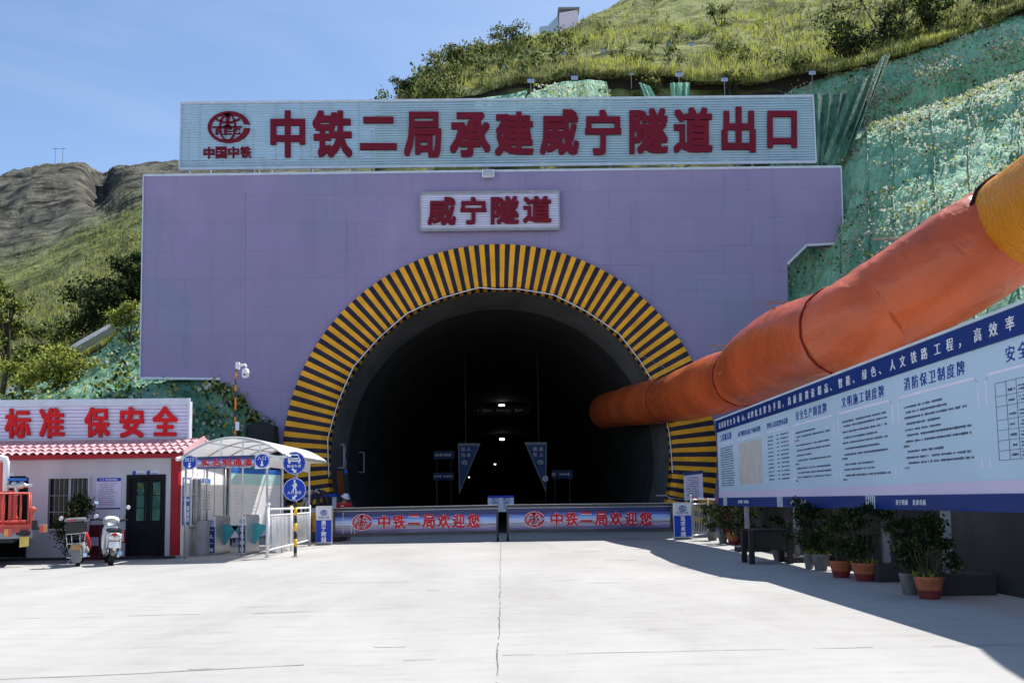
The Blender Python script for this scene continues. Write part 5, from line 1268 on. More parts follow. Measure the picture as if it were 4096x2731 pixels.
# ================================================================== CHECKPOINT CANOPY
YC = 21.6
cp = empty('checkpoint_canopy', P(940,2215,Z=0), 'white arched canopy on thin steel posts over the pedestrian checkpoint', 'canopy')
def post(u, v, ztop, r=.03, m='steel', du=0):
    b_ = P(u, v, Z=0); MB().tube([(b_.x,b_.y,0),(b_.x+du,b_.y,ztop)], r, 8).build('post', M[m], cp, smooth=True); return b_
pts_ = [post(738,2234,2.6), post(824,2214,2.65), post(897,2194,2.65), post(1066,2222,2.6), post(1128,2211,2.65), post(1236,2181,2.72), post(967,2226,2.5,.022)]
post(921,2180,2.6,.055,'dark')
M['sheet'] = mat('canopy_sheet', (0.80,0.80,0.80), .35, .04, 1)
M['sheet'].node_tree.nodes['Principled BSDF'].inputs['Transmission Weight'].default_value = 0.0
def translucent(name, col, k):
    m, t, b = nodes(name); b.inputs['Base Color'].default_value = (*col,1); b.inputs['Roughness'].default_value = .4
    tr = N(t, 'ShaderNodeBsdfTranslucent'); tr.inputs[0].default_value = (*col,1); mx = N(t, 'ShaderNodeMixShader'); mx.inputs[0].default_value = k
    n = N(t, 'ShaderNodeTexNoise'); n.inputs['Scale'].default_value = 1.5; t.links.new(ramp(t, n.outputs[0], [(.3, mul(col,.9)), (.7, col)]), b.inputs['Base Color'])
    t.links.new(b.outputs[0], mx.inputs[1]); t.links.new(tr.outputs[0], mx.inputs[2]); t.links.new(mx.outputs[0], t.nodes['Material Output'].inputs[0]); return m
M['sheet'] = translucent('canopy_sheet', (.84,.84,.84), .3)
def arch_pts(y, n=24):
    f = (y - 21.2)/8.0; xa = P(728,1826,Y=21.2).x - .55*f; xb_ = P(1144,1819,Y=21.2).x - .68*f
    z0_ = 2.58 + .22*f; rise = .46
    return [Vector((xa + (xb_-xa)*i/n, y, z0_ + rise*(1-(2*i/n-1)**2))) for i in range(n+1)]
ra = [arch_pts(y) for y in (21.2, 23.2, 25.2, 27.2, 29.2)]; k = 25; mb = MB()
mb.add([p for r_ in ra for p in r_], [(i*k+j, i*k+j+1, (i+1)*k+j+1, (i+1)*k+j) for i in range(4) for j in range(24)])
mb.build('roof', M['sheet'], cp, smooth=True)
for r_ in ra: MB().tube([p - Vector((0,0,.035)) for p in r_], .022, 6).build('roof_rib', M['steel'], cp, smooth=True)
mb = MB()
for j in (0,6,12,18,24): mb.tube([r_[j]-Vector((0,0,.03)) for r_ in ra], .018, 6)
mb.build('purlin', M['steel'], cp, smooth=True)
mb = MB(); mb.bar(ra[0][0]-Vector((0,0,.06)), ra[0][24]-Vector((0,0,.06)), .05, .06)
for j in (9,14,18): mb.bar((ra[0][j].x,21.2,ra[0][0].z-.06), ra[0][j], .035)
for q in (1,2,3,4): mb.bar(ra[q][0]-Vector((0,0,.06)), ra[q][24]-Vector((0,0,.06)), .04)
mb.bar(ra[0][24]-Vector((0,0,.06)), ra[4][24]-Vector((0,0,.06)), .05); mb.bar(ra[0][0]-Vector((0,0,.06)), ra[4][0]-Vector((0,0,.06)), .05)
mb.build('beam', M['steel'], cp)
mb = MB(); mb.hexa([(-6.10,21.75,2.30),(-6.06,21.75,2.30),(-6.34,27.7,2.36),(-6.38,27.7,2.36),(-6.10,21.75,2.62),(-6.06,21.75,2.62),(-6.34,27.7,2.74),(-6.38,27.7,2.74)])
mb.build('side_panel', M['white'], cp)
# banner and round signs hung on the front
bn = empty('checkpoint_banner', P(903,1850,Y=21.1), 'printed banner with red characters under the canopy front', 'banner')
A, C = P(788,1876,Y=21.1), P(1019,1819,Y=21.1); MB().hexa([(A.x,21.1,A.z),(C.x,21.1,A.z+.03),(C.x,21.13,A.z+.03),(A.x,21.13,A.z),(A.x,21.1,C.z-.03),(C.x,21.1,C.z),(C.x,21.13,C.z),(A.x,21.13,C.z-.03)]).build('sheet', M['banner'], bn)
for i, ch in enumerate('实名制通道'): l = 805+42.3*i; char_on(bn, ch, (l,1836-i*.6,l+35,1864-i*.6), 21.099, .012, [M['red'],M['white']], .04, .045)
mb = MB(); bars_text(mb, P(900,1872,Y=21.098), (1,0,.01), (0,0,1), (0,-.004,0), .62, .03, rnd); mb.build('small_print', M['white'], bn)
def round_sign(name, u, v, rpx, Y, label, top=None, arrow=None, plate_=False, parent=None, ts=.11):
    c = P(u, v, Y=Y); r = rpx*Y/FPX; e = parent or empty(name, c, label, 'sign')
    h = MB(); h.disc(c, r, .02); d = h.build('disc' , M['blue'], e)
    ring = MB(); ring.tube([(c.x+r*.965*math.cos(6.2832*i/40), Y-.002, c.z+r*.965*math.sin(6.2832*i/40)) for i in range(40)], r*.025, 5, closed=True); ring.build('rim', M['white'], e)
    if plate_: MB().box(c.x-r*1.06, c.x+r*1.06, Y+.021, Y+.03, c.z-r*1.1, c.z+r*1.05).build('back_plate', M['white'], e)
    return e, c, r
def arrow_on(e, c, ang, L, w_, Y):
    d = Vector((math.cos(ang),0,math.sin(ang))); s = Vector((-d.z,0,d.x)); mb = MB(); c = Vector((c[0],Y-.001,c[2]))
    p = [c-d*L/2-s*w_*.5, c+d*L*.08-s*w_*.5, c+d*L*.08-s*w_*1.25, c+d*L/2, c+d*L*.08+s*w_*1.25, c+d*L*.08+s*w_*.5, c-d*L/2+s*w_*.5]
    mb.prism(p, (0,-.004,0)); mb.build('arrow', M['white'], e)
def words_on(e, s, c, dz, size, Y, m='white'):
    mb = MB(); pit = size*1.08; put_text(mb, s, (c.x-pit*len(s)/2, Y-.001, c.z+dz), (1,0,0), (0,0,1), (0,-.004,0), size, pit, .025); mb.build('lettering', M[m], e)
Y1 = 21.1
e, c, r = round_sign('lane_sign', 758, 1849, 28, Y1, 'round blue exit sign at the office end of the checkpoint banner'); words_on(e, '出口', c, r*.12, r*.62, Y1); arrow_on(e, (c.x,0,c.z-r*.42), R(-90), r*.85, r*.24, Y1)
e, c, r = round_sign('lane_sign', 1048, 1843, 28, Y1, 'round blue entrance sign on a white plate at the right end of the checkpoint banner', plate_=True); words_on(e, '入口', c, r*.12, r*.62, Y1); arrow_on(e, (c.x,0,c.z-r*.42), R(-90), r*.85, r*.24, Y1)
# small bullet camera under the eave
e = empty('bullet_camera', P(735,1832,Y=21.3), 'small white bullet camera under the office roof corner', 'camera'); c = e.location
mb = MB(); mb.tube([c+Vector((-.12,-.15,-.03)), c+Vector((.14,.15,.05))], .055, 12); mb.build('body', M['white'], e, smooth='auto'); MB().bar(c+Vector((.05,.1,0)), c+Vector((-.1,.25,-.12)), .03).build('bracket', M['white'], e)

# ---- lane sign post
b_ = P(1181,2227,Z=0); lp = empty('sign_post', b_, 'yellow and black striped post carrying two round blue lane signs', 'sign post')
zz = [0,.10,.28,.46,.66,.86,1.06,1.26,1.42]
mb = MB(); mb.tube([b_, b_+Vector((0,0,2.35))], .040, 12); mb.build('pole', M['grey'], lp, smooth=True)
for i in range(1,8): MB().tube([b_+Vector((0,0,zz[i])), b_+Vector((0,0,zz[i+1]))], .043, 12).build('stripe', M['dark'] if i % 2 else M['amber'], lp, smooth=True)
MB().lathe([(.10,0),(.10,.015),(.05,.02)], b_, 16).build('foot', M['grey'], lp)
Yp = b_.y - .06
def lane(u, v, words_, car):
    c = P(u, v, Y=Yp); r = 46*Yp/FPX; e = MB().disc(c, r, .015).build('disc', M['blue'], lp)
    ring = MB(); ring.tube([(c.x+r*.955*math.cos(6.2832*i/44), Yp-.002, c.z+r*.955*math.sin(6.2832*i/44)) for i in range(44)], r*.022, 5, closed=True); ring.build('rim', M['white'], e)
    mb = MB(); pit = r*.31; put_text(mb, words_, (c.x-pit*2, Yp-.001, c.z-r*.40), (1,0,0), (0,0,1), (0,-.004,0), r*.29, pit, .03); mb.build('lettering', M['white'], e)
    mb = MB()
    def pg(pts): mb.prism([(c.x+x*r, Yp-.001, c.z+z*r) for x, z in pts], (0,-.004,0))
    if car:
        pg([(-.38,.70),(-.30,.76),(.30,.76),(.38,.70),(.44,.45),(.38,.45),(.33,.65),(-.33,.65),(-.38,.45),(-.44,.45)])
        pg([(-.46,.44),(.46,.44),(.55,.34),(.55,.12),(-.55,.12),(-.55,.34)]); pg([(-.50,.11),(-.34,.11),(-.34,-.04),(-.50,-.04)]); pg([(.34,.11),(.50,.11),(.50,-.04),(.34,-.04)])
        mb2 = MB(); 
        for x0, x1, z0_, z1_ in [(-.46,-.30,.26,.34),(.30,.46,.26,.34),(-.26,.26,.24,.30)]: mb2.prism([(c.x+x*r, Yp-.0055, c.z+z*r) for x, z in [(x0,z0_),(x1,z0_),(x1,z1_),(x0,z1_)]], (0,-.003,0))
        mb2.build('symbol_detail', M['blue'], e); arrow_on(e, (c.x, 0, c.z-r*.66), R(-45), r*.52, r*.17, Yp)
    else:
        mb.disc((c.x+.0*r, Yp-.005, c.z+.76*r), .085*r, .004, 16)
        pg([(-.06,.66),(.10,.66),(.16,.50),(.12,.16),(-.10,.16),(-.12,.45)]); pg([(-.10,.16),(.0,.16),(-.10,-.20),(-.22,-.20)]); pg([(.02,.16),(.12,.16),(.22,-.20),(.10,-.20)])
        pg([(-.06,.64),(-.10,.50),(-.25,.34),(-.20,.29),(-.05,.45)]); pg([(.10,.66),(.24,.42),(.22,.26),(.16,.27),(.17,.42),(.08,.52)])
        arrow_on(e, (c.x, 0, c.z-r*.66), R(-132), r*.52, r*.17, Yp)
    mb.build('symbol', M['white'], e)
lane(1177,1851,'机动车道',True); lane(1178,1957,'人行通道',False)

# ---- white railing beside the checkpoint
a = P(1067,2229,Z=0); c = P(1236,2181,Z=0); rl_ = empty('white_railing', a, 'white tubular railing with close bars beside the checkpoint', 'railing')
def lerp2(f, z): q = a.lerp(c, f); return Vector((q.x+.02, q.y, z))
for f in (0, .5, 1.0): MB().tube([lerp2(f,0), lerp2(f,1.30)], .042 if f == 0 else .034, 12).build('post', M['white'], rl_, smooth=True)
mb = MB(); mb.ell(lerp2(0,1.34), .06); mb.build('finial', M['white'], rl_, smooth=True)
mb = MB(); mb.tube([lerp2(0,1.22), lerp2(1,1.22)], .030, 10); mb.tube([lerp2(0,1.06), lerp2(1,1.06)], .022, 8); mb.tube([lerp2(0,.18), lerp2(1,.18)], .022, 8)
for f in (.25,.75): mb.tube([lerp2(f,1.06), lerp2(f,1.22)], .014, 6)
mb.build('rail', M['white'], rl_, smooth=True)
for i in range(1, 34): MB().tube([lerp2(i/34,.18), lerp2(i/34,1.06)], .009, 6).build('baluster', M['white'], rl_, smooth=True)

# ---- turnstiles
def turnstile(u0, u1, v0, Yt, label, words_, L=1.25, flaps=(1,1), dark=False):
    A = P(u0, 2214, Y=Yt); C = P(u1, v0, Y=Yt); x0, x1, z1 = A.x, C.x, C.z
    e = empty('turnstile', ((x0+x1)/2, Yt, 0), label, 'turnstile'); w_ = x1-x0; y1 = Yt+L
    prof = [(Yt,.03),(Yt,z1-.10),(Yt+.03,z1-.03),(Yt+.12,z1),(y1-.12,z1),(y1-.03,z1-.03),(y1,z1-.10),(y1,.03)]
    MB().prism([(x0,y,z) for y, z in prof], (w_,0,0)).build('body', M['steel' if not dark else 'grey'], e, bevel=.012)
    MB().box(x0-.02, x1+.02, Yt-.02, y1+.02, 0, .03).build('base', M['grey'], e)
    if words_:
        MB().box(x0+.01, x1-.01, Yt-.008, Yt+.01, .06, z1-.28).build('panel', M['navyblue'], e)
        MB().box(x0+.01, x1-.01, Yt-.007, Yt+.01, z1-.275, z1-.06).build('header', M['boxwhite'], e)
        em_ = MB(); emblem(em_, ((x0+x1)/2, Yt-.007, z1-.16), w_*.72, (1,0,0), (0,0,1), (0,-.003,0), lw=.06, letters=False); em_.build('emblem', M['inkblue'], e)
        tx = MB(); s = w_*.17; put_text(tx, '中国中铁', ((x0+x1)/2-2.2*s, Yt-.007, z1-.27), (1,0,0), (0,0,1), (0,-.003,0), s, s*1.1, .02); tx.build('company_name', M['inkblue'], e)
        H = z1-.28-.06; n = len(words_); s = min(w_*.72, H/n*.72)
        for i, ch in enumerate(words_):
            mb = MB(); put_text(mb, ch, ((x0+x1)/2-s*.5, Yt-.008, z1-.28 - H*(i+1)/n + (H/n-s)/2), (1,0,0), (0,0,1), (0,-.003,0), s, bold=.03); mb.build('character', M['white'], e)
    ym = Yt + L*.55
    for sx, on in ((-1,flaps[0]),(1,flaps[1])):
        if on:
            xe = x1 if sx > 0 else x0
            MB().prism([(xe+sx*.005,ym,z1-.22),(xe+sx*.40,ym,z1-.30),(xe+sx*.36,ym,z1-.36),(xe+sx*.03,ym,z1-.82),(xe+sx*.005,ym,z1-.80)], (0,.02,0)).build('flap', M['teal'], e)
    mb = MB(); mb.box(x0+.03, x1-.03, Yt+.25, Yt+.45, z1+.001, z1+.012); mb.build('reader', M['dark'], e)
    return e
turnstile(828, 862, 2064, 23.3, 'left grey turnstile with blue front panel and teal flap, nearest the office wall', '一人一闸', flaps=(0,1))
turnstile(952, 985, 2060, 23.3, 'middle grey turnstile with blue front panel between two pairs of teal flaps', '实名刷脸')
turnstile(1085, 1104, 2066, 23.9, 'steel turnstile half hidden behind the white railing', None, flaps=(1,0))
turnstile(786, 820, 2082, 22.9, 'dark rounded cabinet against the office side wall beside the left turnstile', None, L=.6, flaps=(0,0), dark=True)

# ---- on the office side wall
def sideplane(u, v, off=.012):
    """point of the office side wall seen at (u, v)"""
    d = ray(u, v); O_ = Vector((0,0,CAMZ)); t_ = (xr + off + .07*YS) / (d.x + .07*d.y); return O_ + d*t_
def sidebox(l, t_, r, b_, th, off=.012):
    p = [sideplane(l,b_,off), sideplane(r,b_,off), sideplane(r,t_,off), sideplane(l,t_,off)]; z0_ = (p[0].z+p[1].z)/2; z1_ = (p[2].z+p[3].z)/2
    a, c = p[0], p[1]; n = Vector((th,0,0))
    return (a, c, z0_, z1_), MB().hexa([(a.x,a.y,z0_),(c.x,c.y,z0_),(c.x-th,c.y,z0_),(a.x-th,a.y,z0_),(a.x,a.y,z1_),(c.x,c.y,z1_),(c.x-th,c.y,z1_),(a.x-th,a.y,z1_)])
e = empty('wall_poster', sideplane(743,2000), 'tall blue poster on the sunlit side wall right behind the red corner post', 'poster')
(a, c, z0_, z1_), mb = sidebox(729,1909,759,2098,.01,.014); M['posterblue'] = mat('poster_blue', (.04,.15,.52), .4, .2, 3); mb.build('sheet', M['posterblue'], e)
mb = MB(); dd = (c-a).normalized()
for f0, f1 in ((.03,.12),(.14,.40),(.45,.5)): mb.prism([a.lerp(c,.12)+Vector((.001,0,(z1_-z0_)*(1-f1))), a.lerp(c,.88)+Vector((.001,0,(z1_-z0_)*(1-f1))), a.lerp(c,.88)+Vector((.001,0,(z1_-z0_)*(1-f0))), a.lerp(c,.12)+Vector((.001,0,(z1_-z0_)*(1-f0)))], (.002,0,0))
for i in range(3):
    for j in range(2): q = a.lerp(c,.15+.42*j)+Vector((.001,0,(z1_-z0_)*(.40-.12*i))); q2 = a.lerp(c,.43+.42*j)+Vector((.001,0,(z1_-z0_)*(.40-.12*i))); mb.prism([q,q2,q2+Vector((0,0,-.12)),q+Vector((0,0,-.12))], (.002,0,0))
mb.build('print', M['white'], e)
(a, c, z0_, z1_), mb = sidebox(761,1912,799,2100,.03,.03); e = empty('side_window', a, 'narrow barred window in the sunlit side wall of the office', 'window'); mb.build('pane', M['glass_dark'], e)
mb = MB()
for f in (0,.5,1): q = a.lerp(c,f); mb.bar((q.x+.01,q.y,z0_),(q.x+.01,q.y,z1_), .05)
for z in (z0_,z1_): mb.bar((a.x+.01,a.y,z),(c.x+.01,c.y,z), .06)
mb.build('frame', M['white'], e); mb = MB()
for i in range(1,8): q = a.lerp(c,i/8); mb.tube([(q.x+.05,q.y,z0_),(q.x+.05,q.y,z1_)], .009, 6)
for f in (.33,.66): z = z0_+(z1_-z0_)*f; mb.tube([(a.x+.06,a.y,z),(c.x+.06,c.y,z)], .01, 6)
mb.build('grille', M['steel'], e)
e = empty('wall_poster', sideplane(820,1960), 'white sheet with a blue heading on the side wall beyond the barred side window', 'poster')
(a, c, z0_, z1_), mb = sidebox(803,1913,842,2060,.008,.012); mb.build('sheet', M['white'], e)
(a, c, z0_, z1_), mb = sidebox(803,1913,842,1932,.004,.017); mb.build('header', M['posterblue'], e)
mb = MB(); [bars_text(mb, sideplane(806,1965+12*i,.013), dd, (0,0,1), (.003,0,0), .9, .03, rnd) for i in range(7)]; mb.build('print', M['grey'], e)

# ---- display board along the left side of the lane
e = empty('display_board', (-8.3, 28.3, 0), 'white display board glaring in the sun behind the checkpoint', 'display board')
a = P(922,2100,Y=27.3); c = P(1121,2100,Y=29.8)
def lb(f, z, off=0): q = a.lerp(c,f); return Vector((q.x+off, q.y, z))
def lbox(f0, f1, z0_, z1_, off, th, m, name): MB().hexa([lb(f0,z0_,off),lb(f1,z0_,off),lb(f1,z0_,off-th),lb(f0,z0_,off-th),lb(f0,z1_,off),lb(f1,z1_,off),lb(f1,z1_,off-th),lb(f0,z1_,off-th)]).build(name, m, e)
lbox(0,1,.30,2.50,0,.06,M['white'],'panel'); M['mint'] = mat('print_mint', (.45,.72,.72), .4, .1, 2)
lbox(0,1,2.36,2.52,.006,.005,M['posterblue'],'header'); lbox(.01,.99,2.0,2.35,.004,.003,M['mint'],'tint'); lbox(0,1,.30,.46,.006,.005,M['board_low'],'footer')
mb = MB(); d_ = (c-a).normalized()
for i in range(3): bars_text(mb, lb(.08+.3*i,2.1,.005), d_, (0,0,1), (.003,0,0), .45, .12, rnd)
for i in range(10):
    for f in (.06,.40,.72): bars_text(mb, lb(f,1.85-.12*i,.001), d_, (0,0,1), (.003,0,0), .5*rnd.uniform(.4,1), .03, rnd)
mb.build('print', M['slat_pale'], e)
for f in (.02,.35,.68,.98): MB().tube([lb(f,0,-.1), lb(f,2.5,-.1)], .04, 8).build('post', M['grey'], e)

# ---- camera mast
b_ = P(936,2160,Y=31.0); b_.z = 0; top = P(935,1452,Y=31.0).z; cm = empty('camera_mast', b_, 'orange and black banded mast with a white dome camera', 'camera mast')
MB().tube([b_, (b_.x,b_.y,top)], .034, 10).build('pole', M['dark'], cm, smooth=True)
zs = [P(936,v,Y=31).z for v in (1484,1513,1538,1564,1590,1640,1667,1693,1720,1740)]
for i in (0,2,4,6,8): MB().tube([(b_.x,b_.y,zs[i+1]),(b_.x,b_.y,zs[i])], .039, 10).build('band', M['orange'], cm, smooth=True)
ar = MB(); za = P(950,1462,Y=31).z; ar.box(b_.x, b_.x+.13, b_.y-.08, b_.y+.06, za-.14, za+.12); ar.tube([(b_.x+.1,b_.y-.05,za-.02),(b_.x+.36,b_.y-.10,za+.02),(b_.x+.40,b_.y-.10,za-.06)], [.055,.045,.04], 10); ar.build('arm', M['white'], cm, smooth='auto')
dc = P(982,1490,Y=30.9); dm = MB(); dm.lathe([(.02,.17),(.09,.15),(.125,.08),(.135,0),(.14,-.02),(.125,-.03),(.12,-.12),(.09,-.19),(.03,-.22)], dc, 22); dm.build('dome_camera', M['white'], cm, smooth='auto')
MB().ell(dc+Vector((0,-.115,-.09)), (.04,.03,.04)).build('lens', M['black'], cm, smooth=True)
bx = P(950,1704,Y=30.95); MB().box(bx.x-.07, bx.x+.07, b_.y-.1, b_.y-.03, bx.z-.16, bx.z+.16).build('junction_box', M['white'], cm, bevel=.02)
# ================================================================== TWO-WHEELERS (built facing away, +y is forward, origin on the ground under the rear axle)
M['bikewhite'] = mat('scooter_white', (.78,.78,.78), .25, .04, 3, coat=.4)
M['bikeblack'] = mat('moped_black', (.015,.015,.017), .28, .2, 3, coat=.4)
M['bikered'] = mat('moped_red', (.60,.02,.015), .28, .1, 3, coat=.4)
M['tail_red'] = mat('tail_lamp', (.45,.02,.015), .15, .1, 8, coat=.5)
M['chrome'] = mat('chrome', (.7,.7,.72), .15, .05, 5, metal=1)
M['mirror'] = mat('mirror_glass', (.6,.75,.9), .05, .03, 5, metal=.9)
M['tan'] = mat('plate_tan', (.38,.20,.09), .5, .2, 8)
M['mudgrey'] = mat('mudguard_grey', (.20,.20,.20), .6, .2, 6)
ROTY = Matrix.Rotation(R(90), 3, 'Y')
def wheel(e, y, r, wd):
    t_ = MB(); t_.lathe([(r*.70,-wd/2),(r*.92,-wd/2),(r,-wd*.2),(r,wd*.2),(r*.92,wd/2),(r*.70,wd/2)], (0,y,r), 28, rot=ROTY, cap=False); o = t_.build('wheel', M['black'], e, smooth='auto')
    rm = MB(); rm.lathe([(r*.70,-wd*.4),(r*.60,-wd*.3),(r*.15,-wd*.5),(.02,-wd*.5)], (0,y,r), 20, rot=ROTY, cap=False); rm.lathe([(r*.70,wd*.4),(r*.60,wd*.3),(r*.15,wd*.5),(.02,wd*.5)], (0,y,r), 20, rot=ROTY, cap=False); rm.build('rim', M['chrome'], o, smooth='auto')
def loft(mb, secs, n=16, m=0):
    """closed skin through superellipse sections (y, centre z, half width, half height, power)"""
    vs = []
    for y, z, a, b_, p_ in secs:
        for i in range(n):
            th = 2*math.pi*i/n; cx, sx = math.cos(th), math.sin(th)
            vs.append((a*math.copysign(abs(cx)**p_, cx), y, z + b_*math.copysign(abs(sx)**p_, sx)))
    k = len(secs); mb.add(vs, [(i*n+j, i*n+(j+1)%n, (i+1)*n+(j+1)%n, (i+1)*n+j) for i in range(k-1) for j in range(n)] + [tuple(range(n)), tuple(range((k-1)*n, k*n))[::-1]], m)
def mirrors(e, zs, col, w_=.36):
    for s, zz, col_ in ((-1, zs[0], col[0]), (1, zs[1], col[1])):
        st = MB(); st.tube([(s*.22,1.00,1.00),(s*(.30),.98,1.12),(s*w_,.97,zz-.04)], .008, 6); o = st.build('mirror', M['black'], e, smooth=True)
        g_ = MB(); g_.ell((s*(w_+.02),.965,zz), (.048,.015,.058), rot=Matrix.Rotation(-s*.5,3,'Y')); g_.build('mirror_shell', M['bikewhite'] if col_ == 'w' else M['mirror'], o, smooth=True)
def scooter(label):
    e = empty('scooter', (0,0,0), label, 'scooter'); wheel(e, 0, .22, .11); wheel(e, 1.22, .22, .10)
    b_ = MB(); loft(b_, [(-.36,.70,.03,.03,1),(-.33,.70,.10,.07,.9),(-.20,.69,.165,.13,.8),(.05,.64,.18,.19,.7),(.30,.58,.17,.22,.7),(.46,.52,.14,.20,.7)]); b_.build('body', M['bikewhite'], e, smooth=True)
    for s in (-1,1):
        q = MB(); loft(q, [(-.25,.52,.02,.12,.9),(0,.46,.035,.20,.8),(.3,.40,.03,.16,.8)]); q.v = [(x+s*.145,y,z) for x,y,z in q.v]; q.build('side_panel', M['bikewhite'], e, smooth=True)
    b_ = MB(); loft(b_, [(-.28,.80,.10,.03,.8),(-.15,.83,.15,.05,.7),(.15,.82,.16,.06,.7),(.45,.80,.12,.06,.7),(.52,.77,.05,.03,.8)]); b_.build('seat', M['bikeblack'], e, smooth=True)
    b_ = MB(); b_.box(-.15,.15,.42,.95,.24,.30); loft(b_, [(.90,.55,.17,.30,.7),(.98,.62,.19,.36,.7),(1.06,.66,.14,.32,.7)]); b_.build('leg_shield', M['bikewhite'], e, smooth='auto', bevel=.01)
    b_ = MB(); loft(b_, [(1.0,.30,.07,.08,.8),(1.22,.44,.085,.05,.8),(1.42,.34,.06,.06,.8)]); b_.build('front_fender', M['bikewhite'], e, smooth=True)
    b_ = MB(); b_.tube([(0,1.02,.9),(0,1.20,.25)], .03, 8); b_.build('fork', M['grey'], e, smooth=True)
    b_ = MB(); loft(b_, [(.90,1.0,.13,.09,.8),(.98,1.02,.19,.13,.8),(1.10,1.0,.14,.11,.8)]); b_.build('handlebar_cover', M['bikewhite'], e, smooth=True)
    b_ = MB(); b_.tube([(-.34,.90,1.06),(-.15,.98,1.04),(.15,.98,1.04),(.34,.90,1.06)], .014, 8); hb_ = b_.build('handlebar', M['grey'], e, smooth=True)
    for s in (-1,1): MB().tube([(s*.20,.96,1.045),(s*.35,.895,1.062)], .021, 8).build('grip', M['black'], hb_, smooth=True)
    b_ = MB(); b_.ell((0,-.335,.72), (.075,.03,.045)); b_.build('tail_light', M['tail_red'], e, smooth=True)
    b_ = MB(); b_.ell((.0,-.325,.70), (.155,.025,.018)); b_.build('tail_trim', M['grey'], e, smooth=True)
    b_ = MB(); b_.hexa([(-.11,-.36,.42),(.11,-.36,.42),(.11,-.33,.42),(-.11,-.33,.42),(-.11,-.33,.56),(.11,-.33,.56),(.11,-.30,.56),(-.11,-.30,.56)]); b_.build('number_plate', M['white'], e, bevel=.005)
    b_ = MB(); loft(b_, [(-.33,.30,.05,.06,.8),(-.28,.40,.07,.10,.8),(-.1,.47,.07,.06,.8),(.1,.44,.06,.05,.8)]); b_.build('rear_fender', M['mudgrey'], e, smooth=True)
    b_ = MB(); b_.tube([(.13,.35,.22),(.15,.05,.24),(.16,-.22,.30)], [.03,.05,.055], 10); b_.build('exhaust', M['chrome'], e, smooth='auto')
    b_ = MB(); [b_.tube([(s*.12,-.02,.22),(s*.12,-.12,.56)], .02, 8) for s in (-1,1)]; b_.build('shock', M['grey'], e, smooth=True)
    b_ = MB(); b_.tube([(-.14,-.1,.74),(-.12,-.34,.78),(.12,-.34,.78),(.14,-.1,.74)], .012, 8); b_.build('grab_rail', M['black'], e, smooth=True)
    mirrors(e, (1.12, 1.38), ('w','w'), .33); return e
sc_ = scooter('white motor scooter seen from behind beside the dark office door')
g_ = G(424, 2263); sc_.location = (g_.x, g_.y + .22, 0); sc_.scale = (0.98,)*3; sc_.rotation_euler = (0, R(4), R(29))
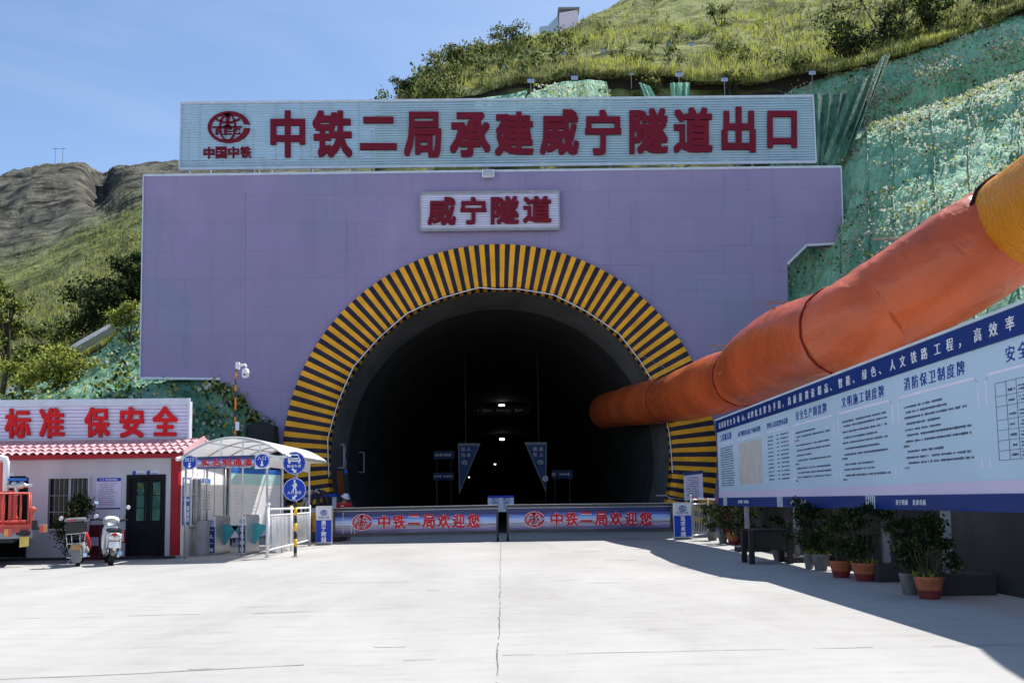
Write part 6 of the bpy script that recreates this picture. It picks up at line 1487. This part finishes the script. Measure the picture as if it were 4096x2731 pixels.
def moped(label):
    e = empty('moped', (0,0,0), label, 'moped'); wheel(e, 0, .29, .09); wheel(e, 1.24, .29, .08)
    b_ = MB(); loft(b_, [(-.30,.66,.08,.05,.8),(-.1,.66,.12,.08,.7),(.3,.64,.13,.10,.7),(.55,.66,.10,.09,.7)]); b_.build('seat', M['bikeblack'], e, smooth=True)
    b_ = MB(); loft(b_, [(-.52,.94,.21,.10,.55),(-.50,.94,.225,.13,.5),(-.25,.94,.225,.13,.5),(-.22,.94,.20,.11,.55)]); tb = b_.build('top_box', M['bikeblack'], e, smooth='auto')
    b_ = MB(); loft(b_, [(-.53,1.09,.20,.025,.6),(-.50,1.10,.23,.05,.55),(-.25,1.10,.23,.05,.55),(-.21,1.09,.20,.03,.6)]); b_.build('lid', M['mudgrey'], tb, smooth='auto')
    b_ = MB(); b_.box(-.17,.02,-.548,-.52,1.075,1.105); b_.build('reflector', M['tail_red'], tb)
    b_ = MB()
    for z, y in ((.78,-.46),(.55,-.44)): b_.tube([(-.20,0,z),(-.20,y+.08,z),(-.16,y,z),(.16,y,z),(.20,y+.08,z),(.20,0,z)], .013, 8)
    for x in (-.20,-.09,.09,.20): b_.tube([(x*.9,-.44,.55),(x,-.45,.78)], .009, 6)
    b_.tube([(-.2,-.3,.55),(-.2,-.05,.35)], .012, 6); b_.tube([(.2,-.3,.55),(.2,-.05,.35)], .012, 6); b_.build('rack', M['chrome'], e, smooth=True)
    b_ = MB(); loft(b_, [(.25,.62,.13,.16,.7),(.5,.72,.16,.16,.7),(.8,.80,.12,.13,.7),(.92,.82,.06,.08,.8)]); b_.build('fuel_tank', M['bikeblack'], e, smooth=True)
    b_ = MB(); b_.tube([(.20,-.30,.78),(.25,-.22,.62),(.27,-.12,.40)], [.035,.045,.03], 10); b_.build('side_panel', M['bikered'], e, smooth=True)
    b_ = MB(); b_.box(-.105,.105,-.50,-.485,.40,.54); b_.build('number_plate', M['tan'], e, bevel=.004)
    b_ = MB(); loft(b_, [(-.47,.26,.10,.14,.35),(-.45,.26,.11,.16,.35),(-.43,.28,.10,.15,.35)]); b_.build('mudguard', M['mudgrey'], e, smooth='auto')
    b_ = MB(); loft(b_, [(-.42,.50,.08,.06,.7),(-.15,.60,.09,.05,.7),(.15,.58,.08,.05,.7)]); b_.build('rear_fender', M['bikeblack'], e, smooth=True)
    b_ = MB(); b_.box(-.13,.13,.15,.75,.24,.50); b_.ell((.14,.5,.34),(.09,.14,.11)); b_.ell((-.14,.5,.34),(.09,.14,.11)); b_.build('engine', M['grey'], e, smooth='auto', bevel=.03)
    b_ = MB(); b_.tube([(.14,.5,.25),(.16,.1,.22),(.17,-.25,.26)], [.02,.04,.045], 10); b_.build('exhaust', M['chrome'], e, smooth='auto')
    b_ = MB(); [b_.tube([(s*.08,1.0,1.0),(s*.08,1.24,.29)], .022, 8) for s in (-1,1)]; b_.build('fork', M['chrome'], e, smooth=True)
    b_ = MB(); b_.ell((0,1.14,.90), (.12,.10,.12)); b_.build('headlight', M['bikeblack'], e, smooth=True)
    b_ = MB(); loft(b_, [(.98,.50,.05,.06,.8),(1.24,.62,.06,.04,.8),(1.5,.46,.05,.05,.8)]); b_.build('front_fender', M['bikered'], e, smooth=True)
    b_ = MB(); b_.tube([(-.38,.90,1.06),(-.15,1.0,1.04),(.15,1.0,1.04),(.38,.90,1.06)], .014, 8); hb_ = b_.build('handlebar', M['chrome'], e, smooth=True)
    for s in (-1,1): MB().tube([(s*.24,.955,1.05),(s*.39,.895,1.062)], .02, 8).build('grip', M['black'], hb_, smooth=True)
    b_ = MB(); b_.tube([(-.25,.2,.20),(.25,.2,.20)], .015, 8); b_.tube([(-.14,.2,.2),(-.24,.1,.05)], .012, 6); b_.build('footrest', M['chrome'], e, smooth=True)
    mirrors(e, (1.14, 1.48), ('w','m'), .38); return e
mp_ = moped('black moped with chrome rear rack and tan number plate in front of the shrub')
g_ = G(290, 2266); mp_.location = (g_.x, g_.y + .25, 0); mp_.scale = (0.97,)*3; mp_.rotation_euler = (0, R(-3), R(23))

# ================================================================== TRUCK AT THE LEFT EDGE
M['truckred'] = mat('truck_red', (.55,.09,.07), .4, .15, 2, coat=.2)
M['lamp_orange'] = mat('lamp_orange', (.85,.30,.06), .2, .1, 8, coat=.4); M['lamp_red'] = mat('lamp_red', (.70,.08,.07), .2, .1, 8, coat=.4)
M['flapyellow'] = mat('flap_yellow', (.80,.55,.14), .5, .2, 4)
YT = 20.0
def T(u, v): return P(u, v, Y=YT)
tk = empty('water_truck', T(20,2250), 'rear of a red water truck with railed platform and spray gun at the left edge', 'truck')
L_ = T(-700,2105).x; rx = T(117,1973).x; zt_r = T(60,1973).z; zb_r = T(60,2105).z
mb = MB(); mb.box(L_, rx+.03, YT-.03, YT+2.2, zb_r-.14, zb_r); mb.box(L_, rx+.04, YT-.06, YT, zb_r-.02, zb_r+.05); mb.build('platform', M['truckred'], tk, bevel=.012)
mb = MB(); mb.tube([(L_,YT,zt_r),(rx,YT,zt_r),(rx,YT+1.8,zt_r)], .026, 8); mb.tube([(rx,YT,zb_r),(rx,YT,zt_r)], .022, 8)
for u in (-330,-200,-90,30,88): x = T(u,2000).x; mb.tube([(x,YT,zb_r),(x,YT,zt_r)], .022, 8)
mb.tube([(rx,YT+.9,zb_r),(rx,YT+.9,zt_r)], .02, 8); mb.build('railing', M['truckred'], tk, smooth=True)
mb = MB()
for u, y, r_ in ((50,.25,.045),(58,.3,.03),(66,.25,.05),(13,.35,.06)): x = T(u,2000).x; mb.tube([(x,YT+y,zb_r),(x,YT+y,T(u,1960 if u>20 else 1850).z)], r_, 10)
mb.tube([(T(66,2000).x,YT+.25,T(66,2075).z),(T(66,2000).x,YT+.25,T(66,2063).z)], .07, 10); mb.tube([(L_,YT+.1,zb_r+.10),(rx-.05,YT+.1,zb_r+.10)], .05, 10); mb.build('pump_pipe', M['truckred'], tk, smooth='auto')
mb = MB(); x = T(34,1900).x; y = YT+.3; mb.tube([(x,y,T(12,1965).z),(x,y,T(12,1845).z),(x-.02,y,T(12,1834).z),(x-.10,y,T(12,1830).z),(x-.6,y,T(12,1830).z)], .068, 14); mb.build('standpipe', M['white'], tk, smooth=True)
# spray gun
a = T(38,1943); c = T(126,1942); y = YT+.25; gn = MB()
gn.tube([(a.x,y,a.z),(a.x+.18,y,a.z),(a.x+.2,y,a.z),(a.x+.32,y,a.z+.02),(a.x+.33,y,a.z+.02),(c.x-.08,y,c.z)], [.06,.06,.08,.08,.055,.035], 12); gn.tube([(c.x-.08,y,c.z),(c.x,y,c.z)], [.055,.045], 12)
gn.ell((a.x+.14,y,a.z+.06),(.07,.06,.06)); gn.ell((a.x+.30,y,a.z+.05),(.06,.06,.08)); gn.tube([(a.x+.16,y,a.z+.08),(a.x+.10,y,a.z+.17),(a.x+.26,y,a.z+.12)], .014, 6); gn.tube([(a.x+.19,y,a.z-.22),(a.x+.19,y,a.z)], .055, 10); gn.build('spray_gun', M['steel'], tk, smooth='auto')
q = T(68,1917); MB().box(q.x-.16, q.x+.22, YT+.2, YT+.3, q.z-.03, q.z+.03).build('gun_handle', M['posterblue'], tk, bevel=.01)
q = T(127,2037); mb = MB(); mb.ell((q.x,YT-.02,q.z),(.085,.07,.075)); mb.tube([(q.x-.01,YT,q.z),(q.x-.01,YT,zb_r-.02)], .035, 8); mb.build('outlet', M['truckred'], tk, smooth='auto')
mb = MB(); mb.box(L_, T(128,2130).x, YT-.02, YT+.10, T(90,2152).z, T(90,2112).z); mb.build('bumper', M['grey'], tk, bevel=.02)
mb = MB()
for u in (78,112): q = T(u,2130); mb.disc((q.x, YT-.026, q.z), .055, .01, 18)
q = T(98,2130); mb.box(q.x-.08, q.x+.08, YT-.10, YT-.021, q.z-.07, q.z+.06); mb.build('tow_hitch', M['dark'], tk)
def lamp(u0, u1, v0, v1, flip):
    A, C = T(u0,v1), T(u1,v0); xm = (A.x+C.x)/2; o = MB().box(A.x-.01, C.x+.01, YT-.05, YT+.04, A.z-.01, C.z+.01).build('tail_light', M['grey'], tk, bevel=.01)
    MB().box(A.x, xm, YT-.07, YT-.051, A.z, C.z).build('lens', M['lamp_red' if flip else 'lamp_orange'], o); MB().box(xm, C.x, YT-.07, YT-.051, A.z, C.z).build('lens', M['lamp_orange' if flip else 'lamp_red'], o)
lamp(30,57,2114,2142,False); lamp(154,179,2099,2128,True)
mb = MB(); q = T(140,2112); mb.box(T(125,2100).x, T(154,2100).x, YT-.02, YT+.02, q.z-.04, q.z+.02); mb.box(T(126,2090).x, T(146,2090).x, YT-.03, YT+.05, T(130,2112).z, T(130,2080).z); mb.build('lamp_bracket', M['dark'], tk)
A, C = T(82,2187), T(116,2144); MB().hexa([(A.x,YT-.09,A.z),(C.x,YT-.09,A.z+.02),(C.x,YT-.08,A.z+.02),(A.x,YT-.08,A.z),(A.x,YT-.05,C.z),(C.x,YT-.05,C.z),(C.x,YT-.04,C.z),(A.x,YT-.04,C.z)]).build('mud_flap', M['flapyellow'], tk)
mb = MB(); mb.box(L_, T(60,2200).x, YT+.15, YT+4.5, .55, zb_r-.15); mb.build('chassis', M['dark'], tk)
for yy in (1.0, 2.3):
    wx = T(-40,2200).x; tb = MB(); tb.lathe([(.30,-.14),(.46,-.14),(.50,-.09),(.50,.09),(.46,.14),(.30,.14)], (wx, YT+yy, .50), 26, rot=ROTY); tb.build('wheel', M['black'], tk, smooth='auto')
mb = MB(); mb.lathe([(.02,-2.2),(.75,-2.15),(.95,-2.0),(.95,2.0),(.75,2.15),(.02,2.2)], (T(-330,2000).x, YT+2.9, 1.9), 28, rot=Matrix.Rotation(R(90),3,'X')); mb.build('tank', M['white'], tk, smooth='auto')

pv = Vector((rx, YT, 0)); tk.rotation_euler.z = R(27); tk.location = pv + Matrix.Rotation(R(27), 3, 'Z') @ (Vector(tk.location) - pv)
# ================================================================== WORKER
M['jacket'] = mat('jacket_red', (.50,.02,.025), .7, .2, 6); M['skin'] = mat('skin', (.35,.19,.12), .6, .1, 8); M['trousers'] = mat('trousers_navy', (.03,.035,.07), .8, .2, 6); M['helmet'] = mat('helmet_white', (.72,.75,.85), .3, .05, 4)
YW = 31.4
w0 = P(1378,2000,Y=YW); px = w0.x; head_z = P(1385,1983,Y=YW).z
per = empty('person', (px, YW, 0), 'worker in a red jacket and white safety helmet standing behind the left gate leaf', 'person')
def skinned(name, verts, edges, radii, m, parent, root=0):
    me = bpy.data.meshes.new(name); me.from_pydata(verts, edges, []); me.materials.append(m); o = bpy.data.objects.new(name, me); scn.collection.objects.link(o)
    sk = o.modifiers.new('skin', 'SKIN'); sk.use_smooth_shade = True
    for v, r in zip(me.skin_vertices[0].data, radii): v.radius = r if isinstance(r, tuple) else (r, r)
    me.skin_vertices[0].data[root].use_root = True
    ss = o.modifiers.new('sub', 'SUBSURF'); ss.levels = 2; ss.render_levels = 2
    dg = bpy.context.evaluated_depsgraph_get(); dg.update(); nm = bpy.data.meshes.new_from_object(o.evaluated_get(dg)); o.modifiers.clear(); o.data = nm
    nm.polygons.foreach_set('use_smooth', [True]*len(nm.polygons))
    if not nm.materials: nm.materials.append(m)
    o.parent = parent; return o
Hh = 1.66; k = Hh
V = [(0,0,.53*k),(0,-.01,.62*k),(-.01,-.03,.72*k),(-.01,-.04,.80*k),(.03,-.05,.86*k),(.055,-.06,.92*k),(.06,-.07,.965*k)]
Ed = [(0,1),(1,2),(2,3),(3,4),(4,5),(5,6)]; Rd = [.14,.135,(.165,.12),(.15,.11),.055,(.075,.09),(.06,.075)]
def chain(start, pts, rads):
    p_ = start
    for q, r in zip(pts, rads): V.append(q); Rd.append(r); Ed.append((p_, len(V)-1)); p_ = len(V)-1
    return p_
hands = []
for s in (-1,1):
    hands.append(chain(3, [(s*.19-.01,-.04,.795*k),(s*.24,-.05,.64*k),(s*.20+.0,-.24,.585*k),(s*.19,-.30,.57*k)], [.06,.05,.037,.030]))
    chain(0, [(s*.10,0,.48*k),(s*.115,-.02,.28*k),(s*.12,.02,.06*k),(s*.12,-.10,.025*k)], [.095,.068,.047,.04])
body = skinned('body', V, Ed, Rd, M['skin'], per)
jv = [(0,0,.50*k),(0,-.01,.60*k),(-.01,-.03,.72*k),(-.01,-.04,.795*k),(.02,-.045,.835*k)]; je = [(0,1),(1,2),(2,3),(3,4)]; jr = [(.18,.155),(.175,.15),(.195,.145),(.17,.13),.075]
for s in (-1,1):
    b0 = len(jv); jv += [(s*.205-.01,-.04,.79*k),(s*.25,-.05,.64*k),(s*.21,-.22,.59*k)]; jr += [.085,.068,.055]; je += [(3,b0),(b0,b0+1),(b0+1,b0+2)]
skinned('jacket', jv, je, jr, M['jacket'], per)
tv = [(0,0,.53*k)]; te = []; tr_ = [(.155,.14)]
for s in (-1,1):
    b0 = len(tv); tv += [(s*.10,0,.47*k),(s*.115,-.02,.28*k),(s*.12,.02,.05*k)]; tr_ += [.105,.082,.07]; te += [(0,b0),(b0,b0+1),(b0+1,b0+2)]
skinned('trousers', tv, te, tr_, M['trousers'], per)
hm = MB(); hr = Matrix.Rotation(R(24),3,'Y') @ Matrix.Rotation(R(16),3,'X'); hc = Vector((.058,-.06,.955*k))
hm.ell(hc, (.125,.145,.125), 20, 8, rot=hr, cut=math.pi*.52); hm.lathe([(.125,0),(.165,-.012),(.165,-.022),(.12,-.012)], hc, 22, rot=hr, cap=False); o = hm.build('helmet', M['helmet'], None, smooth='auto'); o.parent = per
st = MB(); st.box(-.10,.02,-.205,-.20,.745*k,.765*k); st.box(-.15,.12,-.19,-.185,.66*k,.675*k); o = st.build('reflective_strip', M['white'], None); o.parent = per
for s, hd_ in zip((-1,1), hands):                  # five fingers on each hand
    hp = Vector((s*.19,-.30,.57*k)); fm = MB()
    for i, (dx, L) in enumerate([(-.024,.06),(-.008,.072),(.008,.068),(.024,.052)]):
        a = hp + Vector((dx,-.025,0)); b2 = a + Vector((dx*.2,-L*.55,-.01)); fm.tube([a, b2, b2+Vector((0,-L*.35,-.03))], [.010,.009,.007], 8)
    a = hp + Vector((-s*.03,0,.0)); fm.tube([a, a+Vector((-s*.022,-.03,-.005)), a+Vector((-s*.024,-.055,-.015))], [.012,.010,.008], 8)
    o = fm.build('fingers', M['skin'], None, smooth=True); o.parent = body
fc = MB(); fd = Vector((.06,-.14,.925*k)); fc.ell(fd, (.016,.026,.024)); [fc.ell(fd+Vector((s*.03,.015,.028)), (.013,.012,.010)) for s in (-1,1)]; fc.ell(fd+Vector((0,.008,-.045)), (.026,.014,.008)); [fc.ell(Vector((.06+s*.078,-.06,.925*k)), (.014,.022,.032)) for s in (-1,1)]
o = fc.build('face', M['skin'], None, smooth=True); o.parent = body

# ================================================================== DRILL RIG AND KIOSK LEFT OF THE GATE
YD = 30.5
def D(u, v): return P(u, v, Y=YD)
rg_ = empty('drill_rig', D(1268,2150), 'small drilling rig draped in black hoses behind the railing end', 'machine'); A, C = D(1240,2150), D(1300,2150)
MB().box(A.x-.1, C.x+.6, YD-.2, YD+1.6, .0, .35).build('track_base', M['dark'], rg_, bevel=.04)
M['machineyellow'] = mat('machine_yellow', (.62,.30,.05), .45, .2, 4)
q0, q1 = D(1242,2101), D(1252,2050); MB().box(q0.x, q0.x+.22, YD-.1, YD+.6, .35, q1.z).build('cover', M['machineyellow'], rg_, bevel=.02)
q0 = D(1331,2080); MB().box(q0.x-.02, q0.x+.25, YD-.15, YD+.4, .35, 1.15).build('cover', M['machineyellow'], rg_, bevel=.02)
q0 = D(1268,1962); MB().bar((q0.x, YD+.3, .3), (q0.x, YD+.2, q0.z-.05), .14).build('mast', M['dark'], rg_, bevel=.01)
MB().ell((q0.x, YD+.2, q0.z-.02), (.12,.12,.10)).build('mast_head', M['steel'], rg_, smooth=True)
rh = random.Random(9)
for i in range(15):
    a_ = Vector((q0.x + rh.uniform(-.12,.12), YD + rh.uniform(-.05,.2), q0.z - rh.uniform(0,.12))); s = rh.choice((-1,1)); sp_ = rh.uniform(.12,.40)
    b2 = Vector((q0.x + s*sp_, YD + rh.uniform(-.25,.1), q0.z - rh.uniform(.1,.45))); c2 = Vector((q0.x + s*sp_*1.1, YD - .2, rh.uniform(.3,.8)))
    pth = resample([tuple(a_), tuple(a_.lerp(b2,.5)+Vector((0,0,.10))), tuple(b2), tuple(b2.lerp(c2,.5)+Vector((s*.08,0,0))), tuple(c2)], 18)
    MB().tube(pth, rh.choice((.016,.022,.028)), 7).build('hose', M['dark'] if i % 5 else M['grey'], rg_, smooth=True)
kk = empty('blue_kiosk', P(1282,2000,Y=33.0), 'blue framed white kiosk with a black screen left of the tunnel mouth', 'kiosk')
def K(u, v): return P(u, v, Y=33.0)
A, C = K(1217,1988), K(1343,1974); MB().box(A.x, C.x, 33, 33.9, A.z, C.z).build('roof_beam', M['blue'], kk, bevel=.01)
for u0, u1 in ((1217,1231),(1327,1342)): a_, c_ = K(u0,2040), K(u1,2040); MB().box(a_.x, c_.x, 33.05, 33.25, 0, A.z).build('post', M['boxwhite'], kk)
a_, c_ = K(1287,2026), K(1327,1984); MB().box(a_.x, c_.x, 33.02, 33.12, a_.z, c_.z).build('screen', M['glass_dark'], kk, bevel=.01)
a_, c_ = K(1231,2120), K(1327,2030); MB().box(a_.x, c_.x, 33.1, 33.2, 0, c_.z).build('counter', M['boxwhite'], kk)

# ================================================================== INSIDE THE TUNNEL
def glow(name, col, k):
    m, t, b = nodes(name); b.inputs['Base Color'].default_value = (*col,1); b.inputs['Emission Color'].default_value = (*col,1); b.inputs['Emission Strength'].default_value = k
    n = N(t, 'ShaderNodeTexNoise'); n.inputs['Scale'].default_value = 3; t.links.new(ramp(t, n.outputs[0], [(.3,mul(col,.95)),(.7,col)]), b.inputs['Base Color']); return m
M['lamp_on'] = glow('lamp_lit', (1,1,1), 3.5)
def tl(u, v, Y, wpx, hpx, label):
    c = P(u, v, Y=Y); w_ = wpx*Y/FPX; h_ = hpx*Y/FPX; e = empty('tunnel_lamp', c, label, 'lamp')
    MB().box(c.x-w_/2-.1, c.x+w_/2+.1, Y+.02, Y+.3, c.z-h_/2, c.z+h_/2+.15).build('housing', M['dark'], e); MB().box(c.x-w_/2, c.x+w_/2, Y, Y+.018, c.z-h_/2, c.z+h_/2).build('lens', M['lamp_on'], e)
    MB().bar((c.x, Y+.2, c.z+h_/2+.1), (c.x, Y+.2, min(c.z+2.5, 9.9)), .06).build('hanger', M['dark'], e)
tl(2007,1624,76,23,14,'brightest lit lamp under the tunnel crown, uppermost of the lamps'); tl(2008,1756,112,18,8,'lit lamp deeper in the tunnel straight below the brightest one')
tl(1980,1856,160,7,4,'tiny lit lamp deep in the tunnel between the two pennants'); tl(1876,1908,90,4,4,'tiny lit lamp at the edge of the left pennant')
M['pennant'] = mat('pennant_blue', (.035,.07,.20), .6, .2, 2); M['pennant_edge'] = mat('pennant_edge', (.25,.24,.25), .7, .3, 12); M['dimwhite'] = mat('print_grey', (.62,.62,.64), .6, .1)
YQ = 47
def pennant(pts, words_, label, wx):
    q = [P(u, v, Y=YQ) for u, v in pts]; c = sum(q, Vector())/3; e = empty('pennant', (c.x,YQ,q[0].z), label, 'pennant sign')
    MB().prism(q, (0,.05,0)).build('border', M['pennant_edge'], e)
    MB().prism([c + (p-c)*.86 - Vector((0,.015,0)) for p in q], (0,.014,0)).build('sheet', M['pennant'], e)
    for i, ch in enumerate(words_):
        u, v = wx[i]; p = P(u, v, Y=YQ-.02); mb = MB(); put_text(mb, ch, p, (1,0,0), (0,0,1), (0,-.01,0), .24, bold=.02); mb.build('character', M['dimwhite'], e)
    mb = MB(); emblem(mb, P(wx[4][0], wx[4][1], Y=YQ-.02), .32, (1,0,0), (0,0,1), (0,-.01,0), lw=.05, letters=False); mb.build('emblem', M['dimwhite'], e)
    MB().bar((c.x,YQ+.03,q[0].z),(c.x,YQ+.03,9.5), .03).build('hanger', M['dark'], e); return e
pennant([(1832,1772),(1922,1772),(1836,1976)], '以人为本', 'blue pennant shaped sign hanging on the left inside the tunnel', [(1844,1804),(1866,1804),(1844,1828),(1866,1828),(1858,1850)])
e = pennant([(2098,1768),(2187,1768),(2185,1972)], '质量至上', 'blue pennant shaped sign hanging on the right inside the tunnel', [(2132,1804),(2156,1804),(2132,1826),(2156,1826),(2162,1848)])
e = empty('number_disc', P(2181,1913,Y=46.5), 'grey round disc with the number five beside the right pennant', 'sign'); c = e.location
MB().disc(c, .16, .02).build('disc', M['dimwhite'], e); mb = MB(); put_text(mb, '5', c+Vector((-.07,-.001,-.12)), (1,0,0), (0,0,1), (0,-.004,0), .26, bold=.02); mb.build('lettering', M['ink'], e); MB().bar((c.x,c.y+.04,0),(c.x,c.y+.04,c.z), .04).build('post', M['dark'], e)
def dimboard(l, t_, r, b_, Y, label, m='pennant'):
    A, C = P(l,b_,Y=Y), P(r,t_,Y=Y); e = empty('tunnel_board', ((A.x+C.x)/2,Y,A.z), label, 'sign'); MB().box(A.x, C.x, Y, Y+.05, A.z, C.z).build('panel', M[m], e); mb = MB(); rr = random.Random(l)
    bars_text(mb, (A.x+.06,Y-.001,A.z+(C.z-A.z)*.30), (1,0,0), (0,0,1), (0,-.005,0), (C.x-A.x)*.85, (C.z-A.z)*.4, rr); mb.build('print', M['dimwhite'], e)
    for s in (.15,.85): x = A.x+(C.x-A.x)*s; MB().bar((x,Y+.08,A.z if A.z < 4 else C.z),(x,Y+.08,0 if A.z < 4 else 9.9), .05).build('support', M['dark'], e)
dimboard(1735,1802,1817,1836,50,'dim blue board left of the left pennant, upper of two'); dimboard(1732,1888,1816,1920,50,'dim blue board left of the left pennant, lower of two')
dimboard(2206,1878,2290,1914,50,'dim blue board beside the right pennant'); dimboard(1893,1622,2123,1660,72,'wide dim grey board hanging under the tunnel crown behind the brightest lamp','dark')
# things on the left wall of the lining
e = empty('cable_bracket', P(1370,1830,Y=36.8), 'steel cable bracket with hanging cable on the left tunnel wall near the mouth', 'bracket'); a_ = P(1361,1777,Y=36.9); c_ = P(1376,1777,Y=36.9); d_ = P(1376,1870,Y=36.9)
mb = MB(); mb.bar(a_, c_, .05); mb.bar(c_, d_, .06); mb.bar(d_, d_-Vector((.25,0,0)), .05); mb.build('frame', M['grey'], e); MB().tube([c_+Vector((.08,0,-.1)), c_+Vector((.02,0,-.5)), c_+Vector((.10,0,-.8)), c_+Vector((.05,0,-1.1))], .018, 6).build('cable', M['grey'], e, smooth=True)
p = P(1383,1885,Y=36.9); MB().lathe([(.02,.12),(.05,.05),(.10,-.05),(.09,-.08)], p, 14).build('lamp_shade', M['posterblue'], e, smooth='auto')
for u, lb in ((1456,'thin steel bracket on the left tunnel wall, nearer one of two'),(1520,'thin steel bracket on the left tunnel wall, deeper one of two')):
    Yk = 42 if u < 1500 else 50; e = empty('wall_bracket', P(u,1850,Y=Yk), lb, 'bracket'); a_ = P(u,1808,Y=Yk); c_ = P(u,1888,Y=Yk); mb = MB(); mb.bar(a_, c_, .06); mb.bar(a_, a_-Vector((.35,0,0)), .05); mb.bar(c_, c_-Vector((.35,0,0)), .05); mb.build('frame', M['grey'], e)
M['rust'] = mat('rust_plank', (.20,.055,.02), .8, .3, 4, stretch=(1,1,.2)); a_ = [P(u,v,Y=36.7) for u,v in ((1344,1882),(1368,1884),(1380,1990),(1356,1990))]
tag(MB().prism(a_, (0,.06,0)).build('rust_plank', M['rust'], bevel=.01), 'rust brown plank leaning at the left foot of the tunnel lining', 'plank')
e = empty('fire_box', P(2584,1955,Y=46), 'small dark red box on the right tunnel wall', 'box'); c = e.location; MB().box(c.x-.12,c.x+.12,46,46.2,c.z-.25,c.z+.22).build('body', M['maroon'], e, bevel=.01); MB().box(c.x-.08,c.x+.08,45.985,45.999,c.z-.05,c.z+.12).build('door', M['darkred'], e); MB().bar((c.x,46.1,0),(c.x,46.1,c.z-.25), .05).build('post', M['dark'], e)
e = empty('handrail', P(2660,1990,Y=35.2), 'thin bent handrail at the right foot of the arch behind the gate', 'handrail'); a_ = P(2625,1981,Y=35.2); c_ = P(2663,1981,Y=35.2); d_ = P(2678,1991,Y=35.2); f_ = P(2740,1997,Y=35.2)
MB().tube([a_, c_, d_, f_], .022, 8).build('rail', M['steel'], e, smooth=True); [MB().tube([p_, (p_.x,p_.y,0)], .02, 8).build('post', M['steel'], e, smooth=True) for p_ in (d_, f_)]

bpy.data.objects.remove(_fo)
